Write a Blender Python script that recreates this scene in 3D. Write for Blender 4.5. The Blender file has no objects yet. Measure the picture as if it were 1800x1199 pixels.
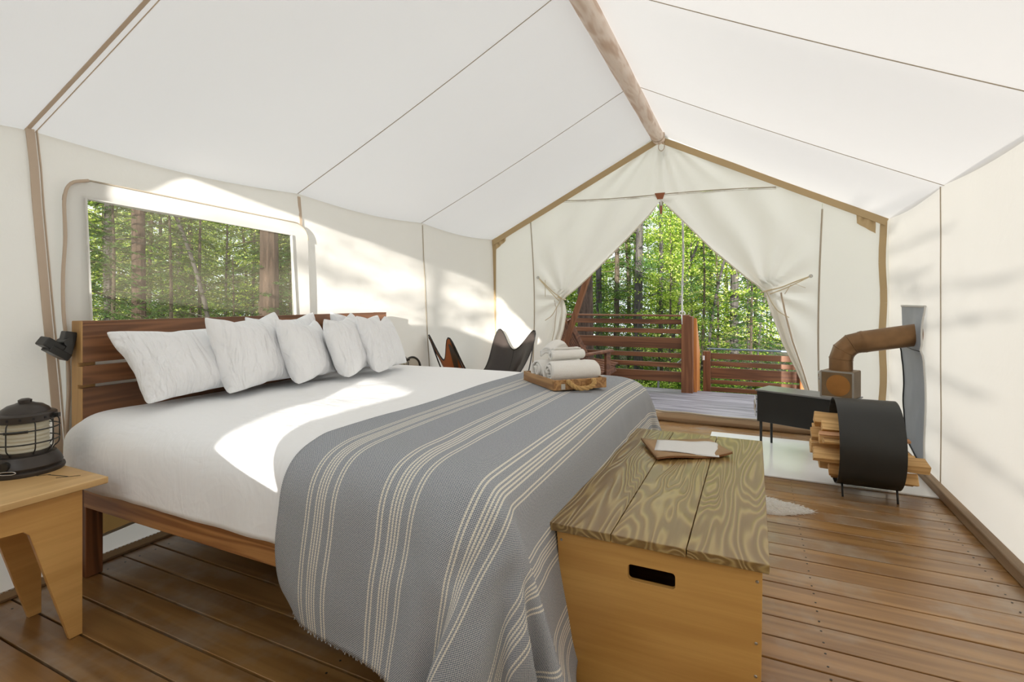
import bpy, bmesh, math, random
import numpy as np
from mathutils import Vector, Matrix, noise, geometry
R = math.radians
PI = math.pi
SC = bpy.context.scene
COL = SC.collection

# ------------------------------------------------------------------ camera, sky, sun, exposure
cam_data = bpy.data.cameras.new('camera')
cam_data.lens = 18.0
cam_data.sensor_width = 36.0
cam_data.shift_y = -0.0386
cam_data.clip_start = 0.05
cam_data.clip_end = 400
cam = bpy.data.objects.new('camera', cam_data)
COL.objects.link(cam)
cam.location = (0, 0, 1.2)
cam.rotation_euler = (R(90), 0, R(25.3))
SC.camera = cam

world = bpy.data.worlds.new('sky')
SC.world = world
world.use_nodes = True
_bg = world.node_tree.nodes['Background']
_bg.inputs[0].default_value = (0.87, 0.94, 1.0, 1)
_bg.inputs[1].default_value = 1.85

sun_data = bpy.data.lights.new('sun', 'SUN')
sun_data.energy = 10.0
sun_data.color = (1.0, 0.95, 0.87)
sun_data.angle = R(0.55)
sun = bpy.data.objects.new('sun', sun_data)
COL.objects.link(sun)
SUN = Vector((-0.347, 1.0, -0.14)).normalized()
sun.rotation_euler = SUN.to_track_quat('-Z', 'Y').to_euler()
sun.location = (6, -18, 8)

SC.view_settings.view_transform = 'Standard'
SC.view_settings.look = 'None'
SC.view_settings.gamma = 1.0
SC.view_settings.use_curve_mapping = False
SC.view_settings.exposure = 0.46
SC.cycles.max_bounces = 14
SC.cycles.diffuse_bounces = 7
SC.cycles.transparent_max_bounces = 12
SC.cycles.sample_clamp_indirect = 6.0

# ------------------------------------------------------------------ helpers
def rng_noise(x, y, z=0.0):
    return noise.noise(Vector((x, y, z)))

def tag(o, label=None, cat=None, group=None, kind=None):
    if label: o['label'] = label
    if cat: o['category'] = cat
    if group: o['group'] = group
    if kind: o['kind'] = kind
    return o

def thing(name, label, cat, loc=(0, 0, 0), rz=0.0, group=None):
    o = bpy.data.objects.new(name, None)
    o.empty_display_size = 0.1
    COL.objects.link(o)
    o.location = loc
    o.rotation_euler = (0, 0, rz)
    return tag(o, label, cat, group)

def copy_tree(o, parent=None):
    c = o.copy()
    COL.objects.link(c)
    if parent is not None:
        c.parent = parent
        c.matrix_parent_inverse = o.matrix_parent_inverse.copy()
    for ch in list(o.children):
        copy_tree(ch, c)
    return c

class MB:
    """collects simple shapes and links them as one mesh object"""
    def __init__(self):
        self.v = []; self.f = []; self.uv = None
    def add(self, vs, fs):
        n = len(self.v)
        self.v += [tuple(p) for p in vs]
        self.f += [tuple(i + n for i in f) for f in fs]
        return self
    def box(self, c, s, m=None):
        x, y, z = s[0] / 2, s[1] / 2, s[2] / 2
        vs = [Vector(p) for p in ((-x,-y,-z),(x,-y,-z),(x,y,-z),(-x,y,-z),(-x,-y,z),(x,-y,z),(x,y,z),(-x,y,z))]
        if m is not None: vs = [m @ p for p in vs]
        c = Vector(c)
        return self.add([p + c for p in vs], [(0,3,2,1),(4,5,6,7),(0,1,5,4),(1,2,6,5),(2,3,7,6),(3,0,4,7)])
    def span(self, a, b):
        return self.box([(a[i] + b[i]) / 2 for i in range(3)], [abs(b[i] - a[i]) for i in range(3)])
    def bar(self, p, q, w, h, up=(0, 0, 1)):
        p, q = Vector(p), Vector(q)
        d = (q - p); L = d.length; d.normalize()
        s = d.cross(Vector(up)).normalized(); u = s.cross(d)
        m = Matrix((d, s, u)).transposed()
        return self.box((p + q) / 2, (L, w, h), m)
    def tube(self, path, r, n=8, closed=False, caps=True):
        P = [Vector(p) for p in path]; N = len(P)
        rr = r if isinstance(r, (list, tuple)) else [r] * N
        vs = []; ref = None
        for i in range(N):
            a = P[(i - 1) % N] if (closed or i > 0) else P[0]
            b = P[(i + 1) % N] if (closed or i < N - 1) else P[-1]
            t = (b - a).normalized()
            if ref is None:
                ref = t.orthogonal().normalized()
            ref = (ref - t * ref.dot(t))
            if ref.length < 1e-6: ref = t.orthogonal()
            ref.normalize()
            s = t.cross(ref)
            for k in range(n):
                an = 2 * PI * k / n
                vs.append(P[i] + (ref * math.cos(an) + s * math.sin(an)) * rr[i])
        fs = []
        for i in range(N if closed else N - 1):
            j = (i + 1) % N
            for k in range(n):
                l = (k + 1) % n
                fs.append((i * n + k, i * n + l, j * n + l, j * n + k))
        if caps and not closed:
            fs.append(tuple(range(n - 1, -1, -1)))
            fs.append(tuple((N - 1) * n + k for k in range(n)))
        return self.add(vs, fs)
    def lathe(self, prof, c=(0, 0, 0), n=32, m=None, cap=True):
        vs = []; c = Vector(c)
        for r, z in prof:
            for k in range(n):
                a = 2 * PI * k / n
                p = Vector((r * math.cos(a), r * math.sin(a), z))
                if m is not None: p = m @ p
                vs.append(p + c)
        fs = []
        for i in range(len(prof) - 1):
            for k in range(n):
                l = (k + 1) % n
                fs.append((i * n + k, i * n + l, (i + 1) * n + l, (i + 1) * n + k))
        if cap:
            fs.append(tuple(range(n - 1, -1, -1)))
            fs.append(tuple((len(prof) - 1) * n + k for k in range(n)))
        return self.add(vs, fs)
    def grid(self, fn, us, vs_, uv=None, skip=None):
        nu, nv = len(us), len(vs_)
        P = [fn(u, v) for v in vs_ for u in us]
        fs = []
        for j in range(nv - 1):
            for i in range(nu - 1):
                if skip and skip((us[i] + us[i + 1]) / 2, (vs_[j] + vs_[j + 1]) / 2): continue
                fs.append((j * nu + i, j * nu + i + 1, (j + 1) * nu + i + 1, (j + 1) * nu + i))
        return self.add(P, fs)
    def prism(self, poly, holes, tofn, t0, t1):
        """flat plate with holes; tofn(a, b, t) -> point"""
        loops = [poly] + list(holes)
        tri = geometry.tessellate_polygon([[Vector((p[0], p[1], 0)) for p in l] for l in loops])
        flat = [p for l in loops for p in l]
        n = len(flat)
        vs = [tofn(p[0], p[1], t0) for p in flat] + [tofn(p[0], p[1], t1) for p in flat]
        fs = [tuple(t) for t in tri] + [tuple(i + n for i in t[::-1]) for t in tri]
        o = 0
        for l in loops:
            k = len(l)
            for i in range(k):
                j = (i + 1) % k
                fs.append((o + i, o + j, n + o + j, n + o + i))
            o += k
        return self.add(vs, fs)
    def build(self, name, mat, parent=None, smooth=False, bevel=0.0, seg=2, solid=0.0, sub=0, fix=True, uv=None, angle=35):
        me = bpy.data.meshes.new(name)
        off = Vector((0, 0, 0)); q = parent
        while q is not None:
            if q.rotation_euler.z != 0: off = Vector((0, 0, 0)); break
            off = off + Vector(q.location); q = q.parent
        vs = [(p[0] - off.x, p[1] - off.y, p[2] - off.z) for p in self.v] if off.length else self.v
        me.from_pydata(vs, [], self.f)
        if fix:
            bm = bmesh.new(); bm.from_mesh(me)
            bmesh.ops.recalc_face_normals(bm, faces=bm.faces[:])
            bm.to_mesh(me); bm.free()
        if uv is not None:
            lay = me.uv_layers.new(name='UVMap')
            idx = np.empty(len(me.loops), dtype=np.int32)
            me.loops.foreach_get('vertex_index', idx)
            lay.data.foreach_set('uv', np.asarray(uv, dtype=np.float32)[idx].ravel())
        me.update()
        o = bpy.data.objects.new(name, me)
        COL.objects.link(o)
        if mat is not None: me.materials.append(mat)
        if parent is not None: o.parent = parent
        if smooth:
            me.polygons.foreach_set('use_smooth', [True] * len(me.polygons))
            if smooth == 'auto':
                me.set_sharp_from_angle(angle=R(angle))
        if solid:
            md = o.modifiers.new('thick', 'SOLIDIFY'); md.thickness = solid; md.offset = 0
        if bevel:
            md = o.modifiers.new('bevel', 'BEVEL'); md.width = bevel; md.segments = seg
            md.limit_method = 'ANGLE'; md.angle_limit = R(40)
            me.polygons.foreach_set('use_smooth', [True] * len(me.polygons))
            md.harden_normals = True
        if sub:
            md = o.modifiers.new('sub', 'SUBSURF'); md.levels = sub; md.render_levels = sub
        return o

def lin(a, b, n):
    return [a + (b - a) * i / (n - 1) for i in range(n)]

def struct(o):
    o['kind'] = 'structure'
    return o

def catmull(pts, n=6):
    P = [Vector(p) for p in pts]; out = []
    for i in range(len(P) - 1):
        p0 = P[i - 1] if i > 0 else P[i] * 2 - P[i + 1]
        p1, p2 = P[i], P[i + 1]
        p3 = P[i + 2] if i + 2 < len(P) else P[i + 1] * 2 - P[i]
        for k in range(n):
            t = k / n
            out.append(0.5 * ((2 * p1) + (p2 - p0) * t + (2 * p0 - 5 * p1 + 4 * p2 - p3) * t * t + (3 * p1 - p0 - 3 * p2 + p3) * t ** 3))
    out.append(P[-1])
    return out

def unpack(rows, q):
    # three rows of differences between neighbours, in thousandths of a metre
    return np.cumsum(np.array(rows, dtype=np.int64), axis=1).T / q

# ------------------------------------------------------------------ materials
class NT:
    def __init__(self, name):
        self.m = bpy.data.materials.new(name); self.m.use_nodes = True
        self.t = self.m.node_tree; self.t.nodes.clear()
        self.out = self.n('ShaderNodeOutputMaterial')
    def n(self, kind, **kw):
        nd = self.t.nodes.new(kind)
        for k, v in kw.items():
            if k.startswith('i_'):
                key = k[2:]
                nd.inputs[int(key) if key.isdigit() else key].default_value = v
            else: setattr(nd, k, v)
        return nd
    def l(self, a, b): self.t.links.new(a, b)
    def math(self, op, a, b=None, c=None):
        nd = self.n('ShaderNodeMath', operation=op)
        for i, x in enumerate((a, b, c)):
            if x is None: continue
            if isinstance(x, (int, float)): nd.inputs[i].default_value = x
            else: self.l(x, nd.inputs[i])
        return nd.outputs[0]
    def mix(self, f, a, b, blend='MIX'):
        nd = self.n('ShaderNodeMix', data_type='RGBA', blend_type=blend)
        for s, x in ((nd.inputs[0], f), (nd.inputs[6], a), (nd.inputs[7], b)):
            if isinstance(x, (int, float)): s.default_value = x
            elif isinstance(x, tuple): s.default_value = x if len(x) == 4 else (*x, 1)
            else: self.l(x, s)
        return nd.outputs[2]
    def ramp(self, f, stops):
        nd = self.n('ShaderNodeValToRGB')
        e = nd.color_ramp.elements
        while len(e) < len(stops): e.new(0.5)
        for i, (p, c) in enumerate(stops):
            e[i].position = p; e[i].color = (*c, 1) if len(c) == 3 else c
        self.l(f, nd.inputs[0]); return nd.outputs[0]
    def noise(self, vec, scale, detail=3, rough=0.5, dist=0.0):
        nd = self.n('ShaderNodeTexNoise', i_Scale=scale, i_Detail=detail, i_Roughness=rough, i_Distortion=dist)
        if vec is not None: self.l(vec, nd.inputs['Vector'])
        return nd.outputs['Fac']
    def coords(self, kind='Object', scale=(1, 1, 1), rand=0.0):
        tc = self.n('ShaderNodeTexCoord')
        mp = self.n('ShaderNodeMapping'); mp.inputs['Scale'].default_value = scale
        self.l(tc.outputs[kind], mp.inputs['Vector'])
        v = mp.outputs[0]
        if rand:
            oi = self.n('ShaderNodeObjectInfo')
            cx = self.n('ShaderNodeCombineXYZ')
            self.l(self.math('MULTIPLY', oi.outputs['Random'], rand), cx.inputs[0])
            self.l(self.math('MULTIPLY', oi.outputs['Random'], rand * 1.7), cx.inputs[1])
            self.l(self.math('MULTIPLY', oi.outputs['Random'], rand * 0.6), cx.inputs[2])
            ad = self.n('ShaderNodeVectorMath', operation='ADD')
            self.l(v, ad.inputs[0]); self.l(cx.outputs[0], ad.inputs[1]); v = ad.outputs[0]
        return v
    def bump(self, h, strength=0.2, dist=0.01):
        b = self.n('ShaderNodeBump', i_Strength=strength, i_Distance=dist)
        self.l(h, b.inputs['Height']); return b.outputs[0]
    def pbr(self, color, rough=0.5, metal=0.0, normal=None, spec=0.5, coat=0.0, sheen=0.0, coat_rough=0.1):
        p = self.n('ShaderNodeBsdfPrincipled')
        for k, x in (('Base Color', color), ('Roughness', rough), ('Metallic', metal), ('Specular IOR Level', spec), ('Coat Weight', coat), ('Sheen Weight', sheen), ('Coat Roughness', coat_rough)):
            if isinstance(x, (int, float)): p.inputs[k].default_value = x
            elif isinstance(x, tuple): p.inputs[k].default_value = (*x, 1)
            else: self.l(x, p.inputs[k])
        if normal is not None: self.l(normal, p.inputs['Normal'])
        self.l(p.outputs[0], self.out.inputs[0]); return p

def mat_plain(name, col, rough=0.5, metal=0.0, var=0.0, vscale=8, bump=0.0, bscale=60, spec=0.5, sheen=0.0, coat=0.0):
    t = NT(name); c = col
    v = t.coords()
    if var:
        c = t.mix(t.noise(v, vscale, 4), tuple(x * (1 - var) for x in col), tuple(min(1, x * (1 + var)) for x in col))
    nrm = t.bump(t.noise(v, bscale, 3), bump, 0.003) if bump else None
    t.pbr(c, rough, metal, nrm, spec, coat, sheen)
    return t.m

def mat_wood(name, dark, light, axis=0, along=0.7, cross=7.0, ring=9.0, rough=0.5, fibre=0.45, bump=0.15, var=0.25, coat=0.0, knots=0.0, wear=None, spec=0.5, coat_rough=0.15, contrast=1.0, sharp=0):
    t = NT(name)
    sc = [cross] * 3; sc[axis] = along
    v = t.coords('Object', tuple(sc), rand=31.0)
    base = t.noise(v, 1.0, 2, 0.45, 0.35)
    band = t.math('MULTIPLY_ADD', t.math('SINE', t.math('MULTIPLY', base, ring * 6.283)), 0.5, 0.5)
    if sharp: band = t.math('POWER', band, sharp)
    sf = [90.0] * 3; sf[axis] = 3.0
    vf = t.coords('Object', tuple(sf), rand=17.0)
    fib = t.noise(vf, 1.0, 3, 0.6)
    f = t.math('ADD', t.math('MULTIPLY', band, 1 - fibre), t.math('MULTIPLY', fib, fibre))
    mid = tuple((a + b) / 2 for a, b in zip(dark, light))
    c = t.ramp(f, [(0.5 - 0.38 / contrast, dark), (0.5, mid), (0.5 + 0.32 / contrast, light)])
    oi = t.n('ShaderNodeObjectInfo')
    hv = t.n('ShaderNodeHueSaturation')
    t.l(c, hv.inputs['Color'])
    t.l(t.math('MULTIPLY_ADD', oi.outputs['Random'], var, 1 - var * 0.5), hv.inputs['Value'])
    c = hv.outputs[0]
    if knots:
        vk = t.coords('Object', tuple(2.2 if i == axis else 9.0 for i in range(3)), rand=11.0)
        k = t.noise(vk, 1.0, 1)
        c = t.mix(t.ramp(k, [(0.0, (0, 0, 0)), (0.72, (0, 0, 0)), (0.8, (knots,) * 3)]), c, tuple(x * 0.35 for x in dark))
    r = rough
    if wear:
        vw = t.coords('Object', (1, 1, 1), rand=5.0)
        w = t.noise(vw, 2.3, 5, 0.65)
        wm = t.ramp(w, [(0.0, (0, 0, 0)), (0.50, (0, 0, 0)), (0.72, (0.8, 0.8, 0.8))])
        c = t.mix(wm, c, wear)
    t.pbr(c, r, 0, t.bump(f, bump, 0.004), spec, coat, 0.0, coat_rough)
    return t.m

def mat_cloth(name, col, trans=0.4, tcol=None, bump=0.08, bscale=180, var=0.03, wr=0.0):
    t = NT(name)
    v = t.coords()
    n1 = t.noise(v, 1.6, 4)
    c = t.mix(n1, tuple(x * (1 - var) for x in col), tuple(min(1, x * (1 + var)) for x in col))
    h = t.noise(v, bscale, 2)
    nrm = t.bump(h, bump, 0.002)
    if wr:
        b2 = t.n('ShaderNodeBump', i_Strength=wr, i_Distance=0.02)
        t.l(t.noise(v, 5.0, 5, 0.55, 0.8), b2.inputs['Height']); t.l(nrm, b2.inputs['Normal']); nrm = b2.outputs[0]
    d = t.n('ShaderNodeBsdfDiffuse'); t.l(c, d.inputs[0]); t.l(nrm, d.inputs['Normal'])
    tr = t.n('ShaderNodeBsdfTranslucent'); tr.inputs[0].default_value = (*(tcol or col), 1)
    mx = t.n('ShaderNodeMixShader'); mx.inputs[0].default_value = trans
    t.l(d.outputs[0], mx.inputs[1]); t.l(tr.outputs[0], mx.inputs[2])
    t.l(mx.outputs[0], t.out.inputs[0])
    return t.m

def mat_leaf(name, cols, trans=0.45):
    t = NT(name)
    g = t.n('ShaderNodeNewGeometry')
    oi = t.n('ShaderNodeObjectInfo')
    f = t.math('ADD', t.math('MULTIPLY', g.outputs['Random Per Island'], 0.8), t.math('MULTIPLY', oi.outputs['Random'], 0.2))
    n = len(cols)
    c = t.ramp(f, [(i / (n - 1) * 0.9 + 0.05, k) for i, k in enumerate(cols)])
    d = t.n('ShaderNodeBsdfDiffuse'); t.l(c, d.inputs[0])
    tr = t.n('ShaderNodeBsdfTranslucent'); t.l(t.mix(0.5, c, (0.42, 0.55, 0.08)), tr.inputs[0])
    mx = t.n('ShaderNodeMixShader'); mx.inputs[0].default_value = trans
    t.l(d.outputs[0], mx.inputs[1]); t.l(tr.outputs[0], mx.inputs[2]); t.l(mx.outputs[0], t.out.inputs[0])
    return t.m

def mat_bark(name, dark, light, scale=1.0):
    t = NT(name)
    v = t.coords('Object', (14 * scale, 14 * scale, 3.0 * scale), rand=9.0)
    n1 = t.noise(v, 1.2, 5, 0.65, 0.6)
    c = t.ramp(n1, [(0.3, dark), (0.7, light)])
    t.pbr(c, 0.9, 0, t.bump(n1, 0.8, 0.03), 0.2)
    return t.m

M = {}
M['canvas'] = mat_cloth('canvas_wall', (0.86, 0.83, 0.775), 0.25, (0.76, 0.73, 0.67), wr=0.16)
M['roof'] = mat_cloth('canvas_roof', (0.81, 0.785, 0.755), 0.25, (0.72, 0.695, 0.67))
M['rearcanvas'] = mat_cloth('canvas_rear', (0.80, 0.77, 0.72), 0.08, (0.70, 0.66, 0.60))
M['flap'] = mat_cloth('canvas_flap', (0.87, 0.835, 0.76), 0.50, (0.82, 0.77, 0.68), wr=0.20)
M['tape'] = mat_cloth('tan_webbing', (0.56, 0.42, 0.24), 0.12, bscale=300)
M['seam'] = mat_cloth('seam_thread', (0.55, 0.48, 0.38), 0.2)
M['seamtan'] = mat_cloth('seam_tan', (0.68, 0.56, 0.44), 0.25)
M['vinyl'] = mat_cloth('window_vinyl', (0.86, 0.85, 0.82), 0.35)
M['flaptan'] = mat_cloth('tan_flap', (0.62, 0.42, 0.19), 0.45, (0.70, 0.46, 0.18))
M['sod'] = mat_cloth('sod_cloth', (0.33, 0.22, 0.13), 0.05)
M['sill'] = mat_cloth('sill_canvas', (0.50, 0.36, 0.23), 0.1)
def mat_linen(name, col, trans, maps, strength):
    t = NT(name)
    nrm = None
    for sc, rot, st in maps:
        tc = t.n('ShaderNodeTexCoord'); mp = t.n('ShaderNodeMapping')
        mp.inputs['Scale'].default_value = sc; mp.inputs['Rotation'].default_value = rot
        oi = t.n('ShaderNodeObjectInfo'); ad = t.n('ShaderNodeVectorMath', operation='ADD')
        t.l(tc.outputs['Object'], mp.inputs[0]); t.l(mp.outputs[0], ad.inputs[0])
        cx = t.n('ShaderNodeCombineXYZ'); t.l(t.math('MULTIPLY', oi.outputs['Random'], 23.0), cx.inputs[0]); t.l(cx.outputs[0], ad.inputs[1])
        h = t.noise(ad.outputs[0], 1.0, 3, 0.5, 0.6)
        h = t.ramp(h, [(0.35, (0, 0, 0)), (0.5, (0.8, 0.8, 0.8)), (0.62, (0.2, 0.2, 0.2)), (0.75, (0.5, 0.5, 0.5))])
        bm_ = t.n('ShaderNodeBump', i_Strength=st, i_Distance=strength); t.l(h, bm_.inputs['Height'])
        if nrm is not None: t.l(nrm, bm_.inputs['Normal'])
        nrm = bm_.outputs[0]
    d = t.n('ShaderNodeBsdfDiffuse'); d.inputs[0].default_value = (*col, 1); t.l(nrm, d.inputs['Normal'])
    tr = t.n('ShaderNodeBsdfTranslucent'); tr.inputs[0].default_value = (*col, 1)
    mx = t.n('ShaderNodeMixShader'); mx.inputs[0].default_value = trans
    t.l(d.outputs[0], mx.inputs[1]); t.l(tr.outputs[0], mx.inputs[2]); t.l(mx.outputs[0], t.out.inputs[0])
    return t.m
M['sheet'] = mat_linen('white_bedding', (0.91, 0.915, 0.92), 0.0, [((3, 9, 5), (0, 0, 0.5), 0.13), ((14, 4, 6), (0, 0, 0.2), 0.09)], 0.012)
M['pillow'] = mat_linen('pillow_cotton', (0.86, 0.86, 0.87), 0.0, [((3.5, 15, 4), (0, 0, -0.5), 0.55), ((9, 4, 4), (0, 0, 0.9), 0.40)], 0.018)
M['towel'] = mat_cloth('towel_terry', (0.86, 0.84, 0.80), 0.05, bump=0.9, bscale=420)
M['paper'] = mat_cloth('paper', (0.86, 0.85, 0.83), 0.2)
M['cord'] = mat_plain('cotton_cord', (0.66, 0.55, 0.36), 0.9, bump=0.5, bscale=300)
M['rope'] = mat_plain('jute_rope', (0.50, 0.31, 0.12), 0.95, var=0.3, vscale=60, bump=0.8, bscale=250)
M['whiterope'] = mat_plain('white_rope', (0.74, 0.72, 0.68), 0.9, bump=0.6, bscale=200)
M['floor'] = mat_wood('floor_board', (0.235, 0.112, 0.030), (0.385, 0.210, 0.072), 0, 0.55, 8, 5, rough=0.30, fibre=0.5, bump=0.05, var=0.25, wear=(0.38, 0.32, 0.25), knots=0.5, spec=0.8, coat=0.25, coat_rough=0.25)
M['deck'] = mat_wood('deck_board', (0.13, 0.115, 0.125), (0.28, 0.255, 0.27), 0, 0.8, 9, 4, rough=0.5, var=0.25)
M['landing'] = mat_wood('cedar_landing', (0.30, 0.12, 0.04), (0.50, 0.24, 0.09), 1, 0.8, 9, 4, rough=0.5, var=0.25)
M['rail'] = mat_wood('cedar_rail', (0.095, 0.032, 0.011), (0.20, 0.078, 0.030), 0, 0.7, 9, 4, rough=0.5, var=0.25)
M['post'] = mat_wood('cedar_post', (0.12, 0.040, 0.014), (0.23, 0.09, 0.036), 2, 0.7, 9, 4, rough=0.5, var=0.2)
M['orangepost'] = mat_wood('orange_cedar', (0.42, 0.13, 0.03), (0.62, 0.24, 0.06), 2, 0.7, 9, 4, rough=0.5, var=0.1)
M['head'] = mat_wood('headboard_wood', (0.105, 0.040, 0.014), (0.235, 0.100, 0.040), 1, 0.6, 10, 9, rough=0.42, var=0.2, fibre=0.5)
M['headedge'] = mat_wood('headboard_edge', (0.36, 0.19, 0.06), (0.52, 0.30, 0.11), 2, 0.8, 9, 3, rough=0.5, var=0.1)
M['bedrail'] = mat_wood('bed_rail_fir', (0.27, 0.10, 0.03), (0.52, 0.26, 0.09), 0, 0.7, 14, 7, rough=0.45, var=0.15)
M['bedleg'] = mat_wood('bed_leg_fir', (0.12, 0.045, 0.016), (0.28, 0.11, 0.04), 2, 0.6, 16, 7, rough=0.5, var=0.1)
M['ply'] = mat_wood('bamboo_ply', (0.60, 0.32, 0.095), (0.76, 0.45, 0.155), 1, 1.2, 12, 2, rough=0.42, fibre=0.6, bump=0.04, var=0.1, knots=0.25)
M['plytop'] = mat_wood('bamboo_ply_top', (0.58, 0.35, 0.14), (0.74, 0.49, 0.22), 1, 1.2, 12, 2, rough=0.35, fibre=0.6, bump=0.04, var=0.08)
M['chest'] = mat_wood('bamboo_chest', (0.50, 0.255, 0.065), (0.66, 0.375, 0.11), 0, 1.4, 12, 2, rough=0.38, fibre=0.55, bump=0.03, var=0.1, knots=0.45)
M['lid'] = mat_wood('fir_lid', (0.20, 0.115, 0.036), (0.37, 0.255, 0.095), 1, 0.8, 6.5, 26, sharp=2.0, rough=0.28, fibre=0.3, bump=0.45, var=0.12, contrast=0.95, spec=0.8)
M['tray'] = mat_wood('acacia_tray', (0.22, 0.10, 0.03), (0.46, 0.25, 0.09), 0, 1.5, 16, 6, rough=0.45, var=0.2)
M['log'] = mat_wood('split_log', (0.50, 0.28, 0.10), (0.74, 0.49, 0.22), 0, 1.0, 22, 4, rough=0.8, var=0.35, fibre=0.6)
M['kindling'] = mat_wood('red_kindling', (0.42, 0.20, 0.09), (0.62, 0.36, 0.2), 0, 1.0, 22, 4, rough=0.8, var=0.2)
M['pole'] = mat_wood('peeled_pole', (0.60, 0.44, 0.33), (0.82, 0.71, 0.62), 1, 3.0, 14, 2.5, rough=0.7, fibre=0.4, var=0.05, knots=0.6)
M['sillwood'] = mat_wood('sill_wood', (0.16, 0.10, 0.05), (0.32, 0.22, 0.13), 1, 0.8, 9, 3, rough=0.6)
M['blacksteel'] = mat_plain('black_steel', (0.022, 0.022, 0.020), 0.42, 0.0, var=0.3, vscale=5, spec=0.4)
M['lidsteel'] = mat_plain('worn_steel', (0.26, 0.26, 0.26), 0.36, 0.6, var=0.3, vscale=9)
M['blackmetal'] = mat_plain('black_enamel', (0.018, 0.017, 0.015), 0.35, 0.0)
M['bronze'] = mat_plain('dark_bronze', (0.045, 0.036, 0.030), 0.36, 0.25)
M['chrome'] = mat_plain('chrome', (0.7, 0.7, 0.7), 0.25, 1.0)
M['steel'] = mat_plain('brushed_steel', (0.5, 0.48, 0.44), 0.4, 1.0)
M['rust'] = mat_plain('heat_tinted_steel', (0.21, 0.115, 0.05), 0.40, 0.6, var=0.6, vscale=7)
M['boxrust'] = mat_plain('rusty_damper_box', (0.24, 0.16, 0.085), 0.45, 0.5, var=0.5, vscale=7)
M['rustdisc'] = mat_plain('rust_disc', (0.38, 0.17, 0.04), 0.5, 0.4, var=0.3, vscale=9)
M['globe'] = mat_cloth('frosted_globe', (0.84, 0.80, 0.66), 0.35)
M['leather'] = mat_plain('dark_leather', (0.040, 0.030, 0.026), 0.36, 0, var=0.3, vscale=5, bump=0.15, bscale=90)
M['leatheredge'] = mat_plain('leather_piping', (0.018, 0.015, 0.013), 0.5)
M['suede'] = mat_plain('tan_suede', (0.36, 0.12, 0.04), 0.85, var=0.25, vscale=7)
M['leathertab'] = mat_plain('brown_leather_tab', (0.30, 0.10, 0.04), 0.6)
M['folder'] = mat_plain('brown_leather_folder', (0.33, 0.19, 0.085), 0.6, var=0.2, vscale=9)
M['folderedge'] = mat_plain('folder_edge', (0.26, 0.10, 0.03), 0.6)
M['shield'] = mat_plain('grey_fire_cloth', (0.33, 0.36, 0.40), 0.55, var=0.15, vscale=6, bump=0.1, bscale=250)
M['pad'] = mat_plain('hearth_board', (0.90, 0.90, 0.90), 0.18, var=0.03, vscale=5)
M['fur'] = mat_cloth('sheepskin', (0.90, 0.88, 0.85), 0.35)
M['whiteplastic'] = mat_plain('white_plastic', (0.78, 0.75, 0.68), 0.4)
M['black'] = mat_plain('black_slot', (0.008, 0.008, 0.008), 0.7)
M['subfloor'] = mat_plain('subfloor', (0.03, 0.018, 0.01), 0.9)
M['ground'] = mat_plain('forest_floor', (0.09, 0.075, 0.035), 0.95, var=0.5, vscale=2)
M['rail_metal'] = mat_plain('rail_metal', (0.25, 0.30, 0.36), 0.35, 0.9)
M['barkred'] = mat_bark('reddish_bark', (0.028, 0.019, 0.014), (0.105, 0.07, 0.052))
M['barkgrey'] = mat_bark('grey_bark', (0.025, 0.023, 0.02), (0.105, 0.095, 0.085))
M['barkbrown'] = mat_bark('brown_bark', (0.03, 0.025, 0.017), (0.11, 0.085, 0.06))
M['leafy'] = mat_leaf('yellow_green_leaves', [(0.03, 0.08, 0.012), (0.13, 0.25, 0.025), (0.42, 0.52, 0.07), (0.86, 0.86, 0.36)])
M['leafg'] = mat_leaf('green_leaves', [(0.02, 0.06, 0.012), (0.07, 0.16, 0.025), (0.24, 0.37, 0.05), (0.66, 0.72, 0.24)])
M['needle'] = mat_leaf('dark_needles', [(0.018, 0.045, 0.018), (0.035, 0.085, 0.03), (0.06, 0.13, 0.04), (0.12, 0.19, 0.05)], 0.25)
M['under'] = mat_leaf('undergrowth_leaves', [(0.03, 0.08, 0.015), (0.09, 0.18, 0.02), (0.2, 0.3, 0.04), (0.35, 0.4, 0.08)])

def mat_mesh():
    t = NT('insect_mesh')
    tp = t.n('ShaderNodeBsdfTransparent'); tp.inputs[0].default_value = (0.66, 0.68, 0.64, 1)
    d = t.n('ShaderNodeBsdfDiffuse'); d.inputs[0].default_value = (0.72, 0.62, 0.50, 1)
    mx = t.n('ShaderNodeMixShader'); mx.inputs[0].default_value = 0.11
    t.l(tp.outputs[0], mx.inputs[1]); t.l(d.outputs[0], mx.inputs[2]); t.l(mx.outputs[0], t.out.inputs[0])
    return t.m
M['mesh'] = mat_mesh()

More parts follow.
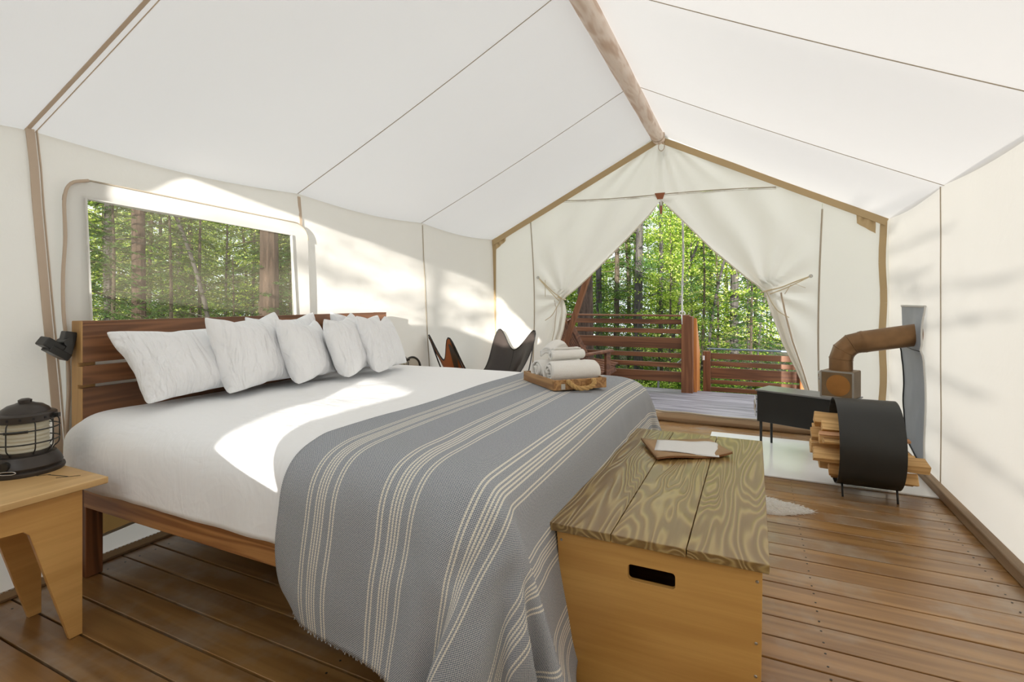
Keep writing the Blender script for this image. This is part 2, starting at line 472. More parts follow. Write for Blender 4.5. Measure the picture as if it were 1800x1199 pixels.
def mat_blanket():
    t = NT('striped_blanket')
    uv = t.n('ShaderNodeUVMap')
    sp = t.n('ShaderNodeSeparateXYZ'); t.l(uv.outputs[0], sp.inputs[0])
    u, v = sp.outputs[0], sp.outputs[1]
    # basket weave of dark and pale threads
    a = t.math('SINE', t.math('MULTIPLY', u, 6.283 / 0.0062))
    b = t.math('SINE', t.math('MULTIPLY', v, 6.283 / 0.0062))
    w = t.math('MULTIPLY', a, b)
    nz = t.noise(uv.outputs[0], 260, 2)
    wv = t.math('ADD', t.math('MULTIPLY', w, 0.42), t.math('MULTIPLY_ADD', nz, 0.5, 0.25))
    base = t.ramp(wv, [(0.25, (0.11, 0.14, 0.19)), (0.75, (0.60, 0.60, 0.60))])
    # cream stripes: a pair, four, a pair, repeated
    ph = t.math('MODULO', t.math('ADD', u, 0.0), 0.256)
    tot = None
    for s in (0.115, 0.127, 0.151, 0.1615, 0.172, 0.1825, 0.211, 0.223):
        d = t.math('ABSOLUTE', t.math('SUBTRACT', ph, s))
        m = t.math('LESS_THAN', d, 0.0025)
        tot = m if tot is None else t.math('MAXIMUM', tot, m)
    dash = t.math('MULTIPLY_ADD', t.math('SINE', t.math('MULTIPLY', v, 6.283 / 0.009)), 0.25, 0.85)
    c = t.mix(t.math('MULTIPLY', tot, dash), base, (0.80, 0.76, 0.66))
    d = t.n('ShaderNodeBsdfDiffuse'); t.l(c, d.inputs[0])
    t.l(t.bump(t.math('ADD', wv, t.math('MULTIPLY', tot, 0.6)), 0.35, 0.002), d.inputs['Normal'])
    t.l(d.outputs[0], t.out.inputs[0])
    return t.m
M['blanket'] = mat_blanket()

D_DUVET = (35, 44, [[-2666,58,54,56,61,60,61,60,61,61,60,61,60,61,60,61,60,61,61,60,61,60,60,61,61,60,60,61,61,60,61,60,45,45,27,42,-2027,60,55,58,61,60,61,60,61,60,61,61,
60,61,60,61,60,61,61,60,61,60,61,60,61,60,61,60,61,60,61,61,47,48,32,48,-2049,60,58,60,60,61,60,61,61,60,61,61,60,61,60,61,60,61,61,60,61,60,61,60,61,
60,61,60,61,60,61,60,54,45,46,49,-2071,61,60,60,61,60,61,61,60,61,61,61,60,61,60,61,60,61,61,60,61,60,61,60,61,61,60,61,60,61,60,60,59,56,48,50,-2086,
56,60,61,61,60,61,61,60,61,61,60,61,61,60,61,60,61,61,60,61,60,61,61,60,61,60,61,61,60,61,61,60,59,53,55,-2100,53,61,60,61,61,61,61,60,61,60,61,61,60,
61,61,60,61,61,60,61,61,60,61,60,61,61,60,61,61,60,61,61,60,39,28,-2064,57,60,60,61,61,60,61,61,61,60,61,60,61,61,61,60,61,61,60,61,61,60,61,60,61,61,
60,61,61,61,60,61,59,46,20,-2058,53,60,61,60,61,61,60,61,61,60,61,60,61,61,61,60,61,61,60,61,61,60,61,61,60,61,61,60,61,61,60,61,59,45,22,-2059,53,60,
61,60,61,61,60,61,61,60,61,60,61,61,61,61,60,61,60,61,61,60,61,61,60,61,61,60,61,61,60,61,58,46,22,-2058,52,61,60,61,60,61,60,61,61,60,61,60,61,61,61,
60,61,61,60,61,61,60,61,61,60,61,61,60,61,61,60,61,58,45,23,-2058,52,61,60,61,60,61,60,61,61,60,61,61,60,61,61,60,61,61,60,61,61,60,61,61,60,61,60,61,
61,61,60,60,59,45,23,-2058,53,60,60,61,60,61,61,60,61,60,61,61,60,61,61,60,61,61,60,61,61,60,61,61,60,61,60,61,61,61,60,60,59,45,23,-2058,53,60,60,61,
60,61,60,61,61,60,61,61,60,61,61,60,61,60,61,61,61,60,61,61,60,61,61,60,61,61,60,60,59,45,23,-2058,53,60,60,61,60,61,61,60,61,60,61,61,60,61,61,60,61,
60,61,61,61,60,61,61,60,61,61,60,61,61,60,60,59,45,23,-2058,53,60,60,61,61,60,61,60,61,61,60,61,60,61,61,60,61,61,60,61,61,60,61,61,60,61,61,60,61,61,
60,60,59,45,23,-2058,53,60,60,61,61,60,61,60,61,61,60,61,60,61,61,60,61,61,60,61,61,60,61,61,60,61,61,60,61,61,60,61,58,45,23,-2058,53,60,60,61,61,60,
61,60,61,61,60,61,60,61,61,60,61,60,61,61,61,60,61,61,60,61,61,60,61,61,60,61,58,45,23,-2058,53,60,60,61,61,60,61,60,61,60,61,61,60,61,61,60,61,60,61,
61,61,60,61,61,60,61,61,60,61,61,60,60,59,45,23,-2058,53,60,60,61,61,60,61,60,61,60,61,61,60,61,61,60,61,61,60,61,61,60,61,61,60,61,61,60,61,61,60,60,
59,45,23,-2058,53,60,60,61,61,60,61,60,61,60,61,61,60,61,61,60,61,61,60,61,61,60,61,61,60,61,61,60,61,60,61,60,59,45,23,-2058,53,60,60,61,61,60,61,60,
61,60,61,61,60,61,61,60,61,61,60,61,61,60,61,61,60,61,61,60,61,60,61,60,59,45,23,-2058,53,60,60,61,61,60,61,60,61,60,61,61,60,61,61,60,61,61,60,61,61,
60,61,61,60,61,60,61,61,60,61,60,59,45,23,-2058,53,60,60,61,61,60,61,60,61,60,61,61,60,61,61,60,61,61,60,61,61,60,61,60,61,61,60,61,61,60,61,60,59,45,
23,-2058,53,60,60,61,61,60,61,60,61,61,60,61,60,61,61,60,61,61,60,61,61,60,61,60,61,61,60,61,60,61,61,60,59,45,23,-2058,53,60,60,61,61,60,61,60,61,61,
60,61,60,61,61,60,61,61,60,61,60,61,61,60,61,61,60,61,60,61,61,60,59,45,23,-2058,53,60,60,61,61,60,61,60,61,61,60,61,60,61,61,60,61,61,60,61,60,61,61,
60,61,60,61,61,60,61,61,60,59,45,23,-2058,53,60,60,61,61,60,61,60,61,61,60,61,60,61,61,60,61,61,60,61,60,61,61,60,61,61,60,61,60,61,61,60,59,45,23,
-2058,53,60,60,61,61,60,61,60,61,61,60,61,60,61,61,60,61,61,60,61,60,61,61,60,61,60,61,61,60,61,61,60,59,45,23,-2058,53,60,60,61,61,60,61,60,61,60,61,
61,60,61,61,60,61,60,61,61,60,61,60,61,61,60,61,61,60,61,61,60,59,45,23,-2058,53,60,60,61,61,60,61,60,61,60,61,61,60,61,61,60,61,60,61,61,60,61,60,61,
61,60,61,61,61,60,61,60,59,45,23,-2058,53,60,60,61,60,61,61,60,61,60,61,61,60,61,61,60,61,60,61,61,60,61,60,61,61,60,61,61,61,60,61,60,59,45,23,-2058,
53,60,60,61,60,61,61,60,61,60,61,61,60,61,61,60,61,61,60,61,60,61,60,61,61,61,60,61,60,61,61,60,59,45,23,-2058,53,60,60,61,60,61,61,60,61,60,61,61,60,
61,61,60,61,61,60,61,60,61,61,60,61,61,60,61,60,61,61,60,59,45,23,-2058,53,60,60,61,60,61,61,60,61,60,61,61,60,61,61,60,61,60,61,61,60,61,61,60,61,61,
60,61,61,60,61,60,59,45,23,-2058,53,60,60,61,60,61,61,60,61,60,61,61,60,61,61,60,61,60,61,61,60,61,61,60,61,61,60,61,61,60,61,60,59,45,23,-2058,52,61,
60,61,60,61,60,61,61,60,61,61,60,61,61,60,61,60,61,61,61,60,61,60,61,61,60,61,61,60,61,60,59,45,23,-2058,52,61,60,61,60,61,60,61,61,60,61,60,61,61,61,
60,61,60,61,61,61,60,61,60,61,61,60,61,61,60,61,60,59,45,23,-2058,52,60,61,61,60,61,61,60,61,60,61,60,61,61,61,60,61,60,61,61,60,61,61,60,61,61,60,61,
61,61,60,61,58,46,22,-2058,52,60,61,61,60,61,61,60,61,60,61,60,61,61,60,61,61,60,61,61,60,61,61,60,61,61,60,61,61,61,60,61,58,46,22,-2061,55,60,61,61,
60,61,61,60,61,60,61,60,61,61,60,61,61,60,61,61,60,61,61,60,61,61,60,61,61,60,61,61,59,46,20,-2058,53,60,61,61,60,61,61,60,61,60,61,61,60,61,60,61,61,
60,61,60,61,61,61,60,61,61,60,61,61,60,61,61,60,38,29,-2067,60,61,60,61,61,60,61,60,61,61,60,61,60,61,60,61,61,60,61,61,60,61,61,60,61,60,61,61,60,61,
60,61,58,53,48,-2090,53,60,61,60,61,60,61,60,61,61,60,61,60,61,61,60,61,60,61,60,61,61,60,61,61,60,61,60,61,60,61,60,51,45,42,-2069,59,58,58,61,60,61,
60,61,60,61,60,61,61,60,61,60,61,60,61,60,61,61,60,61,60,61,60,61,60,61,60,61,38,35,43,-2039,57,54,56,61,60,61,60,61,60,61,60,61,61,60,61,60,61,60,61,
61,60,61,60,61,60,61,60,61,60,60,61,53,36,28,39,],
[1157,-14,-27,24,2,2,-2,0,2,-2,1,1,-1,-2,2,1,-4,3,1,-3,0,3,-6,6,-4,-1,5,-1,-1,1,0,-5,-38,-6,47,36,-20,-8,-23,18,-2,2,-1,-1,2,-1,-1,1,0,-1,1,1,-3,3,0,-2,
0,2,-4,4,-3,-1,4,-1,-1,1,0,1,-32,7,44,29,-34,-9,-13,7,0,0,0,0,0,0,0,0,0,0,0,0,0,0,0,0,0,0,0,0,0,0,0,0,0,0,0,-2,-16,20,30,27,-40,-5,-5,1,0,0,0,0,0,0,0,
0,0,0,0,0,0,0,0,0,0,0,0,0,0,0,0,0,0,0,0,0,-3,10,28,16,0,-19,-1,0,0,1,-1,1,0,0,0,-1,1,0,0,0,0,0,0,0,0,0,0,0,0,0,0,-1,0,0,0,-1,0,5,10,12,26,-3,-1,0,0,0,
0,0,0,0,0,0,1,0,0,0,0,0,0,0,0,0,0,0,0,0,0,-1,0,0,0,-1,0,2,2,-1,57,-2,-1,0,0,0,0,0,0,0,0,0,0,0,0,0,1,0,0,0,0,0,0,-1,0,0,0,0,0,0,0,-1,1,1,1,0,56,-1,0,-1,
0,0,0,0,0,0,0,0,0,0,1,0,0,0,0,0,0,0,0,0,-1,0,0,0,0,0,0,0,0,1,1,0,56,-1,0,0,0,-1,0,0,0,0,0,0,0,1,0,0,0,0,0,0,0,0,0,0,0,-1,0,0,0,0,0,0,0,1,1,0,56,-1,0,0,
0,0,0,0,-1,0,0,0,1,0,0,0,0,0,0,0,0,0,0,0,0,0,-1,0,0,0,0,1,0,0,1,0,56,-1,0,0,0,0,0,0,0,0,0,0,0,0,0,0,0,0,0,0,0,0,0,0,0,0,0,0,0,0,0,0,0,0,1,0,56,0,-1,0,
0,0,0,0,0,0,0,0,0,0,0,0,0,0,0,0,0,0,0,0,0,0,0,0,0,0,0,0,0,0,1,0,56,0,0,-1,0,0,0,0,0,0,0,1,-1,0,0,0,0,0,0,0,1,0,-1,0,0,0,0,0,0,0,0,0,0,1,0,0,56,0,0,0,0,
-1,0,0,0,0,1,0,0,-1,1,0,0,0,0,0,0,0,-1,0,1,-1,0,0,0,0,0,0,0,1,0,0,56,0,0,0,0,0,0,0,0,0,0,0,0,0,0,0,0,0,0,0,0,0,0,0,0,0,0,0,-1,0,1,0,0,0,0,1,55,0,0,0,0,
0,0,0,0,0,0,0,0,0,0,0,0,0,0,0,0,0,0,0,0,0,0,0,0,0,0,0,0,0,1,0,55,0,0,0,0,0,0,0,0,0,0,0,0,0,0,0,0,0,0,0,0,0,0,0,0,0,0,0,0,0,0,0,0,1,0,0,55,0,0,0,0,0,0,
0,0,0,1,0,0,0,0,-1,0,0,0,0,0,0,0,0,0,0,0,0,0,0,0,0,1,0,0,0,55,0,0,0,0,0,0,1,0,0,0,0,0,0,0,0,0,-1,0,0,0,0,0,0,0,0,0,0,0,1,0,0,0,0,0,0,56,0,0,0,0,0,0,0,
0,0,0,0,0,0,0,0,0,0,0,0,0,0,0,0,-1,0,1,0,0,0,0,0,0,0,0,0,56,0,0,0,0,0,0,0,0,0,0,0,0,0,0,0,0,0,0,0,0,0,0,0,0,0,0,0,0,0,0,0,0,0,0,0,56,0,0,0,0,0,0,0,0,0,
0,0,0,0,0,0,0,0,0,0,0,0,0,0,0,0,0,0,0,0,0,0,0,0,0,0,56,0,0,0,0,0,0,0,0,0,0,0,0,0,0,0,0,0,0,0,0,0,0,0,0,0,0,0,0,0,0,0,0,0,0,0,56,0,0,0,0,0,0,0,0,0,0,0,
0,0,0,0,0,0,0,0,0,0,0,0,0,0,0,0,0,0,0,1,0,-1,0,0,56,0,0,1,0,-1,0,0,0,1,0,-1,0,0,0,0,0,0,0,1,0,-1,0,0,0,0,0,0,0,0,1,0,0,0,0,0,56,0,0,0,0,0,-1,1,0,0,0,0,
0,0,0,-1,0,0,1,0,0,0,0,0,0,0,0,0,0,0,0,0,0,0,0,0,56,0,0,0,0,0,0,0,0,0,0,0,0,0,0,0,0,0,0,0,0,0,0,0,0,0,0,0,0,0,0,0,0,0,0,0,56,0,0,0,0,0,0,0,0,0,0,0,0,0,
0,0,0,0,0,0,0,0,0,0,0,0,0,0,0,0,0,0,0,0,0,0,56,0,0,0,0,0,0,0,0,0,0,0,0,0,0,0,0,0,0,0,0,0,0,0,0,0,0,0,0,0,0,0,0,0,0,0,56,0,0,0,0,0,0,0,0,0,0,0,0,0,0,0,
0,0,0,0,0,0,0,0,0,0,0,0,0,0,0,0,0,0,0,0,56,0,0,0,0,0,0,0,0,0,0,0,0,0,0,0,0,0,0,0,0,0,0,0,0,0,0,0,0,0,0,0,0,0,0,0,56,0,0,0,0,1,-1,0,0,0,0,0,0,0,0,0,0,0,
0,0,0,0,0,0,0,0,0,0,0,0,0,0,0,0,0,0,57,0,0,0,0,0,0,0,0,0,0,0,0,-1,0,1,-1,0,0,0,0,0,0,0,0,0,0,0,0,0,1,-1,0,0,0,0,57,0,0,0,0,0,0,0,0,0,0,0,0,0,0,0,0,0,0,
0,0,0,0,-1,0,0,1,0,0,0,0,0,0,-1,0,0,57,0,0,0,0,0,0,0,0,0,0,0,0,0,0,0,0,0,0,0,0,0,0,0,0,0,0,0,0,0,0,0,0,0,-1,0,57,0,0,0,0,0,0,0,0,0,0,0,0,0,0,0,0,0,0,0,
0,0,0,0,0,0,0,0,0,0,0,0,0,0,-1,0,57,0,0,0,0,0,0,0,0,0,0,0,1,-1,0,0,0,0,0,0,0,0,0,0,0,0,0,0,0,0,0,0,0,0,-1,0,57,0,0,0,0,0,0,1,0,0,0,0,0,0,-1,0,0,0,0,0,
0,0,0,0,0,0,0,0,0,0,0,0,0,0,-1,0,57,0,0,1,0,0,0,0,0,0,0,0,0,0,0,-1,0,0,0,0,0,0,0,0,0,0,0,0,0,0,1,0,-1,0,-1,1,55,1,1,0,0,0,0,0,0,0,0,0,0,0,0,-1,0,0,0,0,
0,0,0,0,0,0,0,0,0,1,0,0,0,-1,-1,1,54,2,1,0,0,-1,0,0,1,0,0,0,-1,0,0,0,0,0,0,0,0,0,0,0,0,0,0,0,0,0,0,1,0,-1,-2,1,50,2,0,-1,0,0,0,0,0,0,0,0,0,0,0,0,0,-1,
0,0,0,0,0,0,0,0,1,0,0,0,0,1,0,-4,-13,-21,48,22,4,-1,0,0,0,0,0,0,0,0,0,0,0,0,0,0,0,0,0,0,0,0,0,0,0,0,0,0,0,1,-3,-1,-25,-29,52,14,14,-9,0,0,0,0,0,0,0,0,
0,0,0,0,0,0,0,0,0,-1,1,0,0,0,0,-1,1,0,0,0,3,7,-33,-29,35,17,26,-21,-4,2,-4,2,-1,3,-4,1,1,0,-1,1,0,-2,3,-2,2,-3,2,-1,0,1,-2,0,5,-5,1,4,25,13,-40,-34,],
[460,5,7,-2,0,1,0,0,0,0,0,0,0,1,0,0,0,0,0,0,0,0,0,0,0,0,-1,0,0,-1,0,1,5,-6,-27,-24,96,6,6,-1,0,1,0,0,0,0,0,0,1,0,0,0,0,0,0,0,0,0,0,0,0,0,-1,0,0,-1,0,0,
5,-11,-26,-24,101,6,5,0,0,1,0,0,0,0,0,1,0,0,0,0,0,0,0,0,0,0,0,0,0,0,-1,0,0,0,-1,0,3,-16,-24,-23,105,5,4,1,1,0,0,0,0,1,0,0,0,0,0,0,0,0,0,0,0,0,0,0,0,0,
-1,0,0,0,-1,-1,-2,-13,-24,-22,88,17,3,0,1,0,0,0,0,1,0,0,0,0,0,0,0,0,0,0,0,0,0,0,0,0,-1,0,0,0,-1,0,-3,-12,-20,-22,53,28,5,1,0,0,0,0,1,0,0,0,0,0,0,0,0,0,
0,0,0,0,0,0,0,0,0,-1,0,0,-1,0,-3,-9,-38,-54,82,22,7,1,0,1,0,1,0,0,0,0,1,0,0,0,0,0,0,0,0,0,0,-1,0,0,0,0,-1,0,-1,-1,-4,-12,-39,-57,78,28,8,1,1,0,1,1,0,0,
0,0,1,0,0,0,0,0,0,0,0,0,-1,0,0,0,0,-1,0,-1,-1,-1,-4,-13,-40,-57,78,29,7,2,1,1,1,0,0,0,1,-1,0,1,0,1,0,0,0,0,0,-1,0,0,0,0,-1,0,-1,-1,-1,-1,-5,-13,-40,
-56,78,28,8,2,1,1,1,1,-1,2,0,-1,1,0,0,0,0,0,0,0,0,0,0,0,0,-1,0,-1,0,-1,-2,-1,-5,-14,-40,-56,78,29,7,2,2,1,1,1,0,0,1,0,0,0,0,0,0,0,0,0,0,0,0,0,0,0,-1,0,
-1,-1,-2,-2,-4,-14,-41,-56,78,29,8,2,2,1,1,1,0,1,0,0,0,0,0,0,0,0,0,0,0,0,0,0,0,0,-1,-1,0,-2,-1,-2,-5,-14,-40,-56,77,29,8,2,2,2,1,0,1,0,1,0,0,0,0,0,0,0,
0,0,0,0,0,0,0,-1,0,-1,-1,-3,-1,-1,-5,-14,-40,-56,78,28,8,3,2,1,1,0,2,0,0,1,0,0,0,0,0,0,0,0,0,-2,2,-1,0,0,-1,0,-1,-3,-1,-1,-5,-15,-40,-56,78,28,9,2,2,1,
1,1,1,0,1,0,0,0,0,0,0,0,0,0,-1,0,1,0,0,-2,1,-1,-1,-2,-1,-2,-5,-15,-40,-56,78,28,9,2,2,2,1,1,0,1,0,0,0,0,1,0,0,0,0,-1,-1,1,0,0,0,0,-1,-1,-1,-1,-2,-2,-5,
-15,-40,-56,78,29,8,2,2,2,1,1,0,1,0,1,0,0,0,0,0,0,0,0,0,0,0,-1,0,0,-1,-1,-1,-1,-2,-2,-5,-15,-40,-56,78,29,8,2,2,2,1,1,1,0,0,1,0,0,0,0,0,0,0,-1,1,0,0,0,
-1,0,-1,0,-2,-1,-2,-2,-5,-15,-40,-56,78,29,8,2,2,2,1,1,1,-2,1,2,0,-1,1,0,0,0,0,0,0,0,0,0,-1,0,-1,0,-1,-2,-2,-2,-5,-14,-41,-56,78,29,8,2,2,2,1,1,1,-1,0,
2,0,-1,1,0,0,0,0,-1,1,0,0,0,-1,-1,0,0,-1,-2,-2,-2,-5,-14,-41,-56,78,29,8,2,2,2,1,1,1,0,-1,2,0,0,0,0,0,0,0,-1,1,0,0,0,-1,0,-1,0,-1,-2,-2,-2,-5,-14,-41,
-56,78,29,8,2,2,2,1,1,1,-1,0,2,0,0,0,0,0,0,0,0,-1,1,0,0,-1,0,-1,0,-1,-2,-2,-2,-5,-14,-41,-56,78,28,9,2,2,2,1,1,1,-1,0,2,0,0,-2,2,0,0,0,0,0,-1,1,0,-1,0,
-1,0,-1,-2,-2,-2,-5,-14,-41,-56,78,28,9,2,2,2,1,1,1,0,1,-2,2,0,0,0,0,0,0,0,0,0,0,0,-1,0,-1,0,-1,-2,-2,-2,-5,-14,-41,-56,78,29,8,1,3,2,1,1,1,0,1,0,-2,1,
1,0,0,0,0,0,0,0,0,0,-1,0,-1,0,-1,-2,-2,-2,-5,-14,-40,-56,77,29,8,1,2,3,1,1,1,0,1,-1,-1,0,0,2,0,0,0,0,0,0,0,0,-1,0,-1,0,-1,-2,-2,-2,-5,-14,-40,-56,77,
29,8,1,3,2,1,1,1,0,0,1,0,0,0,-1,1,0,0,0,0,0,0,0,-1,0,-1,0,-1,-2,-2,-2,-5,-14,-40,-56,77,29,8,1,3,2,1,-1,1,2,0,1,0,0,-1,0,1,0,0,0,0,0,0,0,-1,0,-1,0,-1,
-2,-2,-2,-5,-14,-40,-56,77,29,8,2,1,1,1,1,1,2,0,1,0,-2,0,1,1,0,0,0,0,0,0,0,-1,0,-1,0,-2,-1,-2,-2,-5,-14,-41,-56,78,29,8,2,2,0,1,1,2,1,-1,2,-1,1,0,0,0,
0,0,0,0,0,0,-1,0,0,-1,-1,-1,-1,-2,-2,-5,-14,-41,-56,78,29,8,2,2,2,1,1,0,1,-1,0,1,1,0,0,0,0,0,0,0,-1,0,0,0,0,-1,-1,-1,-1,-2,-2,-5,-15,-40,-56,78,28,9,2,
2,1,2,0,1,1,0,0,0,0,0,0,0,0,0,0,0,0,0,0,0,-1,0,-1,-1,-1,-2,-2,-5,-15,-40,-56,78,28,8,3,2,1,1,1,1,0,0,1,0,0,0,0,0,0,0,0,0,0,0,0,-1,0,-1,0,-1,-2,-1,-2,
-5,-15,-40,-56,77,29,9,1,2,2,1,1,0,1,0,0,0,0,0,0,0,0,0,0,0,0,0,0,0,-1,0,-1,-1,-1,-2,-2,-4,-15,-40,-56,77,29,8,2,2,1,1,1,0,1,0,0,0,1,0,0,0,0,0,0,0,0,-1,
0,0,0,-1,0,-1,-2,-1,-2,-5,-14,-40,-56,77,29,7,2,2,1,1,1,1,0,0,0,0,1,0,0,0,0,0,0,0,0,-1,0,0,0,-1,0,-1,-1,-2,-2,-4,-14,-41,-56,78,28,8,2,1,1,1,1,0,1,0,0,
0,0,0,0,0,0,0,0,0,0,0,0,0,0,-1,0,-1,-1,-1,-2,-5,-14,-40,-56,77,29,7,2,1,1,1,1,0,0,0,1,0,0,0,0,0,0,0,0,0,0,0,0,-1,0,0,-1,0,-1,-1,-2,-4,-14,-40,-56,77,
28,7,2,1,1,0,1,0,0,1,0,0,0,0,0,0,0,0,0,0,0,0,0,0,0,-1,0,-1,-1,-1,-1,-4,-13,-40,-56,80,24,8,1,0,1,1,0,0,0,1,0,0,0,0,0,0,0,0,0,0,0,0,0,0,-1,0,0,-1,0,-1,
-1,-4,-13,-39,-56,73,29,3,1,1,0,0,0,1,0,0,0,0,0,0,0,0,0,0,0,0,0,0,0,0,0,0,0,-1,0,-1,0,-3,-9,-38,-53,71,4,2,1,1,0,0,0,0,0,0,0,0,0,1,0,0,0,0,0,0,0,0,0,0,
0,0,0,-1,0,-1,0,-3,-13,-25,-30,10,13,5,1,0,0,1,0,0,0,0,0,0,0,0,1,0,0,0,0,0,0,0,0,0,0,-1,0,0,0,-1,0,-1,-14,-31,-32,9,8,9,-2,0,0,1,0,0,0,0,-1,0,1,0,0,1,
0,0,0,0,0,0,0,-1,0,0,0,0,-1,0,-1,1,-7,-34,-32,3,8,10,-4,0,0,0,1,0,0,-1,0,0,0,1,0,0,1,0,0,0,0,0,-1,0,0,0,0,0,-1,0,-1,8,-3,-35,-33,]])
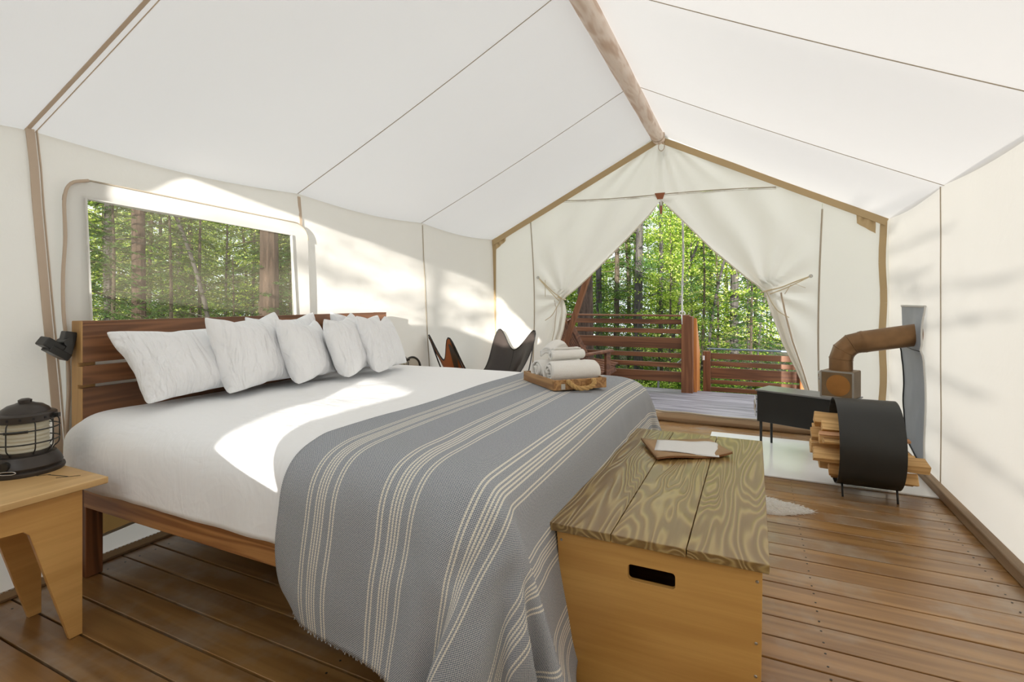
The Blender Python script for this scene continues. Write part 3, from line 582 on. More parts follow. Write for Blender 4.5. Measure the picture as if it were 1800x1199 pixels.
D_BLANKET = (24, 56, [[-1305,44,50,53,54,55,57,59,52,50,49,32,32,-33,32,41,35,32,10,8,46,22,10,10,19,-828,49,52,54,54,55,59,59,53,50,48,36,36,-32,45,39,35,23,-3,29,43,8,47,
15,-3,-856,51,54,54,54,55,59,61,54,51,46,39,40,-25,52,33,37,9,0,43,6,46,19,47,10,-898,52,55,54,54,55,61,60,55,53,45,40,45,-13,49,39,26,-7,21,16,43,8,
46,44,-25,-878,54,54,54,55,54,62,60,55,54,47,40,50,3,38,41,14,-7,31,31,11,42,32,-1,-24,-851,54,54,55,54,55,61,61,56,53,54,41,51,10,31,47,-9,26,21,25,
35,20,-12,-13,-13,-818,54,55,54,55,54,61,63,57,54,52,46,36,26,43,32,0,25,39,34,-1,-24,-10,-10,-19,-777,55,54,55,54,55,60,64,58,54,50,52,41,29,49,5,28,
34,39,-18,-16,-20,-13,0,13,-782,54,55,54,55,55,59,64,61,54,50,55,49,33,51,6,33,29,-23,-17,-4,8,15,16,16,-829,55,54,55,55,55,57,65,63,54,54,53,49,51,44,
16,16,-18,4,14,16,16,15,16,17,-876,54,55,55,55,55,56,65,65,55,55,55,55,62,26,26,3,15,16,15,15,15,15,14,15,-918,55,54,55,55,55,57,64,67,56,55,55,62,46,
21,16,19,20,19,19,17,18,16,17,12,-930,54,55,55,55,55,56,66,68,54,55,54,56,43,16,9,8,14,17,19,19,20,21,24,26,-920,55,55,54,56,55,55,67,68,55,54,54,55,
42,8,16,14,7,9,14,18,22,23,25,24,-905,55,54,55,55,56,55,67,67,56,54,54,54,39,18,0,10,18,11,7,11,17,22,24,24,-883,55,54,55,55,55,55,68,67,55,55,54,54,
38,12,11,5,5,16,14,9,9,17,20,23,-861,54,55,55,55,55,56,67,66,56,55,54,53,38,14,2,9,10,6,13,13,10,10,17,20,-843,54,55,55,54,56,56,65,66,59,54,54,52,37,
17,2,6,9,9,9,12,12,9,10,19,-831,54,55,55,54,56,56,62,68,59,55,54,52,37,16,2,7,9,9,10,9,11,11,6,13,-820,55,54,54,55,56,56,60,66,63,54,55,51,37,17,2,7,9,
9,9,10,11,10,7,5,-812,55,54,54,55,55,57,57,67,65,54,54,52,36,18,2,7,8,9,9,11,10,11,6,-1,-805,54,54,55,54,56,56,57,65,67,54,55,51,36,18,3,7,7,9,9,11,11,
10,5,-5,-799,54,54,54,55,56,57,55,65,67,55,54,52,36,18,3,7,7,8,10,11,11,10,3,-8,-794,53,55,54,55,56,57,55,65,67,54,55,51,36,19,3,7,7,9,10,11,11,8,2,
-10,-790,53,55,54,55,57,56,55,66,65,55,54,51,37,18,5,6,8,9,10,11,11,7,0,-11,-787,53,55,54,55,57,57,54,66,64,55,54,51,37,19,5,7,8,10,10,11,9,6,-1,-10,
-786,53,55,54,55,57,57,54,66,63,55,55,50,37,20,5,8,8,10,11,10,9,4,-1,-10,-785,53,55,54,55,57,57,55,64,62,56,55,50,37,20,6,8,9,10,10,10,8,5,-2,-9,-785,
53,55,54,55,58,57,54,62,62,57,55,50,38,20,6,8,10,10,10,9,8,4,-1,-7,-787,53,55,54,55,58,57,55,59,62,58,55,50,38,20,7,9,9,10,10,9,8,4,0,-5,-790,54,54,55,
54,58,58,54,58,61,59,55,50,39,20,7,9,10,9,10,8,7,5,2,-2,-794,54,54,55,54,58,58,54,57,60,60,55,50,39,21,8,9,9,8,9,8,6,5,5,1,-797,54,55,54,55,58,57,55,
55,60,59,55,51,39,22,8,8,9,8,9,8,8,7,4,3,-801,54,55,54,55,58,57,55,55,59,59,55,51,39,22,9,7,7,7,7,8,7,8,9,8,-805,55,54,54,55,58,57,55,55,58,59,55,51,
40,22,6,7,7,8,8,9,10,8,8,8,-807,54,55,55,54,58,57,56,54,58,58,55,51,40,23,7,8,7,8,7,8,8,9,9,9,-808,54,55,55,54,57,58,56,54,58,57,55,51,41,23,9,9,9,8,9,
6,8,10,11,11,-818,54,55,55,54,57,58,56,54,58,56,55,51,41,23,8,8,11,13,13,13,12,12,11,11,-839,55,54,55,54,57,58,56,54,57,56,55,51,42,24,14,10,8,8,7,7,9,
9,11,10,-821,55,54,55,54,57,58,56,54,57,56,54,52,41,24,8,7,8,8,9,10,8,7,7,7,-806,55,54,55,55,56,58,56,54,56,56,54,52,42,24,6,8,8,8,8,8,7,8,7,8,-803,55,
54,55,55,56,57,57,54,56,56,54,52,41,25,4,6,7,7,8,8,8,9,9,10,-803,55,54,55,55,56,57,57,54,55,56,55,52,41,25,6,10,8,8,8,7,7,8,7,9,-805,55,54,55,55,55,58,
56,55,55,56,55,52,42,24,8,5,7,9,11,11,10,8,6,7,-809,55,54,55,55,55,57,57,55,55,56,56,52,41,24,7,7,8,6,6,11,12,12,11,7,-814,55,54,55,55,55,57,57,55,54,
57,57,51,41,27,5,9,9,9,6,8,6,12,12,11,-817,55,54,55,55,55,57,57,54,55,58,57,51,41,27,4,6,8,8,13,13,6,7,12,11,-819,55,55,54,55,55,57,56,55,55,58,58,52,
41,21,12,3,9,3,13,15,11,8,10,10,-821,55,55,55,54,55,57,56,55,54,60,58,52,42,27,4,12,0,6,16,15,8,9,8,9,-821,54,55,55,55,55,56,56,55,54,60,59,52,40,34,8,
-8,12,14,11,9,9,8,8,9,-820,55,54,55,55,55,56,56,54,55,61,59,51,45,15,6,13,8,8,8,8,8,8,8,7,-808,55,54,55,55,55,55,56,55,55,60,60,55,47,35,-2,3,4,4,5,6,
6,6,7,6,-796,54,55,54,55,55,55,56,55,54,60,58,51,45,39,22,20,12,4,3,3,5,7,8,7,-837,54,55,54,55,55,55,56,54,53,60,55,49,36,33,38,16,5,18,25,19,13,8,5,3,
-874,55,54,55,54,55,55,56,54,54,57,51,36,38,27,40,36,25,-8,5,18,24,26,21,19,-907,55,55,54,55,54,56,55,54,55,52,46,35,22,37,27,38,41,35,-2,-10,4,18,23,
24,-882,54,55,54,55,55,55,55,55,54,49,40,31,21,21,38,31,41,37,42,9,-12,-11,9,19,],
[1196,-31,-22,-12,-10,-7,-9,-9,-16,-22,-23,41,16,-49,-45,18,29,32,43,45,4,-34,-44,52,51,-21,-24,-16,-9,-6,-4,-4,-8,-13,-22,-26,35,18,-52,-30,24,28,38,
45,33,-17,-43,-22,32,34,-8,-18,-11,-5,-7,-4,-7,-1,-6,-19,-29,27,19,-55,-10,30,26,43,45,8,-43,-11,16,-8,34,-25,-15,-3,-6,-7,0,-5,-3,-6,-12,-31,20,18,
-53,12,21,36,45,38,-41,-10,29,-6,15,-7,-39,-8,-1,-8,-2,3,-8,-6,-7,-4,-26,10,17,-45,29,20,40,44,-16,-23,38,-11,26,23,-11,-83,2,-5,-4,3,-3,-7,-3,-5,-12,
-9,-12,24,-20,36,11,42,17,-39,32,2,30,20,-4,-6,-92,4,-5,-1,2,-4,-3,2,-4,-7,-15,-22,42,-5,17,24,38,-32,5,17,30,10,-13,-12,0,-66,2,-3,0,1,-3,0,0,0,-4,
-18,-11,36,11,0,36,-2,5,4,18,-10,0,13,17,7,-97,1,0,0,-1,0,0,-1,1,-5,-10,-4,16,40,-8,39,-20,14,-3,10,17,15,6,3,-2,-94,0,0,1,0,-1,0,0,-2,0,-5,-1,23,27,0,
3,14,7,18,9,2,-2,-2,2,2,-66,0,0,1,0,0,0,-1,-2,-2,0,0,17,3,25,11,5,1,-1,-2,-3,-3,-4,-3,-3,3,0,0,0,0,0,0,-1,-2,-2,0,1,3,24,8,-5,9,2,1,0,-1,0,-1,-1,-1,14,
0,0,0,0,0,-1,-1,-2,-1,0,1,2,4,2,2,1,1,2,3,3,4,4,5,6,14,0,0,0,0,0,0,-2,-1,-1,0,1,2,4,1,2,2,1,0,2,3,4,5,5,5,17,0,0,0,0,0,0,-3,-1,0,1,0,1,3,2,1,1,3,1,1,1,
3,4,4,6,22,0,0,0,0,0,-1,-2,-1,0,1,0,1,3,1,2,1,1,2,2,1,1,2,4,4,28,0,0,0,-1,0,0,-2,-1,0,1,0,1,2,2,1,2,1,1,2,2,1,1,2,3,32,0,0,-1,0,0,0,-2,0,-1,1,0,1,2,2,
1,2,1,1,2,1,1,2,1,3,33,0,0,-1,0,0,0,-2,-1,0,1,0,1,2,2,1,2,1,1,2,1,1,2,1,2,34,0,0,-1,0,0,0,-1,-2,0,1,0,1,2,2,1,2,1,1,2,1,1,2,1,1,35,0,0,-1,0,0,0,-2,-1,
0,1,0,1,2,2,1,1,2,1,2,1,1,2,1,1,35,0,0,-1,0,0,-1,-1,0,-1,0,1,1,2,1,2,1,2,1,2,1,1,2,1,1,35,0,0,-1,0,0,-1,-1,0,-1,0,1,1,2,1,2,1,2,1,2,1,1,2,1,1,35,0,0,
-1,0,0,-1,-1,0,-1,0,1,2,1,1,2,1,2,1,2,1,1,2,1,1,35,0,0,-1,0,0,-1,-1,-1,0,0,1,2,1,1,2,1,2,1,2,1,1,1,2,1,35,0,0,-1,0,0,-1,-1,-2,1,0,1,2,1,1,2,1,2,1,1,2,
1,1,2,1,35,0,0,-1,0,0,-1,-1,-2,1,1,0,2,1,1,2,1,2,1,1,2,1,1,2,1,35,0,0,-1,0,0,-1,-1,-2,1,1,0,2,1,1,2,1,2,1,1,2,1,1,2,1,35,0,0,-1,0,0,-1,-1,-1,0,1,1,1,1,
1,2,1,2,1,1,2,1,1,1,2,35,0,0,-1,0,-1,0,-1,-1,0,1,1,1,1,1,2,1,2,1,1,2,1,1,1,2,35,0,0,-1,0,-1,0,-1,-1,0,1,1,1,1,1,2,1,1,2,1,2,1,1,1,2,35,0,0,-1,0,-1,0,
-1,0,-1,1,1,1,1,1,2,1,1,2,1,1,2,1,1,2,35,0,0,-1,0,-1,0,-1,0,-1,1,1,1,1,1,2,1,1,2,1,1,2,1,1,1,36,0,0,-1,0,-1,0,0,-1,-1,1,1,1,1,1,2,1,1,1,2,1,1,2,1,1,36,
0,0,-1,0,-1,0,0,-1,-1,1,1,1,1,1,1,2,1,1,2,1,1,1,2,1,36,0,0,-1,0,-1,0,0,-1,0,0,1,1,0,2,1,2,1,1,1,2,1,1,2,1,36,0,0,-1,0,0,-1,0,-1,0,0,1,1,0,2,1,1,1,2,1,
1,2,1,1,1,37,0,0,-1,0,0,-1,0,0,-1,0,1,1,0,1,2,1,1,0,0,1,0,1,1,1,42,0,0,-1,0,0,-1,0,0,-1,0,1,0,1,1,1,1,0,0,0,-1,1,0,1,1,46,0,0,-1,0,0,-1,0,0,0,0,0,0,1,
0,1,0,0,0,0,1,0,0,0,0,49,0,0,-1,0,0,-1,0,0,0,0,0,0,1,0,0,0,1,0,0,1,0,0,0,0,49,0,0,-1,0,0,-1,0,0,0,0,0,0,0,1,0,0,0,1,0,0,1,0,0,0,49,0,0,-1,0,0,-1,0,0,0,
0,0,0,0,0,1,0,0,0,0,1,0,0,1,0,49,0,0,-1,0,0,-1,0,0,0,0,0,0,0,0,1,0,-1,1,0,0,1,0,1,0,49,0,0,-1,0,0,-1,0,0,1,0,-1,0,-1,1,0,0,0,0,1,0,0,1,0,1,49,0,0,-1,0,
0,-1,0,0,1,0,-1,0,-1,0,1,-1,0,0,1,1,0,1,0,1,49,0,0,-1,0,0,-1,0,1,0,0,0,-1,-1,-1,0,0,0,1,0,1,1,1,0,1,49,0,-1,0,0,0,-1,0,1,0,0,0,-2,-1,0,0,0,0,0,1,1,1,0,
1,1,49,0,-1,0,0,0,-1,1,0,0,0,0,-2,-1,-1,1,-1,0,1,1,0,1,1,1,1,49,-1,0,0,0,-1,0,1,0,0,1,-1,-2,-2,-1,0,-1,1,1,1,1,1,1,1,1,48,0,0,0,-1,0,0,0,1,0,1,-1,-2,
-3,-4,1,1,1,1,1,1,1,1,1,0,50,-1,0,0,0,0,-1,1,0,1,1,-1,-2,-6,-15,6,5,2,2,2,1,1,1,1,0,46,-1,0,0,0,0,0,0,0,2,-1,1,-4,-7,-11,-11,-12,-16,-12,-6,-1,2,3,5,4,
99,1,-1,0,0,0,1,1,1,2,3,1,-7,-18,-27,14,-6,-17,-15,-9,-14,-15,-13,-9,-4,152,0,0,0,0,0,0,1,2,-2,9,3,-7,-17,-30,-13,27,-6,-11,-17,-15,-10,-9,-13,-14,128,
-1,1,0,0,0,2,0,-3,2,24,12,-6,-35,-14,-32,11,20,4,-15,-7,-17,-14,-12,-10,91,0,-1,1,1,1,1,1,3,9,29,20,-4,-36,-36,-14,-25,20,27,11,-18,-6,-7,-17,-14,],
[217,-7,-3,0,0,1,1,-1,0,2,2,-2,-5,7,-12,-30,-31,-31,-30,-30,-25,-2,-6,3,-4,246,-3,-1,0,1,1,1,-2,0,2,3,-3,-5,7,-19,-31,-31,-31,-29,-29,-23,-22,-7,-4,-2,
274,-1,0,0,1,1,0,-1,0,1,3,-2,-5,5,-26,-31,-31,-30,-30,-25,-30,-20,-46,-5,-23,344,-1,1,0,1,0,1,-1,-1,1,4,-2,-6,1,-30,-31,-30,-30,-29,-32,-27,-43,-27,
-26,-21,377,0,1,0,1,0,0,0,-1,0,3,0,-7,-4,-36,-28,-30,-29,-32,-32,-37,-32,-35,-49,-44,440,1,1,0,0,1,0,-1,-1,1,0,1,-6,-14,-37,-24,-30,-31,-32,-36,-37,
-39,-48,-53,-51,485,1,1,0,0,1,0,-2,-2,0,2,2,-19,-15,-30,-25,-31,-31,-38,-40,-42,-47,-52,-52,-51,520,1,1,0,0,1,0,-2,-2,-1,3,-1,-19,-24,-23,-29,-31,-40,
-36,-46,-52,-50,-52,-51,-52,556,0,1,0,0,1,-1,-1,-3,0,1,-3,-17,-33,-21,-33,-35,-38,-50,-50,-52,-52,-52,-52,-52,590,0,1,0,0,0,0,-1,-3,-1,-1,-5,-25,-27,
-23,-33,-44,-49,-52,-52,-52,-52,-53,-52,-52,617,0,1,-1,1,0,-1,0,-2,-1,-3,-6,-23,-18,-39,-44,-49,-52,-52,-53,-52,-53,-52,-53,-52,632,0,0,0,0,0,-1,0,-1,
-1,-3,-6,-13,-37,-51,-53,-50,-51,-51,-52,-51,-52,-52,-52,-53,644,0,-1,-1,0,0,-1,0,-1,-1,-2,-6,-25,-43,-52,-54,-55,-52,-52,-52,-51,-50,-50,-50,-47,659,
-3,-3,-3,-1,0,0,2,-3,-2,-2,-7,-29,-44,-54,-52,-52,-54,-54,-53,-51,-51,-48,-49,-49,662,-2,-4,-1,-1,0,-1,4,-6,-1,-2,-7,-29,-46,-52,-54,-54,-51,-54,-54,
-53,-52,-50,-49,-49,669,-3,-3,-1,0,-1,2,-3,-2,-1,-2,-7,-29,-46,-53,-53,-54,-55,-52,-53,-54,-53,-52,-51,-49,675,-3,-2,-1,0,0,-1,-1,-2,-1,-3,-7,-28,-46,
-53,-54,-54,-54,-54,-53,-53,-53,-54,-52,-50,679,-3,-1,0,-1,0,-1,-1,-2,1,-5,-7,-29,-46,-51,-55,-54,-54,-54,-53,-54,-53,-54,-53,-51,681,-3,0,-1,0,-1,0,
-1,2,-6,-1,-9,-28,-45,-52,-55,-54,-54,-53,-54,-54,-53,-54,-54,-53,682,-1,-1,0,0,-1,-1,-1,-3,-1,-3,-7,-27,-45,-52,-54,-54,-54,-54,-54,-54,-53,-54,-54,
-54,681,0,1,-1,-1,0,-1,-1,-3,-1,-3,-8,-26,-45,-51,-55,-54,-54,-54,-54,-53,-54,-53,-55,-54,678,4,-2,-1,1,-1,-1,-2,-1,-2,-3,-7,-26,-45,-51,-55,-54,-54,
-54,-54,-53,-54,-53,-55,-54,676,6,-3,-1,0,0,-1,-1,-2,-2,-3,-7,-26,-43,-52,-54,-55,-54,-54,-53,-54,-53,-54,-54,-54,673,8,-3,-2,1,-1,0,-2,-1,-3,-2,-8,
-26,-42,-51,-55,-54,-54,-54,-54,-53,-54,-54,-54,-54,671,9,-3,-1,0,0,-1,-1,4,-8,-3,-8,-25,-42,-51,-55,-54,-54,-54,-53,-54,-53,-55,-54,-54,670,9,-3,-1,0,
0,-1,-1,-2,-2,-3,-8,-25,-41,-51,-54,-54,-54,-54,-54,-53,-54,-54,-55,-53,668,9,-3,-1,0,0,-1,-1,-2,-2,-3,-8,-24,-41,-50,-55,-54,-54,-54,-53,-54,-54,-54,
-55,-53,667,10,-4,-1,0,0,-1,-1,-2,-2,-3,-8,-24,-39,-51,-55,-54,-54,-53,-54,-53,-54,-55,-54,-54,667,9,-4,-1,0,0,-1,-1,-2,-2,-3,-7,-24,-39,-51,-54,-54,
-54,-54,-53,-54,-54,-55,-54,-54,667,8,-5,0,0,0,-1,-1,-2,-2,-2,-8,-23,-39,-50,-55,-54,-54,-53,-54,-54,-54,-54,-55,-54,667,7,-5,0,1,-1,-1,-1,-2,-2,-2,-8,
-22,-38,-51,-55,-54,-53,-54,-54,-54,-54,-54,-55,-54,667,6,-5,0,1,-1,-1,-1,-2,-2,-2,-7,-23,-37,-51,-54,-54,-54,-54,-54,-54,-54,-54,-55,-54,667,5,-5,0,1,
-1,-1,-1,-2,-2,-2,-7,-22,-37,-51,-54,-54,-54,-54,-54,-54,-54,-54,-54,-55,668,2,-3,0,0,-1,-1,-1,-2,-2,-2,-7,-21,-37,-50,-55,-54,-54,-54,-54,-55,-54,-54,
-54,-54,668,-1,-1,0,0,-1,-1,-1,-2,-2,-2,-7,-20,-38,-49,-55,-54,-54,-54,-54,-54,-54,-54,-54,-54,667,-2,-1,0,-1,0,-1,-1,-2,-2,-2,-6,-21,-37,-49,-55,-54,
-54,-54,-54,-54,-54,-54,-54,-54,666,-2,-1,0,-1,0,-1,-1,-2,-2,-2,-7,-19,-37,-49,-54,-54,-54,-54,-54,-54,-54,-54,-53,-54,663,-2,-1,0,-1,0,-1,-1,-2,-2,-2,
-6,-20,-36,-49,-54,-54,-54,-53,-53,-53,-53,-54,-53,-53,657,-2,-1,0,-1,0,-1,-1,-2,-2,-2,-6,-18,-37,-49,-53,-54,-54,-54,-54,-54,-54,-54,-54,-53,659,-1,
-1,0,-1,0,-1,-2,-1,-2,-2,-6,-18,-37,-49,-54,-54,-54,-54,-54,-54,-54,-54,-54,-54,660,-1,0,0,-1,-1,-1,-1,-1,-2,-2,-6,-18,-37,-49,-54,-54,-54,-54,-54,-54,
-54,-55,-54,-54,660,0,0,-1,0,-1,-1,-1,-1,-2,-2,-7,-17,-37,-48,-55,-54,-55,-54,-54,-54,-54,-54,-54,-53,659,-1,0,0,-1,0,-1,-1,-2,-1,-2,-7,-17,-37,-48,
-55,-53,-54,-54,-55,-54,-54,-54,-54,-54,658,0,0,-1,0,-1,-1,-1,-1,-2,-1,-7,-17,-36,-49,-54,-55,-54,-54,-53,-54,-54,-54,-54,-54,657,0,-1,0,-1,0,-1,-1,-1,
-2,-2,-6,-18,-36,-48,-55,-54,-54,-54,-54,-54,-53,-53,-54,-54,656,-1,-1,0,0,-1,-1,-1,-1,-1,-2,-6,-19,-36,-47,-54,-54,-54,-54,-54,-54,-54,-53,-54,-53,
654,-1,-1,0,0,-1,-1,-1,-1,-1,-1,-7,-17,-37,-47,-54,-55,-54,-54,-53,-52,-55,-54,-53,-53,653,-1,-2,0,-1,0,-1,0,-2,-1,-1,-6,-18,-35,-50,-53,-54,-53,-55,
-53,-52,-53,-54,-53,-54,652,-2,-2,-1,0,0,-1,-1,-1,-1,-1,-6,-18,-35,-47,-54,-53,-55,-53,-52,-53,-54,-54,-53,-54,647,0,-2,0,-1,0,0,-1,-1,-1,0,-7,-17,-38,
-42,-54,-54,-53,-53,-53,-54,-54,-54,-54,-54,641,0,0,0,0,0,-1,0,-1,0,-1,-7,-17,-31,-51,-47,-53,-54,-54,-54,-54,-54,-54,-55,-54,634,0,0,0,0,0,0,0,0,-1,0,
-6,-13,-28,-42,-55,-54,-55,-55,-54,-54,-55,-54,-54,-54,611,0,0,1,0,0,0,-1,0,1,-3,-4,-17,-27,-35,-44,-49,-51,-54,-54,-54,-55,-54,-54,-54,573,0,0,0,1,0,
0,1,1,2,1,-3,-20,-34,-35,-31,-44,-51,-50,-48,-49,-50,-53,-53,-55,524,1,0,0,0,1,0,0,1,1,4,-1,-15,-34,-36,-33,-29,-40,-53,-52,-49,-48,-47,-49,-49,478,0,
0,0,1,0,0,1,0,1,9,5,-13,-36,-34,-35,-31,-30,-35,-52,-53,-51,-50,-48,-48,449,0,0,0,1,0,0,1,1,3,10,11,-11,-36,-34,-35,-35,-30,-29,-32,-49,-53,-52,-52,
-49,]])
D_PILLOW0 = (18, 13, [[-346,39,40,37,35,38,41,41,35,37,41,41,41,38,31,39,40,40,39,-686,27,41,38,33,41,40,38,41,38,40,41,40,34,40,41,39,40,28,-672,17,37,40,37,38,41,38,41,41,
39,41,37,40,41,41,39,37,20,-650,3,34,37,40,37,41,41,41,39,41,41,41,40,40,40,39,33,9,-643,18,21,40,38,39,41,41,41,41,41,41,41,40,40,40,35,32,19,-647,24,
13,38,39,40,41,41,41,41,41,41,41,40,41,40,36,21,27,-642,8,25,38,39,40,41,41,41,42,41,41,40,41,41,39,37,20,25,-629,-8,31,37,39,41,40,41,42,41,41,41,41,
40,41,39,37,29,12,-628,-6,33,36,40,40,40,41,42,41,41,41,41,40,41,37,36,34,-2,-630,9,35,34,40,39,41,41,41,41,41,41,41,40,41,39,35,29,19,-657,26,25,39,
39,39,40,41,40,41,41,41,41,40,41,39,38,28,25,-669,24,34,40,39,40,38,40,41,38,41,39,41,41,39,40,39,35,24,-679,28,41,40,40,39,35,38,40,39,38,40,39,40,40,
41,39,38,29,-690,40,40,40,40,37,34,39,39,36,39,39,37,41,40,36,39,40,40,-662,40,40,41,41,36,39,41,36,41,39,40,40,35,40,40,40,-627,34,40,40,40,40,41,40,
41,40,38,41,40,39,38,41,35,-624,30,38,39,41,41,41,41,39,42,41,38,41,41,40,37,33,-620,28,37,39,40,41,40,41,41,42,40,41,41,40,39,38,28,-607,22,33,39,40,
41,41,41,41,41,42,41,40,40,40,37,26,-602,28,23,40,40,41,41,41,41,41,41,42,40,41,40,35,30,-610,28,28,40,41,40,41,41,41,41,42,40,41,40,40,36,28,-607,21,
34,40,41,41,40,41,41,42,41,40,41,40,40,37,17,-595,17,37,40,41,40,41,41,40,42,41,40,40,40,40,37,30,-621,30,39,41,40,41,41,41,38,41,38,41,41,40,40,38,29,
-623,36,39,41,41,41,41,35,39,37,41,40,41,40,41,40,33,-626,40,40,40,41,39,37,40,40,32,39,41,40,38,40,40,41,],
[-261,12,11,16,16,-8,2,1,20,-13,-2,-1,2,10,-26,-11,-10,-10,-11,43,-4,6,15,21,0,-1,-11,-2,11,4,-1,0,-21,-6,-1,-11,-4,3,42,-3,-2,3,16,7,-1,-10,-2,1,12,1,
-14,-9,-3,-2,1,1,3,40,-1,-2,0,0,7,-3,0,4,-6,-2,-1,0,0,0,0,1,2,0,42,-1,-3,1,0,0,2,-1,-1,-1,0,0,0,0,0,0,1,2,0,42,-2,-1,0,0,0,0,1,-1,0,0,0,0,-1,0,0,0,2,1,
43,-5,1,0,1,0,0,0,0,0,-1,0,0,0,0,0,0,1,2,38,-1,1,1,0,0,1,0,0,-1,0,0,0,0,-1,0,0,0,3,36,1,2,1,0,0,0,0,0,0,0,0,0,-1,0,-1,0,0,1,35,4,1,2,0,1,0,0,0,0,-1,0,
0,0,-1,0,0,-1,-3,39,3,3,1,-1,2,0,-1,0,0,0,-1,0,0,0,0,0,-2,-2,39,3,2,-2,1,-3,-16,9,0,-1,3,1,4,0,-4,5,4,-1,-3,39,3,-2,-5,-9,-13,-23,14,0,0,3,-5,12,10,6,
0,4,10,-2,38,-10,-10,-11,-10,-16,-24,9,-2,-7,11,0,16,9,6,9,12,11,10,-487,7,0,3,5,19,-11,0,15,2,-7,-4,7,-20,-7,-5,-6,43,-2,0,7,-3,0,2,3,0,5,-2,-5,3,-3,
-5,-4,2,43,-2,-1,-1,3,-2,1,4,-4,-1,2,4,-5,-2,0,1,1,44,-2,-2,-1,0,0,0,0,0,0,2,-2,0,0,1,0,2,42,-1,-2,0,-1,0,0,0,0,0,0,1,0,0,0,1,0,39,2,-1,0,0,0,0,0,0,0,
0,0,0,0,0,1,1,38,1,1,0,0,0,0,-1,0,0,0,1,0,0,0,0,1,38,1,1,0,0,0,0,0,0,0,0,0,0,0,1,-1,0,39,1,1,0,1,0,0,0,-1,0,0,1,0,0,0,0,-2,38,3,1,1,-1,0,-1,-3,-11,-2,
10,5,2,1,0,0,-2,39,2,1,-1,-2,-2,-4,-15,-9,12,6,4,4,1,6,1,-2,39,-4,-11,-1,-2,-11,-1,-2,-11,3,11,3,-5,14,10,6,3,],
[1,-2,-2,-4,-7,11,0,1,0,1,1,1,-1,5,-5,1,0,0,0,1,29,3,-5,-9,3,4,10,4,-4,-4,1,-1,7,0,-4,1,-5,-31,2,37,18,7,-6,-2,4,10,3,1,-7,-1,6,2,-3,-5,-12,-19,-35,6,
37,20,17,10,0,6,2,-3,9,2,-1,-4,-7,-8,-13,-13,-23,-37,4,36,34,11,15,12,-2,6,3,0,-2,-4,-5,-8,-11,-10,-20,-23,-37,5,33,39,15,12,11,6,-1,3,-1,-2,-4,-6,-7,
-8,-10,-19,-36,-30,4,41,32,15,12,9,6,3,1,0,-2,-4,-5,-5,-9,-12,-17,-37,-32,6,40,25,19,12,9,5,5,2,0,-1,-4,-5,-6,-9,-12,-18,-29,-39,8,37,24,19,12,9,7,5,2,
1,-2,-4,-6,-7,-8,-17,-18,-23,-35,-3,39,21,24,8,13,6,5,2,1,-2,-3,-6,-6,-8,-13,-22,-26,-34,-1,30,33,13,10,14,7,2,2,0,-3,-5,-3,-5,-8,-8,-16,-29,-33,-2,33,
23,7,12,6,-1,3,-1,0,0,-1,-1,-6,-11,-2,-3,-22,-34,-2,31,7,3,2,-1,-3,4,2,-1,-1,-3,2,0,-1,-6,-6,4,-30,-3,0,1,1,1,-1,-4,3,2,-2,0,-2,3,-1,0,0,-1,1,2,-34,-3,
-7,-2,1,6,-5,-1,6,3,-2,-1,2,-4,3,4,2,-4,-23,-10,4,-11,-3,1,1,-2,5,0,0,9,1,0,5,22,2,-27,-17,-11,-2,-7,-2,4,-8,0,4,13,-4,3,9,17,24,5,-30,-19,-13,-10,-5,
-4,-4,0,1,7,0,6,9,14,15,29,9,-34,-24,-13,-9,-5,-5,-3,-1,1,2,5,6,11,12,17,31,8,-28,-33,-11,-8,-6,-4,-3,-1,0,3,5,6,10,11,20,29,6,-30,-29,-10,-7,-5,-5,-4,
-2,0,2,7,7,10,11,19,30,6,-35,-23,-8,-7,-6,-6,-4,-3,-2,2,7,10,10,12,16,33,5,-37,-16,-8,-8,-8,-7,-5,-3,-1,0,9,10,11,12,16,28,1,-27,-12,-10,-7,-5,-5,1,9,
3,-10,-1,4,9,11,16,29,-4,-20,-11,-5,-4,-2,1,10,8,-13,-3,1,2,5,1,10,24,1,-5,1,-4,-3,0,0,2,3,-3,-2,2,6,-4,-1,2,6,]])
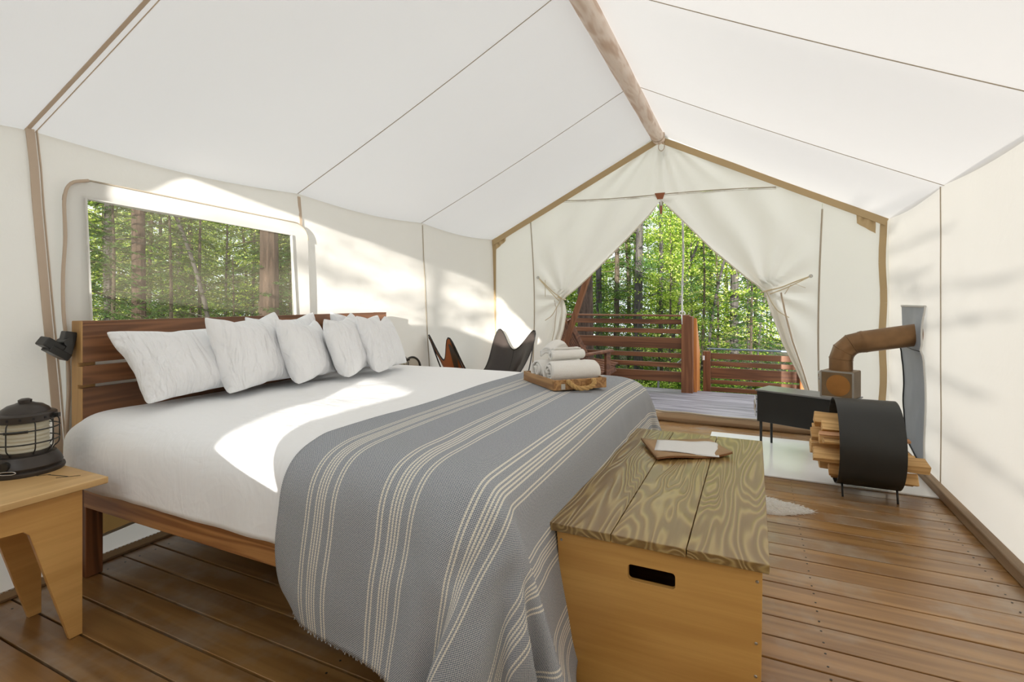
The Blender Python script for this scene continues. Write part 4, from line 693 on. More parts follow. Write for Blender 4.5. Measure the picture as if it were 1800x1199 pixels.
D_PILLOW1 = (18, 15, [[-276,31,31,31,28,33,32,32,31,26,30,30,31,32,30,26,30,31,31,-535,17,32,32,32,30,32,30,32,28,30,32,31,26,31,32,32,32,19,-519,8,27,32,32,32,32,32,29,30,
32,29,31,31,31,32,32,25,17,-500,-4,25,30,32,31,32,33,30,32,31,31,32,31,32,31,29,25,13,-496,2,19,30,31,31,32,32,32,32,32,32,32,31,31,31,28,25,8,-491,10,
12,29,30,32,32,32,32,32,32,32,32,32,31,31,27,23,7,-486,11,11,27,30,32,32,32,32,32,32,33,31,32,32,30,25,16,14,-487,15,15,22,31,31,32,32,32,32,33,32,32,
32,32,30,19,16,16,-488,23,21,14,29,31,32,32,32,33,32,32,32,32,32,31,25,12,10,-487,17,23,24,26,30,32,32,33,32,32,32,32,32,31,31,28,10,8,-485,12,23,26,
29,31,32,31,32,33,32,32,32,31,31,31,29,12,6,-486,11,23,28,29,31,32,32,32,32,31,32,32,32,31,30,30,16,11,-497,13,23,29,30,32,32,30,30,32,32,31,31,32,31,
31,29,25,10,-506,15,25,31,31,32,29,27,31,32,32,31,29,31,32,31,31,28,14,-516,17,31,32,31,30,27,28,28,32,33,30,28,31,32,28,32,31,20,-526,29,28,25,32,24,
28,32,30,32,33,32,31,26,27,29,31,31,31,-518,32,32,30,32,30,31,32,29,30,32,32,30,32,26,31,31,-486,22,32,32,32,31,32,31,30,33,32,32,30,32,26,32,26,-476,
12,31,32,32,32,32,31,32,32,32,32,32,32,28,29,21,-472,13,29,31,32,32,32,33,32,32,32,32,32,30,31,28,19,-463,7,28,31,32,32,32,32,33,32,32,32,32,31,30,25,
20,-470,18,26,31,32,32,32,32,32,33,32,32,32,31,30,19,20,-464,22,27,26,32,31,33,32,32,32,33,32,32,31,28,14,19,-454,24,20,29,31,32,32,33,32,32,32,32,32,
32,30,22,18,-456,16,20,30,31,32,32,32,33,32,32,32,31,32,31,26,20,-470,19,26,29,31,32,32,32,32,32,33,31,32,31,31,28,21,-475,21,27,30,31,31,32,32,32,32,
32,32,31,31,31,29,22,-476,21,28,29,30,32,33,32,32,29,31,32,32,31,31,31,22,-476,22,24,31,32,32,32,33,32,29,30,29,31,32,31,32,27,-480,30,29,27,25,32,32,
32,31,32,30,31,23,31,32,32,32,],
[-236,8,9,10,4,0,2,4,7,19,-10,-5,-10,-4,5,-16,-11,-9,-9,37,-4,2,3,5,11,2,-3,2,15,3,-3,-7,-19,-7,-4,-1,-2,3,36,-3,-2,0,1,3,2,3,8,-6,1,0,-10,-2,-2,-1,0,2,
2,34,0,-2,-1,-1,0,1,1,8,-1,-5,-5,-1,1,-1,0,1,2,2,30,4,-2,-1,-1,-1,0,-1,0,-1,0,0,0,0,1,0,1,2,2,31,1,0,-1,-1,-1,0,-1,0,0,-1,0,0,1,-1,1,1,3,0,32,1,0,-1,
-1,0,-1,0,-1,0,0,0,0,0,0,0,1,2,1,28,3,2,-1,-1,0,-1,0,0,-1,0,0,0,0,0,0,1,1,2,28,2,1,2,-1,-1,0,-1,0,0,0,-1,0,0,0,0,0,2,2,28,1,1,2,-1,0,0,0,-1,0,0,0,0,0,
0,0,-1,-1,-1,35,0,1,1,1,0,0,-1,0,-1,0,0,0,0,0,0,-1,-1,-1,34,1,2,1,0,0,0,-1,0,-3,0,2,0,0,0,0,-1,-1,-2,35,2,1,1,0,-1,-6,-7,2,2,0,-2,6,3,1,0,-1,-2,-1,35,
2,1,0,-4,-6,-13,-6,8,2,-2,-7,11,8,5,2,0,-1,-3,36,2,-2,-5,-7,-11,-14,-4,11,-1,-1,-7,13,4,-2,15,6,2,-2,36,-14,-17,-12,-7,-18,13,3,2,2,0,-1,-2,-12,18,13,
11,9,9,-453,4,6,5,1,10,-4,-2,13,-10,-4,3,9,1,-16,-10,-7,34,-4,1,2,3,10,3,-4,-7,0,1,2,8,3,-15,-6,2,32,-2,-1,0,0,1,3,0,-2,1,3,0,2,1,-8,1,2,31,-1,-1,-1,0,
0,0,0,2,0,1,-2,0,1,0,2,0,32,-1,-1,-1,0,0,0,0,1,0,0,0,0,1,1,1,1,30,0,-1,-1,0,0,0,0,1,0,0,0,1,0,1,0,1,31,0,-1,0,-1,0,1,0,0,0,1,0,0,0,0,1,0,32,0,-1,0,0,0,
0,0,0,1,0,0,1,0,-1,-2,0,34,0,0,0,0,0,0,1,0,0,0,1,0,0,-1,-1,-2,34,1,0,1,0,0,-1,1,0,0,1,0,0,0,-1,-1,-1,33,1,1,0,-4,2,1,-1,2,1,0,0,0,0,0,-1,-2,34,1,0,-10,
4,1,1,0,-2,-10,9,5,2,0,0,0,-1,33,1,-17,4,2,-1,1,-2,-4,-10,1,12,8,3,2,0,-2,35,-9,-14,-17,13,4,0,-3,-8,-3,-8,6,19,9,4,3,3,],
[3,0,-1,1,-2,0,-1,-1,0,-1,1,2,3,-2,9,-9,-3,-1,-1,5,27,3,2,0,-3,-1,3,1,-1,-3,0,2,5,0,-2,-4,-6,-27,2,32,17,5,4,1,0,0,-6,9,1,0,2,-3,-5,-5,-6,-20,-28,3,33,
20,10,8,5,4,1,-6,2,5,5,-5,-8,-4,-8,-13,-20,-32,2,33,24,12,9,8,6,6,4,1,-1,-4,-6,-6,-8,-9,-17,-20,-33,0,31,28,15,9,8,6,5,4,0,-1,-3,-5,-7,-7,-10,-16,-23,
-33,-3,31,30,17,11,7,6,5,3,1,-2,-3,-5,-6,-6,-11,-17,-29,-30,-2,29,29,22,11,7,6,4,3,2,-2,-4,-4,-5,-6,-10,-23,-28,-28,-2,25,24,28,15,7,5,5,2,0,-2,-2,-4,
-6,-6,-9,-19,-30,-30,-3,30,23,21,15,10,5,4,3,1,0,-3,-6,-7,-7,-9,-16,-31,-31,-1,32,23,17,14,10,6,7,3,1,-1,-4,-7,-8,-8,-10,-14,-29,-32,0,32,22,17,13,10,
8,4,2,-3,-1,-1,-4,-8,-10,-10,-13,-26,-31,-2,31,23,15,11,6,-1,-3,3,0,-1,-2,3,-1,-7,-10,-13,-20,-32,-2,30,20,9,4,0,-7,-1,6,0,-2,-6,6,5,-1,-5,-9,-16,-31,
-2,29,7,2,-1,-3,-7,-1,9,-2,-2,-6,10,1,0,1,-3,-6,-27,-1,1,2,2,-1,-1,-2,1,1,0,-1,-1,2,1,1,0,-1,-2,-1,-27,-2,-1,1,-1,5,-6,-3,-1,0,2,5,9,4,-9,-4,-1,-1,-21,
-3,-3,0,5,0,-5,-6,1,2,4,8,6,-9,1,19,2,-27,-11,-6,-5,-3,1,-3,0,2,5,2,1,3,1,15,24,-1,-29,-13,-9,-6,-5,-5,-1,6,-2,3,-1,1,10,10,16,26,0,-31,-16,-9,-6,-5,
-5,-2,0,1,0,3,3,10,11,20,26,-3,-28,-18,-10,-7,-4,-3,-2,-1,0,1,2,5,8,12,26,25,-7,-22,-19,-16,-6,-5,-3,-1,0,0,2,2,5,6,15,28,26,-10,-21,-25,-13,-7,-6,-3,
-1,1,1,3,3,5,7,10,23,27,1,-27,-25,-11,-9,-6,-2,-1,0,2,4,4,6,8,9,19,25,-1,-25,-20,-12,-10,-5,0,-3,0,1,4,6,8,8,9,16,24,-2,-24,-18,-13,1,-7,-1,0,-6,-2,3,
7,8,9,9,14,24,-3,-24,-18,8,-10,-3,-2,-2,0,9,-4,-2,4,7,8,11,23,-4,-23,9,-8,-5,0,-3,1,3,8,1,-7,-2,3,4,7,17,-4,0,3,6,-8,-4,-1,2,4,3,6,-5,-5,-2,1,3,3,]])
# ------------------------------------------------------------------ tent shell
XL, XR, YF, YB = -2.85, 1.07, 5.48, -0.35
XM, EAVE, RIDGE = -0.885, 1.925, 2.98
SEAMS = (1.11, 2.57, 4.03)

def ridge_z(y): return RIDGE - 0.012 * (y - 2.0)
def seam_frac(y):
    ys = (YB,) + SEAMS + (YF,)
    for a, b in zip(ys, ys[1:]):
        if a <= y <= b: return (y - a) / (b - a)
    return 0.0
def roof_pt(side, s, y):
    """side -1 left slope, +1 right; s = 0 at the eave, 1 at the ridge"""
    xe = (XL - 0.015) if side < 0 else XR
    f = seam_frac(y)
    sag = 0.035 * math.sin(PI * f) * (1 - s) ** 2
    sag += 0.05 * math.sin(PI * s) * (0.35 + 0.65 * math.sin(PI * f))
    sag *= 1.0 if side < 0 else 0.8
    ez = EAVE + (0.02 if side < 0 else 0.0)
    yy = y + 0.13 * s * (1.0 if YB < y < YF else 0.0)
    return (xe + (XM - xe) * s, yy, ez + (ridge_z(y) - ez) * s - sag)

m = MB()
ys = sorted(set([round(YB + (YF - YB) * i / 48, 4) for i in range(49)] + list(SEAMS)))
m.grid(lambda s, y: roof_pt(-1, s, y), lin(0, 1, 22), ys)
m.grid(lambda s, y: roof_pt(1, s, y), lin(0, 1, 22), ys)
struct(m.build('ceiling', M['roof'], smooth=True, fix=False))

n_trim = 0
def trim(mb, mat, smooth=False):
    global n_trim
    n_trim += 1
    return struct(mb.build('trim_%d' % n_trim, mat, smooth=smooth))

for i, y in enumerate(SEAMS):                       # roof seams
    for side in (-1, 1):
        w = 0.016 if i == 0 else 0.0045
        path = [Vector(roof_pt(side, s, y)) - Vector((0, 0, 0.004)) for s in lin(0.0, 0.985, 24)]
        mb = MB()
        for k in range(len(path) - 1):
            mb.bar(path[k], path[k + 1], w, 0.003)
        if i == 0:
            for k in range(len(path) - 1):
                mb.bar(path[k] + Vector((0, 0.03, 0)), path[k + 1] + Vector((0, 0.03, 0)), 0.003, 0.003)
        trim(mb, M['seamtan'] if i == 0 else M['seam'])

# left wall with the window hole
W0, W1, WZ0, WZ1 = 1.30, 2.49, 0.97, 1.675
def left_x(y, z):
    b = 0.02 * rng_noise(y * 0.9, z * 0.8, 4.0) + 0.006 * rng_noise(y * 5 + z * 3, z * 1.5 - y * 2, 9.0)
    b += 0.012 * math.exp(-((z - 1.82) / 0.08) ** 2) * math.sin(y * 9 + z * 12) * (1 if 1.1 < y < 2.6 else 0.2)
    edge = min(1.0, z / 0.1, max(0.0, (EAVE - z)) / 0.1)
    return XL + 0.075 * (1 - z / EAVE) + b * max(0.0, edge)
def left_eave(y): return roof_pt(-1, 0, y)[2]
def left_pt(y, t):
    z = t * left_eave(y) / EAVE
    return (left_x(y, z), y, z)
yl = sorted(set([round(YB + (YF - YB) * i / 70, 4) for i in range(71)] + [W0, W1]))
zl = sorted(set([round(EAVE * i / 30, 4) for i in range(31)] + [WZ0, WZ1]))
m = MB()
m.grid(left_pt, yl, zl, skip=lambda y, z: W0 < y < W1 and WZ0 < z < WZ1)
struct(m.build('wall_left', M['canvas'], smooth=True, fix=False))

def right_x(y, z):
    edge = min(1.0, z / 0.1, max(0.0, EAVE - z) / 0.1)
    return XR + (0.012 * rng_noise(y * 0.8, z * 0.9, 14.0) + 0.003 * rng_noise(y * 5, z * 3, 2)) * max(0, edge)
m = MB()
m.grid(lambda y, z: (right_x(y, z), y, z), lin(YB, YF, 60), lin(0, EAVE, 24))
struct(m.build('wall_right', M['canvas'], smooth=True, fix=False))

# wall seams
mb = MB()
for k in range(12):
    z0, z1 = 1.95 * k / 12, 1.95 * (k + 1) / 12
    f = lambda z: Vector((left_x(1.2, z) + 0.008, 1.115 + 0.115 * (1 - z / 1.95), z))
    mb.bar(f(z0), f(z1), 0.006, 0.030, up=(0, 1, 0))
    mb.bar(f(z0) + Vector((0, 0.024, 0)), f(z1) + Vector((0, 0.024, 0)), 0.009, 0.004, up=(0, 1, 0))
trim(mb, M['seamtan'])
for y, sl, xf, sg, w in ((2.57, 0.06, left_x, 1, 0.022), (4.03, 0.06, left_x, 1, 0.008), (4.08, 0.0, right_x, -1, 0.007)):
    mb = MB()
    for k in range(12):
        z0, z1 = EAVE * k / 12, EAVE * (k + 1) / 12
        f = lambda z: Vector((xf(y, z) + sg * 0.006, y + sl * (1 - z / EAVE), z))
        mb.bar(f(z0), f(z1), 0.005, w, up=(0, 1, 0))
    trim(mb, M['seamtan'] if w > 0.02 else M['seam'])

# front gable: side panels and the triangle over the door
def gable_z(x):
    if x < XM: return EAVE + 0.02 + (ridge_z(YF) - EAVE - 0.02) * (x - XL) / (XM - XL)
    return EAVE + (ridge_z(YF) - EAVE) * (XR - x) / (XR - XM)
def yoke_z(x):      # the seam above the door flaps
    return 2.335 - 0.022 * (x + 1.94) - 0.010 * math.sin((x + 1.94) * 3.0)
SL, SR = -2.33, 0.555                                # outer seams of the flaps
def seam_l(z): return SL + 0.05 * math.sin((2.15 - z) * 1.5) - 0.02
def seam_r(z): return SR - 0.03 * math.sin((2.0 - z) * 1.4) + 0.01
def pleat(x, z):
    d = Vector((x - XM, z - 2.95)); r = d.length; a = math.atan2(d.x, -d.y)
    return 0.028 * math.sin(a * 26) * min(1, r / 0.12) * math.exp(-r / 0.55) * (0.6 + 0.4 * math.sin(a * 7 + 1))
m = MB()
m.grid(lambda t, v: (lambda zt: (XL - 0.03 + (seam_l(v * zt(XL + (SL - XL) * t)) - XL + 0.03) * t, YF + 0.006 * rng_noise(t * 3, v * 2), v * zt(XL + (SL - XL) * t)))(gable_z), lin(0, 1, 8), lin(0, 1, 20))
m.grid(lambda t, v: (lambda zt: (XR + 0.03 + (seam_r(v * zt(XR + (SR - XR) * t)) - XR - 0.03) * t, YF + 0.006 * rng_noise(t * 3, v * 2, 7), v * zt(XR + (SR - XR) * t)))(gable_z), lin(0, 1, 8), lin(0, 1, 20))
def tri_pt(t, v):
    x = -1.98 + (0.215 + 1.98) * t
    z0 = yoke_z(x); z1 = max(z0 + 0.001, gable_z(x))
    z = z0 + (z1 - z0) * v
    return (x, YF - 0.004 + pleat(x, z), z)
m.grid(tri_pt, lin(0, 1, 90), lin(0, 1, 20))
struct(m.build('wall_front', M['flap'], smooth=True, fix=False))

# rear gable behind the camera, with invented openings cut to shape the sun patches
outer = [(XL, 0), (XR, 0), (XR, EAVE), (XM, ridge_z(YB)), (XL, EAVE + 0.02)]
low = [(-1.20, 0.90), (-0.85, 0.805), (-0.90, 0.89), (-0.95, 0.985), (-0.70, 1.085), (-1.00, 1.11), (-1.17, 1.118), (-1.10, 1.035), (-1.20, 0.99)]  # invented gap, outlined to throw the sun patch on the bed
upper_sun_gap = [(-2.20, 1.47), (-1.70, 1.49), (-1.15, 1.62), (-0.62, 1.46), (-0.20, 1.55), (-0.87, 2.19), (-2.10, 2.19), (-2.20, 2.0)]  # invented gap, outlined to throw sun on the left wall and front gable
m = MB()
m.prism(outer, [low, upper_sun_gap], lambda a, b, t: (a, YB + t, b), 0, 0.004)
struct(m.build('wall_rear', M['rearcanvas']))

# webbing along the gable
mb = MB()
mb.bar((XL + 0.015, YF - 0.012, 0.0), (XL + 0.02, YF - 0.012, EAVE), 0.006, 0.066, up=(1, 0, 0))
trim(mb, M['tape'])
mb = MB()
mb.bar((XL + 0.02, YF - 0.03, EAVE - 0.02), (XM - 0.02, YF - 0.03, ridge_z(YF) - 0.07), 0.008, 0.062)
trim(mb, M['tape'])
mb = MB()
mb.bar((XR - 0.02, YF - 0.03, EAVE - 0.03), (XM + 0.02, YF - 0.03, ridge_z(YF) - 0.07), 0.008, 0.062)
trim(mb, M['tape'])
mb = MB()
for k in range(16):
    z0, z1 = 1.9 * k / 16, 1.9 * (k + 1) / 16
    f = lambda z: Vector((XR - 0.045 - 0.006 * math.sin(z * 9) - 0.02 * math.exp(-z / 0.25), YF - 0.014, z))
    mb.bar(f(z0), f(z1), 0.006, 0.052, up=(1, 0, 0))
trim(mb, M['tape'])
mb = MB()                                           # corner reinforcement, scrunched
mb.grid(lambda u, v: (XR - 0.10 - 0.14 * u, YF - 0.022 - 0.012 * math.sin(u * 14 + v * 4) * (1 - abs(v - .5)), 1.80 + 0.10 * u + 0.15 * v * (1 - 0.35 * u)), lin(0, 1, 14), lin(0, 1, 10))
mb.grid(lambda u, v: (XL + 0.06 + 0.13 * u, YF - 0.022 - 0.012 * math.sin(u * 14 + v * 4) * (1 - abs(v - .5)), 1.82 + 0.10 * u + 0.13 * v * (1 - 0.35 * u)), lin(0, 1, 14), lin(0, 1, 10))
trim(mb, M['tape'], True)
mb = MB()                                           # stitched yoke seam and flap seams
P = [Vector((x, YF - 0.012 + pleat(x, yoke_z(x)), yoke_z(x))) for x in lin(-1.95, 0.19, 40)]
mb.tube(P, 0.005, 6)
mb.tube([p - Vector((0, 0, 0.016)) for p in P], 0.002, 5)
trim(mb, M['seam'], True)
mb = MB(); mb.tube([(seam_l(z), YF - 0.008, z) for z in lin(0.0, 2.17, 24)], 0.0065, 6); trim(mb, M['seam'], True)
mb = MB(); mb.tube([(seam_r(z), YF - 0.008, z) for z in lin(0.0, 2.05, 24)], 0.0075, 6); trim(mb, M['seam'], True)

# sills along the floor
mb = MB(); mb.bar((XR - 0.03, YB, 0.03), (XR - 0.03, YF, 0.03), 0.05, 0.06)
struct(mb.build('baseboard_right', M['sillwood'], bevel=0.008))
mb = MB()
mb.bar((-2.745, YB, 0.006), (-2.745, YF, 0.006), 0.085, 0.012)
struct(mb.build('baseboard_left', M['sod'], bevel=0.003))
mb = MB()
for k in range(330):
    y = YB + 0.03 + k * 0.0175
    mb.box((-2.765, y, 0.0135), (0.003, 0.010, 0.002))
trim(mb, M['vinyl'])
sill = MB()                                         # rolled canvas sill across the doorway
sill.grid(lambda x, a: (x, 5.33 + 0.045 * math.cos(a) + 0.004 * rng_noise(x * 4, a), 0.042 + (0.048 + 0.014 * rng_noise(x * 2.5, 3)) * math.sin(a)), lin(XL + 0.05, XR - 0.03, 60), lin(-PI, PI, 17))
struct(sill.build('baseboard_front', M['sill'], smooth=True))
mb = MB(); mb.tube([(x, 5.30 + 0.008 * rng_noise(x * 3, 1), 0.094 + 0.016 * rng_noise(x * 2.5, 3) + 0.02 * math.exp(-((x + 0.95) / 0.10) ** 2)) for x in lin(-2.3, 0.5, 50)], 0.009, 8)
trim(mb, M['seam'], True)

# floor boards run across the tent
fl = MB(); fl.box(((XL + XR) / 2, (YB + YF) / 2, -0.07), (XR - XL + 0.1, YF - YB + 0.1, 0.06))
floor = struct(fl.build('floor', M['subfloor']))
pm = None
PITCH = 0.1325
k = 0
y = YB + 0.03
while y < 5.50:
    if pm is None:
        b = MB(); b.box((0, 0, 0), (XR - XL - 0.02, PITCH - 0.007, 0.038))
        o = b.build('plank', M['floor'], bevel=0.003, seg=1); pm = o.data
    else:
        o2 = o.copy(); COL.objects.link(o2); o = o2
    o.parent = floor
    o.location = ((XL + XR) / 2, y + PITCH / 2, -0.0195 - 0.0012 * (k % 3 == 1))
    y += PITCH; k += 1

sh_ = MB()
for kk in range(44):
    yy = YB + 0.03 + PITCH * (kk + 0.5)
    for xx in (-2.62, -1.25, 0.22, 0.93):
        for dy in (-0.035, 0.035):
            sh_.lathe([(0, 0.0005), (0.0042, 0.0005), (0.0042, 0.0), (0, 0)], (xx + 0.004 * rng_noise(yy * 9, xx), yy + dy, 0.0), 6, cap=False)
so = sh_.build('screw_heads', M['blackmetal'], floor); so['kind'] = 'stuff'

# ------------------------------------------------------------------ window in the left wall
win = thing('window_1', 'mesh window with a pale vinyl surround in the left canvas wall', 'window', (-2.78, 1.9, 1.3))
win['kind'] = 'structure'
del win['category']
def win_x(y, z): return left_x(y, z) + 0.016
def rr(y0, y1, z0, z1, r, n=8, lower=False):
    pts = []
    for cy, cz, a0 in ((y1 - r, z1 - r, 0), (y0 + r, z1 - r, 90)):
        for i in range(n + 1):
            a = R(a0 + 90 * i / n); pts.append((cy + r * math.cos(a), cz + r * math.sin(a)))
    pts += [(y0, z0), (y1, z0)]
    return pts
fr = MB()
ou = rr(1.215, 2.61, 0.25, 1.765, 0.11)
ou = [(p[0], p[1] - 0.025 * max(0, (p[0] - 1.3))) if p[1] > 1.0 else p for p in ou]
HOLE = [(1.30, 1.678), (1.315, 0.975), (2.485, 0.975), (2.465, 1.645)]
fr.prism(ou, [HOLE], lambda a, b, t: (-2.79 + 0.0385 * (1 - b / EAVE) * 2 - 0.03 + t, a, b), 0, 0.006)
fr.build('window_frame', M['vinyl'], win)
ed = MB()
ed.tube([(-2.79 + 0.077 * (1 - p[1] / EAVE) - 0.022, p[0], p[1]) for p in ou[:-2][::-1]] , 0.004, 6)
ed.build('piping', M['seam'], win, smooth=True)
ed = MB()
P = catmull([(-2.79 + 0.077 * (1 - z / EAVE) - 0.018, 1.213 + 0.008 * math.sin(z * 9), z) for z in lin(0.3, 1.66, 9)] + [(-2.795, 1.242, 1.735), (-2.795, 1.31, 1.762)], 5)
ed.tube(P, 0.0075, 6)
ed.build('zipper_flap', M['seamtan'], win, smooth=True)
hm = MB()
for a, b in zip(HOLE, HOLE[1:] + HOLE[:1]):
    fa = lambda p: Vector((-2.79 + 0.077 * (1 - p[1] / EAVE) - 0.020, p[0], p[1]))
    hm.bar(fa(a), fa(b), 0.006, 0.018, up=(1, 0, 0))
hm.build('hem', M['vinyl'], win)
ms = MB()
ms.grid(lambda y, z: (-2.79 + 0.077 * (1 - z / EAVE) - 0.030, y, z), lin(1.28, 2.50, 3), lin(0.96, 1.69, 3))
ms.build('mesh_screen', M['mesh'], win)
# rolled-down window flap, seen under the bed
wf = MB()
wf.grid(lambda y, z: (-2.735 + 0.012 * rng_noise(y * 3, z * 3), y, z + (0.02 * math.sin((y - 1.3) * 3.3) if z < 0.2 else 0)), lin(1.30, 2.6, 24), lin(0.115, 0.50, 10))
wfo = wf.build('window_flap', M['flaptan'], smooth=True)
tag(wfo, 'tan canvas window flap hanging down the left wall behind the bed', 'flap')
e = MB(); e.tube([(-2.728, y, 0.115 + 0.02 * math.sin((y - 1.3) * 3.3)) for y in lin(1.3, 2.6, 20)], 0.006, 6)
e.build('hem_piping', M['seam'], wfo, smooth=True)

# ------------------------------------------------------------------ ridge pole and door fittings
pole = thing('ridge_pole', 'peeled pale log pole running along the tent ridge', 'pole', (XM, 2.5, 2.95))
mb = MB()
PP = [(XM + 0.012 * rng_noise(y * 0.5, 2), y, ridge_z(y) - 0.055 + 0.008 * rng_noise(y, 5)) for y in lin(YB + 0.02, YF - 0.05, 60)]
rads = [0.064 + 0.005 * rng_noise(y * 3, 1) for y in lin(0, 6, 60)]
mb.tube(PP, rads, 20)
mb.build('log', M['pole'], pole, smooth='auto')
lp = MB()
lp.tube([(XM + 0.068 * math.cos(a), YF - 0.16, ridge_z(YF) - 0.055 + 0.068 * math.sin(a)) for a in lin(0, 2 * PI, 24)], 0.005, 6)
lp.tube([(XM + 0.03 * math.cos(a) + 0.03, YF - 0.10, ridge_z(YF) - 0.155 + 0.045 * math.sin(a)) for a in lin(0, 2 * PI, 20)], 0.004, 6)
lp.build('lashing_cord', M['seamtan'], pole, smooth=True)

def smoothstep(a, b, x):
    t = max(0, min(1, (x - a) / (b - a))); return t * t * (3 - 2 * t)
def interp(pts, z):
    pts = sorted(pts, key=lambda p: p[1])
    if z <= pts[0][1]: return pts[0][0]
    for a, b in zip(pts, pts[1:]):
        if a[1] <= z <= b[1]:
            t = (z - a[1]) / (b[1] - a[1]); return a[0] + (b[0] - a[0]) * t
    return pts[-1][0]
LE = [(-0.885, 2.245), (-1.003, 2.10), (-1.242, 1.86), (-1.555, 1.56), (-1.80, 1.34), (-1.90, 1.27), (-1.955, 1.225), (-1.93, 1.15), (-1.915, 1.08), (-1.95, 0.88), (-2.01, 0.70), (-2.06, 0.5), (-2.10, 0.06)]
RE = [(-0.865, 2.245), (-0.716, 2.09), (-0.388, 1.73), (-0.077, 1.44), (0.04, 1.345), (0.10, 1.28), (0.115, 1.22), (0.15, 1.10), (0.242, 0.82), (0.36, 0.56), (0.43, 0.38), (0.50, 0.06)]
TL, TR = Vector((-1.955, 1.235)), Vector((0.10, 1.30))

def flap(side):
    E = LE if side < 0 else RE
    T = TL if side < 0 else TR
    seam = seam_l if side < 0 else seam_r
    zs = sorted(set(lin(0.05, 2.345, 72) + [p[1] for p in E]))
    us = [0, 0.006, 0.015, 0.03, 0.05, 0.075, 0.10, 0.13, 0.17] + lin(0.21, 1, 26)
    def pt(u, z):
        xi = interp(E, z); xo = seam(z)
        zz = z
        if z > 2.245:
            xi = XM
        x = xi + (xo - xi) * u
        top = yoke_z(x)
        # clip to the gable slope and the yoke seam
        lim = min(top, gable_z(x) - 0.01)
        if z > lim: zz = lim
        d = Vector((x, zz)) - T
        r = d.length; a = math.atan2(d.y, d.x * -side)
        y = YF + 0.004
        y += 0.034 * math.sin(a * 11 + 0.8) * math.exp(-((r - 0.35) / 0.4) ** 2) * (1 - u) ** 0.5 * 0.8      # folds radiating from the tie
        y += 0.024 * math.sin(x * 15 + zz * 9 * side) * smoothstep(1.4, 2.2, zz) * (1 - u * 0.6) * min(1, u * 8)
        # rolled inner edge: turns back inside, thicker towards the tie
        w = 0.14 if zz > T.y else 0.16
        k = smoothstep(0, 0.10, u)
        amp = (0.045 * smoothstep(2.15, 1.35, zz) if zz > T.y else 0.06 * smoothstep(T.y + 0.01, T.y - 0.25, zz) + 0.045)
        y -= amp * math.sin(min(1.0, u / w) * PI) * (0.8 + 0.2 * math.sin(u * 60))
        if zz < T.y:
            y -= 0.03 * math.sin(min(1.0, u / 0.34) * 2 * PI) * smoothstep(T.y, T.y - 0.4, zz)
        return (x, y, zz)
    m = MB(); m.grid(pt, us, zs)
    name = 'door_flap'
    o = m.build(name, M['flap'], smooth=True, fix=False)
    hem = MB()
    hz = lin(0.06, 2.2, 60)
    hem.tube([(interp(E, z), YF + 0.004, z) for z in hz], 0.007, 6)
    hem.build('edge_hem', M['flap'], o, smooth=True)
    # stitched facing line that follows the edge a hand's width in
    ln = MB()
    pts = [Vector(pt(0.30, z)) - Vector((0, 0.004, 0)) for z in lin(0.08, T.y - 0.02, 40)]
    ln.tube(pts, 0.0035 if side < 0 else 0.008, 6)
    ln.build('facing_seam', M['seamtan'], o, smooth=True)
    return o
fl_l = flap(-1)
tag(fl_l, 'cream canvas door flap tied back on the left of the tent doorway', 'door flap', 'tied back door flaps')
fl_r = flap(1)
tag(fl_r, 'cream canvas door flap tied back on the right of the tent doorway', 'door flap', 'tied back door flaps')

def tie(parent, a, b, side):
    mb = MB()
    a, b = Vector(a), Vector(b)
    mb.tube(catmull([a, (a * 2 + b) / 3 + Vector((0, -0.012, -0.012)), (a + b * 2) / 3 + Vector((0, -0.012, -0.004)), b], 5), 0.006, 6)
    mb.tube(catmull([a + Vector((0.03 * side, -0.01, -0.03)), (a + b) / 2 + Vector((0, -0.018, -0.032)), b], 5), 0.005, 6)
    if side > 0:
        c = (a + b) / 2 + Vector((0.02, -0.018, -0.012))
        mb.bar(c, c + Vector((-0.05, -0.01, -0.085)), 0.014, 0.004)
        mb.bar(c + Vector((0.03, 0, 0.01)), c + Vector((0.12, -0.01, -0.03)), 0.016, 0.004)
    else:
        mb.tube([b + Vector((0.09, -0.01, -0.03)), b + Vector((0.092, -0.012, -0.22))], 0.003, 5)
    # cord around the gathered flap and its loose tail
    mb.tube([a + Vector((0.045 * math.cos(t) - 0.0 * side, -0.055 * math.sin(t) - 0.005, 0.015 * math.cos(t) * side)) for t in lin(0, 2 * PI, 16)], 0.0055, 6)
    tail = [a, a + Vector((0.04 * side, -0.06, -0.10)), a + Vector((0.10 * side, -0.05, -0.19)), a + Vector((0.19 * side, -0.03, -0.25))]
    mb.tube(catmull(tail, 5), 0.004, 5)
    mb.build('tie_cord', M['cord'], parent, smooth=True)
    g = MB(); rot = Matrix.Rotation(R(90), 3, 'X')
    g.lathe([(0.006, 0), (0.017, 0), (0.017, 0.006), (0.006, 0.006)], b + Vector((0, -0.002, 0)), 16, rot, cap=False)
    g.build('eyelet', M['steel'], parent, smooth='auto')
tie(fl_l, (-1.955, YF - 0.03, 1.235), (-2.25, YF - 0.015, 1.475), -1)
tie(fl_r, (0.105, YF - 0.03, 1.30), (0.475, YF - 0.015, 1.435), 1)

